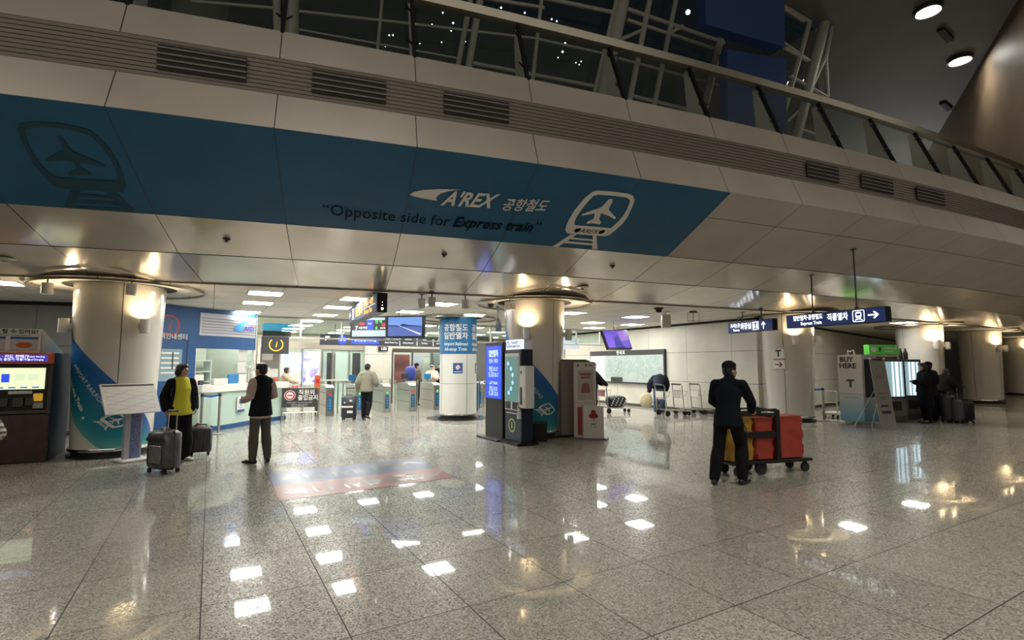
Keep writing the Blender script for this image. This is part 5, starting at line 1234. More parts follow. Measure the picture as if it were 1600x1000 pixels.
b.add([(.415, -.08, .53), (.445, -.08, .53), (.433, -.08, .40), (.427, -.08, .40)], [(0, 1, 2, 3)]); b.build('red_clover', mat('clover_red', (.26, .015, .02), .5), s)
letter(s, [('CNT', .06, .43, .34, dict(bold=.002)), ('THE COFFEE', .03, .43, .28)], M['ink'], y=-.078)
b = MB(); b.box((.13, -.06, .41), (.09, .01, .60)); b.build('red_strip', bpy.data.materials['clover_red'], t)
# ---- wall map
def wa(px, py, off=0.0):
    p = onwall(px, py, WA[0], WA[1]); n = Vector((WA[1][1]-WA[0][1], -(WA[1][0]-WA[0][0]), 0)).normalized()
    if n.y > 0: n = -n
    return p+n*off
TL, TRt, BR, BL = wa(925, 549), wa(1041, 546), wa(1041, 605), wa(925, 594)
o = TL.copy(); o.z = 0; rzw = math.atan2(TRt.y-TL.y, TRt.x-TL.x); Lm = math.hypot(TRt.x-TL.x, TRt.y-TL.y)
t = thing('wall_map', 'long wall map in a dark frame on the cream wall', 'map', o, rzw)
z1, z0 = (TL.z+TRt.z)/2, (BR.z+BL.z)/2
b = MB(); b.box((Lm/2, -.06, (z0+z1)/2), (Lm, .10, z1-z0)); b.build('frame', M['charcoal'], t)
b = MB(); b.box((Lm/2+.0, -.115, (z0+z1)/2-.07), (Lm-.10, .012, z1-z0-.27)); b.build('map_sheet', pic_mat('map_print', [(.26, .36, .40), (.44, .50, .47), (.32, .42, .38), (.38, .47, .52)], 2.2, .03), t)
b = MB(); b.box((Lm*.12, -.124, (z0+z1)/2-.07), (Lm*.22, .008, z1-z0-.28)); b.build('left_sheet', mat('sheet_white', (.66, .68, .72), .4, emit=(.66, .70, .76), es=.03), t)
b = MB(); b.add([(.15, -.13, z1-.75), (.62, -.13, z1-.45), (.66, -.13, z1-.42), (.45, -.13, z1-.62), (.2, -.13, z1-.78)], [(0, 1, 2, 3, 4)]); b.build('blue_stroke', M['swblue'], t)
b = MB(); cx = Lm*.38
for q in (1, .72): b.tube([(cx+.42*q*math.cos(a), -.126, z1-.38-.62*q*math.sin(a)) for a in [PI*k/14 for k in range(15)]], .008, 4)
b.tube([(cx-.55+1.1*k/8, -.126, z1-.95-.14*math.sin(PI*k/8)) for k in range(9)], .006, 4); b.build('drawn_outline', mat('outline_grey', (.25, .3, .3), .6), t)
b = MB(); b.box((Lm*.40, -.13, z0+.16), (Lm*.16, .02, .18)); b.build('caption_box', M['ink'], t)
letter(t, [('안 내 도', .16, Lm*.46, z1-.095, dict(bold=.002))], M['lit'], y=-.118)

# ---- stanchions with blue belt in front of the counter
def stanchion(p, label):
    t = thing('queue_post', label, 'queue post', (p.x, p.y, 0), 0, 'belt posts')
    b = MB(); b.lathe([(0, .0), (.17, 0), (.17, .012), (.05, .03), (0, .03)], n=24); b.build('base', M['steel'], t, True); b = MB(); b.cyl((0, 0, .02), (0, 0, .90), .03, n=14); b.build('pole', M['steel'], t, True); b = MB(); b.cyl((0, 0, .90), (0, 0, .97), .036, n=14); b.build('belt_head', M['charcoal'], t, True); return t
s1, s2 = gr(313, 681), gr(341, 678)
stanchion(s1, 'left steel belt post in front of the green counter'); stanchion(s2, 'right steel belt post in front of the green counter')
def belt(a, c, label, z=.93):
    d_ = (c-a); o = MB(); n = Vector((-d_.y, d_.x, 0)).normalized()*.003
    v = []
    for k in (0, .5, 1):
        p = d_*k; zz = z-(.03 if k == .5 else 0)
        v += [p+n+Vector((0, 0, zz-.025)), p+n+Vector((0, 0, zz+.025)), p-n+Vector((0, 0, zz+.025)), p-n+Vector((0, 0, zz-.025))]
    f = []
    for j in (0, 4):
        for k in range(4): l = (k+1) % 4; f.append((j+k, j+l, j+4+l, j+4+k))
    o.add(v, f); ob = o.build('queue_belt', M['swblue'], None); tag(ob, label, 'belt', None, (a.x, a.y, 0)); return ob
belt(s1, s2, 'blue belt stretched between the two posts at the counter')
s3 = gr(1288, 658); s4 = gr(1262, 655); stanchion(s3, 'steel belt post between the T-sign column and the white cabinet')
belt(s3, Vector((s3.x-.25, s3.y+.9, 0)), 'dark blue belt running behind the T-sign column')

# ---- white and blue cabinet, vending machines, easel at the right
A, B_ = gr(1313.5, 661), gr(1352.5, 664.5)
rzv = math.atan2(B_.y-A.y, B_.x-A.x); Lv = (B_-A).length; HV = 1.86
t = thing('buy_here_cabinet', 'white cabinet fading to blue at the foot, with BUY HERE and a dark T', 'vending cabinet', A, rzv)
m_, N, L, b_ = newmat('white_to_blue_print'); tc = N.new('ShaderNodeTexCoord'); sx = N.new('ShaderNodeSeparateXYZ'); L.new(tc.outputs['Object'], sx.inputs[0])
rp = N.new('ShaderNodeValToRGB'); e = rp.color_ramp.elements; e[0].position = .08; e[0].color = (.07, .27, .42, 1); e[1].position = .85; e[1].color = (.52, .50, .50, 1)
mr = N.new('ShaderNodeMapRange'); mr.inputs['From Max'].default_value = 1.1; L.new(sx.outputs[2], mr.inputs[0]); L.new(mr.outputs[0], rp.inputs[0]); L.new(rp.outputs[0], b_.inputs['Base Color']); b_.inputs['Roughness'].default_value = .35
M['fade'] = m_
b = MB(); b.box((Lv/2, .42, .08+HV/2), (Lv, .84, HV), bev=.012); b.build('cabinet_body', m_, t)
letter(t, [('BUY', .19, Lv*.38, 1.80, dict(bold=.008)), ('HERE', .19, Lv*.42, 1.62, dict(bold=.008)), ('T', .30, Lv*.5, 1.12, dict(bold=.012, sx=1.1))], M['ink'], y=-.006)
b = MB(); b.box((Lv*.5, -.004, .84), (Lv*.96, .006, .012)); b.box((Lv*.5, -.004, .74), (.4, .006, .01)); b.build('panel_line', M['dsteel'], t)
b = MB(); b.box((Lv+.006, .40, 1.28), (.012, .58, 1.06)); b.build('side_window', M['black'], t)
for x_ in (.1, Lv-.1): b = MB(); b.cyl((x_, .1, 0), (x_, .1, .09), .04, n=10); b.cyl((x_, .72, 0), (x_, .72, .09), .04, n=10); b.build('foot', M['steel'], t)
b = MB(); b.tube([(.25, .1, .08+HV), (.25, .1, HV+.20), (.33, .1, HV+.16), (.40, .1, HV+.22), (.42, .1, .08+HV)], .018, 6); b.build('top_hook', M['white'], t)
# vending machines
VBv = B_+Vector((.42, .95, 0))
vr = R_(24)
for k in range(2):
    P = (at(1386, 660, 15.1) if k == 0 else at(1413, 660, 15.75)); P.z = 0
    w_ = .80
    t = thing('vending_machine', ('vending machine with bright tube-lit window behind the easel banner', 'second tube-lit vending machine, beside the two people')[k], 'vending machine', P, R_(10))
    b = MB(); b.box((w_/2-.06, .40, .92), (w_, .80, 1.80), bev=.015); b.build('machine_body', mat('vend_grey', (.12, .11, .105), .4) if k == 0 else bpy.data.materials['vend_grey'], t)
    b = MB(); b.box((w_/2-.06, -.005, 1.24), (w_-.14, .02, 1.06)); b.build('window_back', M['black'], t)
    b = MB(); b.box((w_/2-.06, -.016, 1.24), (w_-.20, .006, 1.02)); b.build('lit_shelves', glow('vend_shelf', (.42, .52, .58), .7) if 'vend_shelf' not in bpy.data.materials else bpy.data.materials['vend_shelf'], t)
    for s, ww in ((.30, .05), (.44, .09), (.58, .03)):
        b = MB(); b.box((s-.02, -.02, 1.24), (ww, .014, 1.0)); b.build('light_tube', glow('vend_tube', (.72, .82, 1), 1.7) if 'vend_tube' not in bpy.data.materials else bpy.data.materials['vend_tube'], t)
    b = MB(); b.box((w_/2-.06, -.035, 1.24), (w_-.12, .006, 1.08)); b.build('window_pane', M['glass'], t)
    b = MB(); b.box((w_/2-.06, -.01, .42), (w_-.06, .02, .50)); b.build('lower_door', mat('vend_lower', (.20, .18, .165), .4) if k == 0 else bpy.data.materials['vend_lower'], t)
    b = MB(); b.box((w_/2-.06, -.025, .46), (.32, .02, .26)); b.build('delivery_hatch', M['ink'], t)
    b = MB(); [b.cyl((x_, .1, 0), (x_, .1, .03), .03, n=8) for x_ in (.05, w_-.15)]; b.build('foot', M['dsteel'], t)
P = at(1356, 560, 15.3); t = thing('green_box_sign', 'long bright green box with white print lying on top of the machines', 'box', (P.x, P.y, 1.955), R_(8))
b = MB(); b.box((.46, 0, .15), (.98, .2, .28)); b.build('box_body', M['green'], t); b = MB(); b.sph((.12, -.105, .15), (.10, .004, .07), 14, 8); b.box((.68, -.105, .19), (.42, .004, .05)); b.box((.62, -.105, .09), (.3, .004, .035)); b.box((.88, -.105, .25), (.1, .004, .04)); b.build('white_print', M['white'], t); b = MB(); b.sph((.32, -.106, .16), (.04, .003, .08), 10, 8); b.build('dark_print', mat('brown_print', (.15, .06, .03), .6), t)
t = thing('cabinet_top_board', 'flat grey cover behind the white cabinet carrying the green box', 'cover', (P.x-.02, P.y+.15, 1.89), R_(8)); b = MB(); b.box((.42, .05, .03), (1.1, .5, .05)); b.build('board', M['offwhite'], t)
for k, x in enumerate((1411, 1419)):
    P = at(x, 560, 15.9); o = MB().lathe([(0, 0), (.055, 0), (.06, .02), (.06, .2), (.03, .27), (.025, .34), (0, .34)], n=14).build('dark_bottle', mat('bottle_dark', (.03, .025, .02), .3) if k == 0 else bpy.data.materials['bottle_dark'], None, True)
    tag(o, ('dark bottle shape standing on the vending machine, left one', 'dark bottle shape standing on the vending machine, right one')[k], 'bottle', None, (P.x, P.y+.1, 1.825))
# easel banner
A, B_ = gr(1376, 668), gr(1403, 672)
t = thing('easel_banner', 'tall leaning grey banner on an easel in front of the vending machines', 'banner', gr(1389, 671), R_(14))
lean = Matrix.Rotation(R_(-12), 4, 'X'); sh_ = Matrix(((1, 0, .10, 0), (0, 1, 0, 0), (0, 0, 1, 0), (0, 0, 0, 1)))
BMt = lean @ sh_
b = MB(); b.add([(-.24, 0, .02), (.27, 0, .02), (.26, 0, 1.86), (-.24, 0, 1.86), (-.24, .02, .02), (.27, .02, .02), (.26, .02, 1.86), (-.24, .02, 1.86)], [(0, 1, 2, 3), (7, 6, 5, 4), (0, 4, 5, 1), (3, 2, 6, 7), (0, 3, 7, 4), (1, 5, 6, 2)], BMt); s = b.build('banner_sheet', mat('banner_grey', (.26, .24, .21), .6, var=.06), t)
b = MB(); b.box((0, -.008, 1.83), (.32, .006, .05), M4=BMt); b.box((.0, -.008, .60), (.24, .006, .05), M4=BMt); b.box((.02, -.008, .44), (.28, .006, .07), M4=BMt); b.build('dark_print', M['ink'], s)
letter(s, [('이용안내', .07, 0, 1.35), ('OPEN 24H', .06, 0, .92), ('자판기', .08, 0, .80)], mat('print_brown', (.10, .085, .07), .6), y=-.01, M4=BMt)
b = MB()
for x_ in (-.25, .28): b.sph(tuple(BMt @ Vector((x_*.9, 0, 1.86))), .025, 8, 6)
b.build('clip', M['white'], t)
b = MB(); b.tube([tuple(BMt @ Vector((-.05, .03, 1.2))), (-.42, .62, .01)], .012, 6); b.build('support_leg', M['steel'], t)
b = MB(); b.tube([tuple(BMt @ Vector((.05, .03, 1.2))), (.2, .65, .01)], .012, 6); b.build('support_leg', M['steel'], t)

# ---- floor sign
fs = thing('floor_sign', 'blue and red floor sticker strips with white arrows in front of the gates', 'floor sticker', (0, 0, 0.0), 0)
def fpt(px, py): return gr(px, py, 0)
c0, c1, c2, c3 = fpt(418, 739), fpt(655, 716), fpt(700, 737), fpt(437, 783)
cA, cB = fpt(427, 760), fpt(683, 731)
def quadsheet(name, P, m, z=.003):
    b = MB(); b.add([(p.x, p.y, z) for p in P], [tuple(range(len(P)))]); return b.build(name, m, fs)
M['fblue'] = mat('floor_blue', (.04, .07, .24), .28, spec=.3); M['fred'] = mat('floor_red', (.36, .06, .05), .28, spec=.3); M['fwhite'] = mat('floor_white', (.5, .5, .48), .2)
quadsheet('blue_strip', [c0, cA, cB, c1], M['fblue']); quadsheet('red_strip', [cA, c3, fpt(709, 746), cB], M['fred'], .0032)
dirx = (cB-cA).normalized(); diry = Vector((-dirx.y, dirx.x, 0))
def ftext(s, size, p, m, **kw): # written to be read from the gates
    v, f = glyphs(s, size, **kw); b = MB(); b.add([(p.x-dirx.x*x-diry.x*y, p.y-dirx.y*x-diry.y*y, .006) for x, y in v], f); return b
def mid(a, c, s): return a+(c-a)*s
Lw_ = (cB-cA).length
for nm, a0, a1, tx, en in (('blue_lettering', mid(c0, cA, .5), mid(c1, cB, .5), '일반열차 타는 곳', 'All-stop Train'), ('red_lettering', mid(cA, c3, .5), mid(cB, fpt(709, 746), .5), '직통열차 타는 곳', 'Express Train')):
    p = mid(a0, a1, .36); b = ftext(tx, .34, p+diry*-.06, None, bold=.006); b2 = ftext(en, .17, p+diry*.22, None); b.add(b2.v, b2.f); b.build(nm, M['fwhite'], fs)
    q = mid(a0, a1, .88); b = MB(); sgn = 1 if nm[0] == 'b' else -1
    for s_ in (-1, 1):
        o_ = q+diry*(.22*sgn); e_ = q+dirx*(s_*.30)-diry*(.18*sgn)
        d_ = (e_-o_).normalized(); n_ = Vector((-d_.y, d_.x, 0))*.03; b.add([(pp.x, pp.y, .006) for pp in (o_+n_, e_+n_, e_-n_, o_-n_)], [(0, 1, 2, 3)])
    b.build('chevron', M['fwhite'], fs)
    q = mid(a0, a1, .68); b = MB()
    for loops in [[t_out, t_in], [plane]]:
        v, f = fill([[(x, -y) for x, y in lp] for lp in loops], 200); b.add([(q.x-dirx.x*(x-1285)*.0013-diry.x*(y+230)*.0013, q.y-dirx.y*(x-1285)*.0013-diry.y*(y+230)*.0013, .006) for x, y in v], f)
    b.build('train_symbol', M['fwhite'], fs)
# ================================================================ LUGGAGE AND TROLLEYS
def suitcase(label, p, rz, w, d, h, m, handle=.0, ribs=True, extra=None, group=None):
    t = thing('suitcase', label, 'suitcase', p, rz, group)
    b = MB(); b.box((0, 0, .06+h/2), (w, d, h), bev=.045); b.build('shell', m, t, True, 50)
    b = MB()
    if ribs:
        for k in range(7): x = -w*.38+w*.76*k/6; b.box((x, -d/2-.002, .06+h/2), (.018, .012, h*.78)); b.box((x, d/2+.002, .06+h/2), (.018, .012, h*.78))
    if ribs: b.build('ribs', m, t)
    b = MB(); b.box((0, 0, .06+h/2), (w+.006, .02, h+.006), bev=.045); b.build('zip_line', M['black'], t)
    for sx in (-1, 1):
        for sy in (-1, 1):
            b = MB(); b.cyl((sx*(w/2-.05)-.015, sy*(d/2-.04), .028), (sx*(w/2-.05)+.015, sy*(d/2-.04), .028), .028, n=12); b.box((sx*(w/2-.05), sy*(d/2-.04), .055), (.045, .04, .03)); b.build('wheel', M['rubber'], t)
    b = MB(); b.tube([(-.09, 0, .06+h), (-.09, 0, .09+h), (.09, 0, .09+h), (.09, 0, .06+h)], .012, 6); b.build('top_grip', M['black'], t)
    if handle:
        b = MB(); b.cyl((-.10, d/2-.04, .06+h), (-.10, d/2-.04, .06+h+handle), .009, n=8); b.cyl((.10, d/2-.04, .06+h), (.10, d/2-.04, .06+h+handle), .009, n=8); b.build('handle_tubes', M['steel'], t)
        b = MB(); b.box((0, d/2-.04, .07+h+handle), (.25, .03, .03), bev=.01); b.build('handle_grip', M['black'], t)
    if extra: extra(t, w, d, h)
    return t
sg = mat('suitcase_grey', (.10, .10, .105), .35, .2, var=.2, vscale=12); sd = mat('suitcase_dark', (.045, .043, .045), .4)
def ex1(t, w, d, h):
    b = MB(); b.box((.0, -d/2-.012, .06+h*.78), (w*.9, .012, .05)); b.build('front_strap', M['ink'], t); b = MB(); b.box((.02, -d/2-.014, .06+h*.40), (w*.62, .016, h*.46), bev=.006); b.build('front_pocket', mat('pocket_silver', (.20, .20, .205), .35, .3, var=.25, vscale=18), t)
    b = MB(); b.add([(-.03, -.02, .06+h), (.05, -.04, .06+h), (.07, -.03, .13+h), (.01, -.02, .12+h)], [(0, 1, 2, 3)]); b.add([(-.03, 0, .06+h), (-.06, .01, .10+h), (.0, -.01, .11+h)], [(0, 1, 2)]); b.build('luggage_tag', M['white'], t)
suitcase('large grey suitcase with raised handle, in front of the woman in yellow', gr(255, 738), R_(-24), .46, .28, .58, sg, .28, extra=ex1)
def ex2(t, w, d, h):
    b = MB(); b.add([(-.10, -.03, .10+h), (-.02, -.05, .10+h), (-.06, -.04, .14+h)], [(0, 1, 2)]); b.add([(-.14, -.02, .07+h), (-.05, -.04, .07+h), (-.08, -.06, .11+h)], [(0, 1, 2)]); b.build('red_ribbon', M['red'], t)
suitcase('smaller dark suitcase with a red ribbon, between the woman and the belt posts', gr(312, 711), R_(35), .36, .24, .46, sd, 0, extra=ex2)
def ex3(t, w, d, h):
    b = MB(); b.box((-.02, -d/2-.012, .40), (w*.8, .006, .05), rz=0); b.box((.06, -d/2-.012, .25), (.16, .006, .07)); b.box((.08, -d/2-.012, .58), (.08, .006, .05)); b.box((-.10, -d/2-.012, .52), (.05, .006, .03)); b.build('white_stickers', M['white'], t)
suitcase('tall dark suitcase with white stickers beside the man walking to the gates', gr(545, 656), R_(4), .42, .28, .66, mat('suitcase_navy', (.02, .024, .035), .4), .22, extra=ex3, ribs=False)
suitcase('tall dark grey suitcase nearest the two people at the vending machines', gr(1483, 660), R_(4), .32, .26, .74, mat('suitcase_slate', (.075, .08, .095), .45), 0)
suitcase('slim mid-grey suitcase in the middle of the three right of the two people', gr(1495.5, 661), R_(4), .22, .28, .62, mat('suitcase_mid', (.11, .115, .13), .45), 0)
suitcase('black suitcase rightmost of the three at the vending machines', gr(1509, 661), R_(0), .36, .28, .58, mat('suitcase_black', (.015, .017, .018), .5), .35)

def wheel(b, c, r, ax=(1, 0, 0), w=.03):
    a = Vector(ax).normalized()*w/2; c = Vector(c); b.cyl(c-a, c+a, r, n=16)
def trolley(label, p, rz, grp='airport luggage trolleys in a row', ad=None):
    t = thing('luggage_trolley', label, 'luggage trolley', p, rz, grp)
    b = MB(); b.tube([(-.28, -.30, .20), (-.25, .45, .16), (-.12, .72, .14), (.12, .72, .14), (.25, .45, .16), (.28, -.30, .20)], .016, 8); b.tube([(-.10, -.30, .19), (-.08, .6, .15)], .012, 6); b.tube([(.10, -.30, .19), (.08, .6, .15)], .012, 6); b.box((0, .2, .185), (.46, .05, .02)); b.box((0, -.1, .2), (.5, .05, .02)); b.build('base_frame', M['steel'], t, True)
    b = MB(); b.tube([(-.29, -.30, .18), (-.29, -.36, .95), (-.27, -.38, 1.0), (.27, -.38, 1.0), (.29, -.36, .95), (.29, -.30, .18)], .017, 8); b.tube([(-.28, -.33, .55), (.28, -.33, .55)], .011, 6); b.tube([(-.285, -.345, .78), (.285, -.345, .78)], .011, 6); b.build('upright_frame', M['steel'], t, True)
    b = MB(); b.tube([(-.25, -.40, 1.005), (.25, -.40, 1.005)], .026, 8); b.build('handle_bar', M['black'], t, True)
    b = MB(); b.tube([(-.22, -.34, .80), (-.20, -.10, .78), (.20, -.10, .78), (.22, -.34, .80)], .008, 6); b.tube([(-.20, -.12, .78), (-.18, -.16, .62), (.18, -.16, .62), (.20, -.12, .78)], .007, 6); b.build('basket', M['chrome'], t)
    b = MB(); b.box((0, -.375, .68), (.46, .012, .20)); b.build('advert_plate', ad or M['offwhite'], t)
    for x, y, r in ((-.27, -.25, .09), (.27, -.25, .09), (-.13, .62, .06), (.13, .62, .06)):
        b = MB(); wheel(b, (x, y, r), r); b.box((x, y, r+.05), (.045, .05, .08)); b.build('wheel', M['rubber'], t)
    return t
tp = [(1034, 650), (1061, 648), (1089, 647), (1112, 646)]
tl_ = ['luggage trolley nearest the bending man, first of the row', 'second luggage trolley of the row, right of the bending man', 'third luggage trolley of the row, left of the cleaner', 'last luggage trolley of the row, partly behind the cleaner']
ads = [None, None, None, mat('advert_violet', (.25, .27, .42), .4)]
for i, (x, y) in enumerate(tp): trolley(tl_[i], gr(x, y)+Vector((.32, .15, 0)), R_(-75), ad=ads[i])
trolley('luggage trolley with a pink plate, loaded with a dotted bag', gr(946, 646)+Vector((.25, .25, 0)), R_(-70), None, mat('advert_pink', (.45, .16, .20), .4))
def rounded(name, c, r, m, parent=None, n=18, e=.6):
    """squarish soft body"""
    b = MB(); o = []
    for j in range(n//2+1):
        t_ = -PI/2+PI*j/(n//2)
        for i in range(n):
            a = 2*PI*i/n; f = lambda q: math.copysign(abs(q)**e, q)
            b.v.append((c[0]+r[0]*f(math.cos(t_))*f(math.cos(a)), c[1]+r[1]*f(math.cos(t_))*f(math.sin(a)), c[2]+r[2]*f(math.sin(t_))))
    for j in range(n//2):
        for i in range(n): i2 = (i+1) % n; b.face((j*n+i, j*n+i2, (j+1)*n+i2, (j+1)*n+i))
    return b.build(name, m, parent, True, 60)
p = gr(946, 646)+Vector((.42, .28, .19)); t = thing('duffel_bag', 'black bag with white dots lying on the trolley behind the clover board', 'bag', p, R_(20))
rounded('bag_body', (0, 0, .20), (.36, .22, .20), M['black'], t)
b = MB()
for k in range(16):
    a = -.30+.04*k; z = .09+.07*((k*5) % 4); b.cyl((a, -.20, z), (a, -.225, z), .022, n=10)
for k in range(8): b.cyl((-.26+.07*k, -.06+.05*(k % 3), .385), (-.26+.07*k, -.06+.05*(k % 3), .402), .022, n=10)
b.build('white_dots', M['white'], t)
p = gr(1009, 634)+Vector((0, -.2, .0)); t = thing('plastic_bag', 'cream plastic carrier bag held low by the bending man', 'bag', (4.36, 16.9, .30), 0)
rounded('bag_body', (0, 0, .21), (.21, .15, .24), mat('cream_plastic', (.68, .62, .40), .4, var=.12, vscale=14, bump=.5), t, e=.85); b = MB(); b.tube([(-.03, 0, .42), (0, 0, .52), (.05, 0, .56)], .02, 6); b.build('bag_neck', bpy.data.materials['cream_plastic'], t)
# flat platform trolley by the wall, right
t = thing('platform_trolley', 'empty pale platform trolley against the wall left of the white cabinet', 'trolley', gr(1300, 654), R_(-50))
b = MB(); b.box((0, .3, .16), (.45, .9, .05)); b.build('platform', M['offwhite'], t); b = MB(); b.tube([(-.2, -.12, .16), (-.2, -.14, .85), (.2, -.14, .85), (.2, -.12, .16)], .018, 8); b.tube([(-.2, -.13, .5), (.2, -.13, .5)], .014, 6); b.build('push_frame', M['white'], t, True)
for x, y in ((-.18, -.05), (.18, -.05), (-.18, .65), (.18, .65)): b = MB(); wheel(b, (x, y, .06), .06); b.build('wheel', M['rubber'], t)

# ---- cleaner's cart
A, B_ = gr(1163, 752), gr(1246, 742); rz = R_(17)
t = thing('cleaning_cart', 'black cleaning cart with one yellow and two red bags, pushed by the cleaner', 'cart', (A.x+.02, A.y+.26, 0), rz)
b = MB(); b.box((.48, .20, .19), (1.10, .42, .05), bev=.012); b.build('base_deck', M['black'], t)
for x, r in ((.04, .07), (.34, .10), (.95, .07)):
    for y in (.05, .35): b = MB(); wheel(b, (x, y, r), r, (0, 1, 0), .04); b.box((x, y, r+.05), (.05, .03, .1)); b.build('wheel', M['rubber'], t)
b = MB(); b.tube([(-.10, .02, .94), (-.14, .20, .96), (-.10, .38, .94)], .017, 8); b.tube([(-.10, .02, .94), (.56, .02, .97)], .015, 8); b.tube([(-.10, .38, .94), (.56, .38, .97)], .015, 8); b.build('push_handle', M['black'], t, True)
b = MB()
for y in (.01, .39): b.box((.56, y, .58), (.055, .035, .76)); b.box((.28, y, .90), (.62, .025, .04)); b.box((.28, y, .60), (.5, .02, .09))
b.box((.56, .2, .95), (.055, .40, .035)); b.build('side_frame', M['black'], t)
def bag(name, x0, x1, m, z1=.86, z0=.23, sag=.0, y0=.04, y1=.36):
    b = MB(); nx, nz = 6, 8; v = []
    P = []
    for k in range(nz+1):
        z = z0+(z1-z0)*k/nz; ring = []
        for i in range(28):
            a = 2*PI*i/28; c_, s_ = math.cos(a), math.sin(a); f = lambda q: math.copysign(abs(q)**.35, q)
            w = .006*math.sin(a*9+k*1.7)+.010*math.sin(k*2.3+a*3)
            ring.append(((x0+x1)/2+((x1-x0)/2+w)*f(c_)*(1-.04*(k/nz)), (y0+y1)/2+((y1-y0)/2+w)*f(s_), z))
        P.append(ring)
    n = 28; b.v = [q for r in P for q in r]
    for k in range(nz):
        for i in range(n): j = (i+1) % n; b.face((k*n+i, k*n+j, (k+1)*n+j, (k+1)*n+i))
    b.face(list(range(n-1, -1, -1))); b.face([nz*n+i for i in range(n)]); return b.build(name, m, t, True, 60)
ry = mat('bag_yellow', (.46, .25, .025), .5, var=.2, vscale=6); rd = mat('bag_red', (.36, .045, .03), .5, var=.12, vscale=5)
bag('yellow_bag', -.10, .27, ry, .86); bag('red_bag_small', .28, .54, rd, .84); bag('red_bag_large', .58, .96, rd, .86)
b = MB(); b.tube([(.06, -.0, .86), (.12, -.02, .7), (.14, -.01, .3)], .009, 6); b.build('bag_seam', M['ink'], t)

for ch in t.children:      # the cart is longer than tall
    c_ = sum(v.co.x for v in ch.data.vertices)/len(ch.data.vertices)
    for vtx in ch.data.vertices: vtx.co.x = vtx.co.x+.38*c_ if ch.name.startswith('wheel') else vtx.co.x*1.38

# ================================================================ PEOPLE
def chain(mb, pts, rads, side=(1, 0, 0), n=14, cap=True, c0=1.0):
    pts = [Vector(p) for p in pts]; m = len(pts); rings = []; side = Vector(side)
    T = []
    for i in range(m):
        d = pts[min(i+1, m-1)]-pts[max(i-1, 0)]; T.append(d.normalized())
    seq = []
    if cap:
        for k in (0, 25, 50, 75): c_ = math.sin(R_(k)); seq.append((pts[0]-T[0]*min(rads[0])*c0*math.cos(R_(k)), T[0], (rads[0][0]*max(c_, .08), rads[0][1]*max(c_, .08))))
    for p, d, r in zip(pts, T, rads): seq.append((p, d, r))
    if cap:
        for k in (75, 50, 25, 0): c_ = math.sin(R_(k)); seq.append((pts[-1]+T[-1]*min(rads[-1])*math.cos(R_(k)), T[-1], (rads[-1][0]*max(c_, .08), rads[-1][1]*max(c_, .08))))
    o = len(mb.v)
    for p, d, r in seq:
        s = (side-d*side.dot(d))
        s = s.normalized() if s.length > 1e-3 else d.orthogonal().normalized()
        q = d.cross(s)
        for k in range(n): a = 2*PI*k/n; mb.v.append(tuple(p+s*r[0]*math.cos(a)+q*r[1]*math.sin(a)))
    for i in range(len(seq)-1):
        for k in range(n): l = (k+1) % n; mb.face((o+i*n+k, o+i*n+l, o+(i+1)*n+l, o+(i+1)*n+k))
    mb.face([o+k for k in range(n-1, -1, -1)]); e = o+(len(seq)-1)*n; mb.face([e+k for k in range(n)])
def ell(mb, c, r, R=None, n=14, m=10):
    o = len(mb.v); R = R or Matrix.Identity(3); c = Vector(c)
    for j in range(m+1):
        t = max(.06, min(PI-.06, PI*j/m))
        for i in range(n): a = 2*PI*i/n; mb.v.append(tuple(c+R @ Vector((r[0]*math.sin(t)*math.cos(a), r[1]*math.sin(t)*math.sin(a), -r[2]*math.cos(t)))))
    for j in range(m):
        for i in range(n): i2 = (i+1) % n; mb.face((o+j*n+i, o+j*n+i2, o+(j+1)*n+i2, o+(j+1)*n+i))
    mb.face([o+k for k in range(n-1, -1, -1)]); mb.face([o+m*n+k for k in range(n)])
def fuse(mb, name, mats, parent, voxel=.011, it=3):
    me = bpy.data.meshes.new('tmp'); me.from_pydata(mb.v, [], mb.f); bm = bmesh.new(); bm.from_mesh(me); bmesh.ops.recalc_face_normals(bm, faces=bm.faces); bm.to_mesh(me); bm.free()
    o = bpy.data.objects.new('tmp', me); C.objects.link(o); r = o.modifiers.new('r', 'REMESH'); r.mode = 'VOXEL'; r.voxel_size = voxel; r.use_smooth_shade = True
    s = o.modifiers.new('s', 'SMOOTH'); s.iterations = it; s.factor = .5
    me2 = bpy.data.meshes.new_from_object(o.evaluated_get(bpy.context.evaluated_depsgraph_get())); bpy.data.objects.remove(o); bpy.data.meshes.remove(me)
    me2.name = name; me2.materials.clear()
    for m in (mats if isinstance(mats, (list, tuple)) else [mats]): me2.materials.append(m)
    me2.polygons.foreach_set('use_smooth', [True]*len(me2.polygons))
    ob = bpy.data.objects.new(name, me2); C.objects.link(ob); ob.parent = parent; return ob
skin = mat('skin', (.50, .29, .20), .5); skin_d = mat('skin_shade_tone', (.42, .24, .17), .5); hairm = mat('black_hair', (.012, .010, .009), .45); eye = mat('eye_dark', (.02, .015, .012), .3); lip = mat('lip', (.36, .13, .11), .5)
def V3(p): return Vector(p)
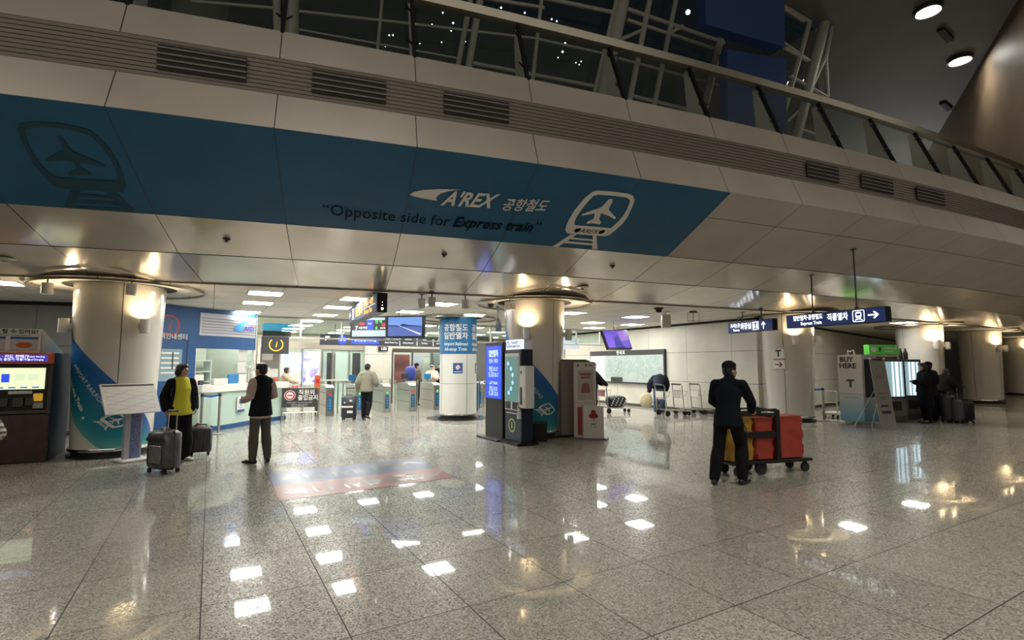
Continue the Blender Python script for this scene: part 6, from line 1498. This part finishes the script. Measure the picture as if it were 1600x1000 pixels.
def person(label, loc, rz, H=1.68, J=None, look=0.0, tilt=0.0, hair='short', garments=(), voxel=.012, shoes='black', female=False, hands=.9, group=None, skinm=None):
    t = thing('person', label, 'person', loc, rz, group); k = H/1.70; skm = skinm or skin
    D = dict(pel=(0, 0, .95), waist=(0, .0, 1.10), chest=(0, .01, 1.27), top=(0, 0, 1.41), head=(0, .025, 1.585),
             shL=(-.175, 0, 1.385), elL=(-.235, -.02, 1.12), wrL=(-.245, .05, .89), shR=(.175, 0, 1.385), elR=(.235, -.02, 1.12), wrR=(.245, .05, .89),
             hipL=(-.088, 0, .92), knL=(-.10, .02, .50), anL=(-.105, -.015, .09), toL=(-.12, .15, .03), hipR=(.088, 0, .92), knR=(.10, .02, .50), anR=(.105, -.015, .09), toR=(.12, .15, .03))
    D.update(J or {}); P = {a: Vector(b)*k for a, b in D.items()}
    f = .92 if female else 1.0
    sh = (P['shR']-P['shL']).normalized(); hp = (P['hipR']-P['hipL']).normalized()
    def torso(mb, e=0.0, low=0.0, shift=(0, 0, 0), flare=0.0, wk=1.0, c0=1.0):
        up = (P['top']-P['pel']); dn = (P['pel']-P['waist']).normalized(); S = Vector(shift)
        pts = [P['pel']+dn*(low), P['pel'], P['waist'], P['chest'], P['top']-(P['top']-P['chest']).normalized()*.02]
        r = [((.160+flare)*k+e, (.105+flare)*k+e), (.160*k+e, .108*k+e), (.138*f*k+e, .098*k+e), (.160*f*k+e, .112*k+e), (.120*f*k+e, .085*k+e)]
        chain(mb, [p+S for p in pts], r, sh, 18, c0=c0)
        q1_ = P['top']+(P['shL']-P['top'])*wk; q2_ = P['top']+(P['shR']-P['top'])*wk
        chain(mb, [q1_+S, P['top']+S-(P['top']-P['chest']).normalized()*.015, q2_+S], [(.052*k+e*.6, .06*k+e), (.062*k+e, .075*k+e), (.052*k+e*.6, .06*k+e)], (P['top']-P['chest']), 14)
    def arm(mb, s, e=0.0, to=1.0, w=1.0):
        a, b_, c = P['sh'+s], P['el'+s], P['wr'+s]; c2 = b_+(c-b_)*to
        chain(mb, [a, a+(b_-a)*.5, b_, b_+(c2-b_)*.4, c2], [(.056*k+e, .056*k+e), (.047*k*w+e, .047*k*w+e), (.040*k*w+e, .040*k*w+e), (.038*k*w+e, .038*k*w+e), (.027*k*w+e, .027*k*w+e)], (1, .2, .1), 12)
    def leg(mb, s, e=0.0, to=1.0, w=1.0, lowf=1.0):
        a, b_, c = P['hip'+s], P['kn'+s], P['an'+s]; c2 = b_+(c-b_)*to
        chain(mb, [a, a+(b_-a)*.45, b_, b_+(c2-b_)*.35, c2], [(.088*k+e, .088*k+e), (.076*k+e, .078*k+e), (.056*k*w+e, .056*k*w+e), (.052*k*w*lowf+e, .054*k*w*lowf+e), (.036*k*w*lowf+e, .036*k*w*lowf+e)], (1, 0, 0), 14)
    b = MB(); torso(b)
    for s in 'LR':
        arm(b, s); leg(b, s); a, c = P['an'+s], P['to'+s]
        chain(b, [a+Vector((0, -.03, -.03))*k, a+(c-a)*.5+Vector((0, 0, -.005)), c], [(.035*k, .03*k), (.038*k, .026*k), (.036*k, .018*k)], (1, 0, 0), 10)
        # hand: palm, four curled fingers, thumb from the side of the palm
        w_, e_ = P['wr'+s], P['el'+s]; hd = D.get('hd'+s); hd = Vector(hd).normalized() if hd else (w_-e_).normalized()
        sx = -1 if s == 'L' else 1
        pn = Vector(D.get('pn'+s, (-sx, 0, 0)))      # palm normal
        pn = (pn-hd*pn.dot(hd)).normalized(); lat = hd.cross(pn).normalized()
        chain(b, [w_, w_+hd*.045*k, w_+hd*.085*k], [(.026*k, .018*k), (.036*k, .017*k), (.038*k, .014*k)], lat, 10)
        for q, (o_, L_) in enumerate(((-.029, .066), (-.010, .076), (.010, .071), (.028, .056))):
            r0 = w_+hd*.085*k+lat*o_*k; c1 = hands*.55; c2 = hands*1.25
            d1 = (hd*math.cos(c1)+pn*math.sin(c1)); d2 = (hd*math.cos(c2)+pn*math.sin(c2)); d3 = (hd*math.cos(c2+.7*hands)+pn*math.sin(c2+.7*hands))
            p1 = r0+d1*L_*.42*k; p2 = p1+d2*L_*.32*k; p3 = p2+d3*L_*.26*k
            chain(b, [r0, p1, p2, p3], [(.0095*k,)*2, (.009*k,)*2, (.0085*k,)*2, (.007*k,)*2], lat, 8)
        r0 = w_+hd*.022*k-lat*.028*k; d1 = (hd*.75-lat*.55+pn*.35).normalized(); p1 = r0+d1*.035*k; d2 = (hd*.8+pn*.5-lat*.1).normalized(); chain(b, [r0, p1, p1+d2*.03*k], [(.013*k,)*2, (.011*k,)*2, (.009*k,)*2], lat, 8)
    HR = Matrix.Rotation(look, 3, 'Z') @ Matrix.Rotation(tilt, 3, 'X'); hc = P['head']
    chain(b, [P['top'], P['top']+(hc-P['top'])*.55], [(.055*k, .058*k), (.050*k, .054*k)], sh, 12)
    h_ = lambda x, y, z: hc+HR @ Vector((x, y, z))*k
    for c, r in (((0, -.012, .025), (.076, .094, .088)), ((0, .022, -.035), (.060, .068, .075)), ((0, .035, -.082), (.040, .042, .034)), ((0, .096, -.022), (.011, .020, .015)), ((0, .088, .0), (.009, .014, .028)),
                 ((-.077, -.005, -.01), (.012, .024, .032)), ((.077, -.005, -.01), (.012, .024, .032)), ((-.034, .062, -.025), (.022, .024, .022)), ((.034, .062, -.025), (.022, .024, .022)), ((0, .078, .03), (.045, .014, .012))):
        ell(b, h_(*c), tuple(q*k for q in r), HR, 12, 8)
    body = fuse(b, 'body', [skm, eye, lip, hairm], t, min(voxel, .0085), 2)
    me = body.data
    tg = [(h_(-.031, .083, .004), .011*k, 1), (h_(.031, .083, .004), .011*k, 1), (h_(0, .085, -.062), .014*k, 2), (h_(-.015, .080, -.062), .010*k, 2), (h_(.015, .080, -.062), .010*k, 2), (h_(-.032, .084, .028), .009*k, 3), (h_(-.042, .078, .027), .009*k, 3), (h_(.032, .084, .028), .009*k, 3), (h_(.042, .078, .027), .009*k, 3)]
    for pl in me.polygons:
        c = pl.center
        if c.z < hc.z-.12*k or (c-hc).length > .2*k: continue
        for q, r, mi in tg:
            if (c-q).length < r: pl.material_index = mi
    # hair
    b = MB(); hh = lambda c, r: ell(b, h_(*c), tuple(q*k for q in r), HR, 14, 10)
    if hair != 'none':
        hh((0, -.022, .045), (.085, .098, .085)); hh((0, -.055, .0), (.079, .058, .085)); hh((0, .035, .092), (.066, .055, .032)); hh((-.062, .0, .045), (.026, .055, .05)); hh((.062, .0, .045), (.026, .055, .05))
    if hair == 'bob': hh((-.075, -.025, -.02), (.026, .062, .075)); hh((.075, -.025, -.02), (.026, .062, .075)); hh((0, -.07, -.03), (.085, .05, .075)); hh((.03, .06, .085), (.05, .045, .035)); hh((-.04, .05, .088), (.045, .045, .03))
    if hair == 'messy':
        for q in range(10): a = q*.63; hh((.05*math.cos(a), -.02+.06*math.sin(a), .088+.006*(q % 2)), (.034, .036, .026))
    if hair == 'long': hh((-.07, -.02, -.05), (.028, .05, .11)); hh((.07, -.02, -.05), (.028, .05, .11)); hh((0, -.06, -.10), (.075, .04, .12))
    if hair != 'none': fuse(b, 'hair', hairm, t, max(.008, voxel*.8), 2)
    if hair == 'beanie': pass
    # clothing
    for g in garments:
        kind, m = g[0], g[1]; o = g[2] if len(g) > 2 else {}; b = MB(); nm = o.get('name', kind); e = o.get('e', .02)
        if kind == 'trousers':
            chain(b, [P['pel']+Vector((0, 0, .03)), P['pel'], (P['hipL']+P['hipR'])/2-Vector((0, 0, .03))*k], [(.158*k+e, .105*k+e), (.165*k+e, .112*k+e), (.145*k+e, .10*k+e)], hp, 18)
            for s in 'LR': leg(b, s, e, o.get('to', .97), o.get('w', 1.1), o.get('lowf', 1.15))
        elif kind in ('jacket', 'sweater', 'shirt', 'vest', 'coat'):
            torso(b, e, o.get('low', .06), o.get('shift', (0, 0, 0)), o.get('flare', .01), o.get('wk', 1.0), .22)
            if kind != 'vest':
                for s in 'LR': arm(b, s, e+o.get('se', -.004), o.get('to', .96), o.get('w', 1.15))
            if o.get('collar'): chain(b, [P['top'], P['top']+(hc-P['top'])*.38], [(.07*k+.01, .075*k+.01), (.064*k+.01, .07*k+.01)], sh, 14)
            if o.get('lapels'):
                for s in (-1, 1): chain(b, [P['top']+Vector((s*.085, .055, -.02))*k, P['chest']+Vector((s*.145, .085, 0))*k, P['waist']+Vector((s*.165, .075, -.02))*k, P['pel']+Vector((s*.185, .06, -.07))*k], [(.030*k, .018*k), (.035*k, .02*k), (.035*k, .02*k), (.035*k, .02*k)], (1, 0, 0), 10)
            if kind == 'coat':
                chain(b, [P['pel'], P['pel']+Vector((0, 0, -.22))*k, P['pel']+Vector((0, 0, -o.get('len', .42)))*k], [(.165*k+e, .12*k+e), (.18*k+e, .14*k+e), (.19*k+e, .15*k+e)], hp, 18)
            if o.get('hood'): ell(b, h_(0, -.03, .01), (.115*k, .118*k, .135*k), HR); 
        elif kind == 'beanie':
            ell(b, h_(0, -.02, .07), (.092*k, .104*k, .082*k), HR); ell(b, h_(0, -.02, .155), (.02*k,)*3, HR) if o.get('bob') else None
        elif kind == 'hood':
            ell(b, h_(0, -.045, .02), (.105*k, .09*k, .125*k), HR); ell(b, h_(0, .0, .10), (.085*k, .08*k, .04*k), HR); ell(b, h_(-.085, .0, -.02), (.03*k, .06*k, .1*k), HR); ell(b, h_(.085, .0, -.02), (.03*k, .06*k, .1*k), HR)
        ob = fuse(b, nm, m, t, o.get('vox', voxel), o.get('it', 3))
    # shoes
    ms = M[shoes] if isinstance(shoes, str) else shoes
    for s in 'LR':
        a, c = P['an'+s], P['to'+s]; b = MB(); fd = (c-a); fd.z = 0; fd.normalize(); zz = Vector((0, 0, a.z-.09*k))
        g = Vector((a.x, a.y, 0))+zz
        pitch = (c.z-.03*k-zz.z)
        chain(b, [g-fd*.055*k+Vector((0, 0, .045))*k, g+fd*.03*k+Vector((0, 0, .045))*k, g+fd*.12*k+Vector((0, 0, .035*k+pitch*.6)), g+fd*.19*k+Vector((0, 0, .028*k+pitch))], [(.038*k, .042*k), (.041*k, .044*k), (.044*k, .034*k), (.036*k, .025*k)], (-fd.y, fd.x, 0) if False else fd.cross(Vector((0, 0, 1))), 12)
        chain(b, [g+Vector((0, 0, .05))*k, g+Vector((0, 0, .10))*k], [(.04*k, .044*k), (.038*k, .042*k)], (1, 0, 0), 10)
        fuse(b, 'shoe', ms, t, .008, 2)
    return t
cl_black = mat('cloth_black', (.012, .012, .014), .8, spec=.08, bump=.3, vscale=40); cl_navy = mat('cloth_navy', (.018, .022, .038), .8, spec=.15, bump=.3, vscale=40); cl_yel = mat('knit_yellow', (.60, .58, .03), .8, bump=.4, vscale=60)
cl_beige = mat('shirt_beige', (.46, .36, .30), .75, bump=.2, vscale=30); cl_brown = mat('trousers_brown', (.085, .075, .058), .8, bump=.3, vscale=30); cl_olive = mat('jacket_olive', (.24, .23, .17), .75, bump=.3, vscale=25); jeans = mat('jeans', (.06, .09, .16), .8, var=.2, vscale=12)
# woman in yellow
person('woman in a yellow jumper and open black jacket, standing behind the large grey suitcase', gr(277, 721), R_(-128), 1.66, dict(shL=(-.155, 0, 1.38), shR=(.155, 0, 1.38), 
    elL=(-.24, -.08, 1.13), wrL=(-.235, .02, .92), elR=(.24, -.07, 1.13), wrR=(.235, .03, .92), knL=(-.09, .03, .49), toL=(-.17, .14, .03), toR=(.13, .16, .03), top=(0, -.01, 1.41), head=(0, .015, 1.585)),
    look=R_(38), hair='bob', female=True, shoes='offwhite', voxel=.011, garments=[
    ('trousers', cl_black, dict(e=.024, w=1.45, lowf=1.5, to=.95)), ('vest', cl_yel, dict(name='sweater', e=.028, low=.12, flare=.02, wk=.35, collar=False)),
    ('jacket', cl_black, dict(e=.028, low=.15, shift=(0, -.052, 0), lapels=True, collar=False, w=1.25, to=.97, flare=.01))])
# man in vest
person('man in a black vest over a pale shirt, seen from behind', gr(404, 724), R_(64), 1.68, dict(
    elL=(-.25, -.04, 1.13), wrL=(-.20, .19, 1.06), hdL=(.2, .8, .35), pnL=(.8, 0, .2), elR=(.25, -.02, 1.13), wrR=(.16, .21, 1.08), hdR=(-.3, .8, .3), head=(0, .035, 1.58), toL=(-.12, .17, .03), anR=(.13, -.05, .09), toR=(.22, .10, .03), knR=(.12, .0, .50), anL=(-.10, .03, .09)),
    look=R_(8), hair='messy', voxel=.011, shoes='black', garments=[
    ('trousers', cl_brown, dict(e=.012, w=1.15, lowf=1.2)), ('shirt', cl_beige, dict(e=.018, low=.17, w=1.3, to=.97, flare=.01)), ('vest', cl_black, dict(e=.032, low=.13, flare=.02, wk=.72))])
man = [o for o in bpy.data.objects if o.name.startswith('person')][-1]
hc = Vector((0, .035, 1.58))*(1.68/1.7); HR = Matrix.Rotation(R_(8), 3, 'Z'); b = MB()
for s in (-1, 1):
    b.tube([tuple(hc+HR @ Vector((s*.033+.024*math.cos(a*PI/6), .103, .004+.019*math.sin(a*PI/6)))) for a in range(12)], .0025, 4, True)
    b.tube([tuple(hc+HR @ Vector(q)) for q in ((s*.057, .103, .008), (s*.082, .09, .008), (s*.086, -.01, .006))], .0025, 4)
b.tube([tuple(hc+HR @ Vector(q)) for q in ((-.009, .104, .006), (.009, .104, .006))], .0025, 4); b.build('glasses', M['black'], man)
# the cleaner
person('cleaner in dark uniform and cap, seen from behind, pushing the yellow and red cart', gr(1141, 757), R_(-38), 1.70, dict(
    pel=(0, 0, .94), waist=(0, .03, 1.09), chest=(0, .07, 1.26), top=(0, .10, 1.40), head=(.01, .16, 1.565), shL=(-.18, .09, 1.375), shR=(.18, .10, 1.375),
    elL=(-.25, .16, 1.12), wrL=(-.12, .36, .99), elR=(.27, .20, 1.12), wrR=(.20, .46, .985), hdL=(.2, .9, -.2), hdR=(0, 1, -.1), pnL=(0, 0, -1), pnR=(0, 0, -1),
    knL=(-.13, -.02, .50), anL=(-.17, -.14, .09), toL=(-.20, .03, .03), knR=(.12, .16, .52), anR=(.14, .10, .09), toR=(.17, .27, .03)),
    look=R_(-38), hair='short', voxel=.011, hands=1.2, garments=[
    ('trousers', cl_black, dict(e=.016, w=1.2, lowf=1.25)), ('jacket', mat('uniform_navy', (.010, .012, .018), .85, spec=.06), dict(e=.022, low=.15, w=1.2, collar=True, flare=.015)), ('beanie', mat('cap_dark', (.012, .012, .014), .8, spec=.08), dict(name='cap'))])
# man at the gate
person('man in an olive jacket and black trousers walking away towards the gates', gr(572, 656), R_(-3), 1.68, dict(
    elL=(-.27, -.04, 1.13), wrL=(-.32, .10, .95), elR=(.27, .03, 1.14), wrR=(.22, .24, 1.05), knL=(-.09, .05, .50), anL=(-.09, .02, .09), toL=(-.11, .18, .03), knR=(.10, .0, .52), anR=(.11, -.24, .17), toR=(.12, -.12, .04)),
    hair='short', voxel=.014, shoes='charcoal', garments=[('trousers', cl_black, dict(e=.016, w=1.15)), ('jacket', cl_olive, dict(e=.036, low=.08, w=1.5, collar=True, flare=.0))])
# bending man
person('man in a dark blue jacket and jeans bending over among the luggage trolleys', Vector((4.95, 17.5, 0)), R_(-20), 1.70, dict(
    pel=(0, -.02, .95), waist=(0, .11, 1.06), chest=(0, .27, 1.16), top=(.02, .40, 1.22), head=(.02, .56, 1.22), shL=(-.18, .37, 1.20), shR=(.19, .37, 1.20), elL=(-.32, .32, .98), wrL=(-.34, .30, .76), elR=(.24, .48, .96), wrR=(.20, .62, .80)),
    tilt=R_(-60), hair='short', voxel=.014, shoes='offwhite', garments=[('trousers', jeans, dict(e=.02, w=1.25, lowf=1.2)), ('jacket', cl_navy, dict(e=.045, low=.09, w=1.5, collar=True, flare=.01))])
# trolley pusher behind the board
person('person in dark clothes mostly hidden behind the clover board, arms on a trolley', Vector((2.75, 17.6, 0)), R_(-70), 1.68, dict(elL=(-.20, .22, 1.14), wrL=(-.16, .42, 1.00), elR=(.20, .22, 1.14), wrR=(.16, .42, 1.00)),
    hair='short', voxel=.016, garments=[('trousers', cl_black, dict(e=.02)), ('jacket', cl_black, dict(e=.035, w=1.4))])
# two people at the vending machines
person('person in a long black coat facing the vending machines', gr(1449, 661), R_(75), 1.70, dict(elL=(-.24, .10, 1.12), wrL=(-.16, .30, 1.16)), look=R_(10), hair='bob', voxel=.014, garments=[('trousers', cl_black, dict(e=.02)), ('coat', cl_black, dict(e=.045, w=1.5, len=.40, collar=True))])
person('person in black and a dark cap between the long-coated one and the suitcases', gr(1465, 660)+Vector((.0, .2, 0)), R_(12), 1.72, dict(elR=(.27, .05, 1.14), wrR=(.26, .22, 1.0)), look=R_(25), hair='short', voxel=.014, garments=[('trousers', cl_black, dict(e=.02, w=1.3)), ('coat', mat('coat_charcoal', (.016, .015, .015), .85, spec=.06), dict(e=.045, w=1.5, len=.20, collar=True)), ('beanie', cl_black, dict(name='cap'))])
p = gr(1482, 661); person('stooping person in a dark jacket behind the suitcases, right of the two', p+Vector((.42, .75, 0)), R_(-75), 1.62, dict(waist=(0, .06, 1.08), chest=(0, .16, 1.22), top=(0, .24, 1.34), head=(0, .34, 1.46), shL=(-.17, .22, 1.31), shR=(.17, .22, 1.31), elL=(-.22, .36, 1.10), wrL=(-.18, .50, .92), elR=(.22, .36, 1.10), wrR=(.18, .50, .92)),
    tilt=R_(-35), hair='short', voxel=.015, garments=[('trousers', cl_black, dict(e=.02)), ('jacket', mat('jacket_umber', (.03, .027, .022), .8, spec=.1), dict(e=.05, w=1.6, collar=True)), ('beanie', mat('cap_blue', (.03, .05, .16), .6), dict(name='cap'))])
# people beyond the gates
def bg(px, v_, z=0): u_ = uvat(px, v_); return uv(u_, v_, z)
person('person with long dark hair in a beige jacket leaning on a trolley behind the barrier', bg(441, 19.9), R_(-75), 1.60, dict(waist=(0, .03, 1.09), chest=(0, .09, 1.25), top=(0, .13, 1.38), head=(0, .17, 1.545), shL=(-.17, .12, 1.36), shR=(.17, .12, 1.36), elL=(-.20, .32, 1.16), wrL=(-.12, .52, 1.10), elR=(.20, .32, 1.16), wrR=(.12, .52, 1.10)),
    look=R_(10), hair='long', female=True, voxel=.016, garments=[('trousers', cl_brown, dict(e=.02)), ('jacket', mat('jacket_beige', (.38, .31, .22), .8), dict(e=.035, w=1.4, collar=True))])
person('person in a brown jacket and black beanie beyond the ticket gates', bg(651, 20.6), R_(-50), 1.70, dict(elL=(-.24, .05, 1.13), wrL=(-.18, .22, 1.05)), look=R_(-20), hair='short', voxel=.016, garments=[('trousers', cl_black, dict(e=.02)), ('jacket', mat('jacket_brown', (.10, .075, .05), .8), dict(e=.05, w=1.6, collar=True)), ('beanie', cl_black, {})])
person('person in a hooded cream jacket facing the camera beyond the ticket gates', bg(675, 20.9), R_(-165), 1.62, dict(elL=(-.22, .12, 1.13), wrL=(-.08, .24, 1.18), elR=(.22, .12, 1.13), wrR=(.08, .24, 1.16)), look=R_(-5), hair='long', female=True, voxel=.016, garments=[('trousers', cl_black, dict(e=.02)), ('jacket', mat('jacket_cream', (.55, .47, .36), .8), dict(e=.05, w=1.6, collar=True)), ('hood', mat('hood_fur', (.60, .54, .45), .9, bump=.6, vscale=60), {})])
person('person in black beside the cream-hooded one, partly behind the white column', bg(688, 21.1), R_(170), 1.72, {}, hair='short', voxel=.018, garments=[('trousers', cl_black, dict(e=.02)), ('jacket', cl_black, dict(e=.05, w=1.6, collar=True))])
# red bags on the trolley behind the barrier, pale and blue things by the third gate
for k, (px_b, lab) in enumerate(((446, 'red soft bag, left one, on the trolley behind the barrier'), (464, 'red soft bag, right one, on the trolley behind the barrier'))):
    p = bg(px_b, 18.9); t = thing('red_bag', lab, 'bag', (p.x, p.y, .62), R_(30), 'red bags behind the barrier'); rounded('bag_body', (0, 0, .17), (.18, .14, .17), mat('bag_crimson', (.36, .03, .04), .5) if k == 0 else bpy.data.materials['bag_crimson'], t)
    b = MB(); b.tube([(-.07, -.13, .25), (-.05, -.15, .38), (.05, -.15, .38), (.07, -.13, .25)], .012, 6); b.build('bag_handle', M['white'], t)
p = bg(455, 18.9); t = thing('luggage_trolley', 'trolley carrying the two red bags behind the barrier', 'luggage trolley', p, R_(30)); b = MB(); b.box((0, 0, .60), (.9, .4, .03)); b.build('tray', M['steel'], t)
for x in (-.4, .4): b = MB(); b.tube([(x, -.15, .60), (x, -.15, .06), (x, .15, .06), (x, .15, .60)], .016, 6); b.build('leg_frame', M['steel'], t); b = MB(); wheel(b, (x, -.15, .05), .05); wheel(b, (x, .15, .05), .05); b.build('wheels', M['rubber'], t)
p = bg(631, 20.2); o = rounded('travel_bag', (0, 0, 0), (.22, .18, .30), mat('bag_cobalt', (.02, .035, .22), .5)); tag(o, 'deep blue bag carried high beyond the third gate', 'bag', None, p+Vector((.25, .1, 1.30)), 0)
for z_ in (1.0,): o = MB().box((0, 0, .5), (.4, .3, 1.0)).build('counter_block', M['offwhite'], None); tag(o, 'pale low block under the blue bag beyond the gates', 'block', None, p+Vector((.25, .1, 0)), R_(30))
# person cut off by the left edge
person('person in a grey striped padded jacket and jeans, cut off by the left edge of the photo', gr(-32, 800)+Vector((-.12, 0, 0)), R_(-150), 1.62, dict(elR=(.30, -.02, 1.10), wrR=(.30, .12, .86), elL=(-.30, -.02, 1.10), wrL=(-.30, .12, .86)), hair='bob', voxel=.014, garments=[('trousers', jeans, dict(e=.03, w=1.4, lowf=1.4)), ('jacket', None, dict(e=.05, w=1.6, collar=True))]) if False else None
def stripes():
    m, N, L, b_ = newmat('striped_padding'); tc = N.new('ShaderNodeTexCoord'); wv = N.new('ShaderNodeTexWave'); wv.bands_direction = 'Z'; wv.inputs['Scale'].default_value = 5.5; wv.inputs['Distortion'].default_value = .6
    L.new(tc.outputs['Object'], wv.inputs[0]); rp = N.new('ShaderNodeValToRGB'); rp.color_ramp.elements[0].color = (.07, .07, .07, 1); rp.color_ramp.elements[0].position = .3; rp.color_ramp.elements[1].color = (.5, .48, .44, 1); rp.color_ramp.elements[1].position = .6
    L.new(wv.outputs[0], rp.inputs[0]); L.new(rp.outputs[0], b_.inputs['Base Color']); b_.inputs['Roughness'].default_value = .6; return m
person('person in a grey striped padded jacket and jeans, cut off by the left edge', gr(-26, 800)+Vector((-.36, 0, 0)), R_(-95), 1.50, dict(elR=(.30, .05, 1.08), wrR=(.26, .24, .95), elL=(-.30, .05, 1.08), wrL=(-.26, .24, .95)), hair='bob', female=True, voxel=.013, garments=[('trousers', jeans, dict(e=.045, w=1.6, lowf=1.6)), ('jacket', stripes(), dict(e=.055, w=1.7, collar=True, low=-.02))])
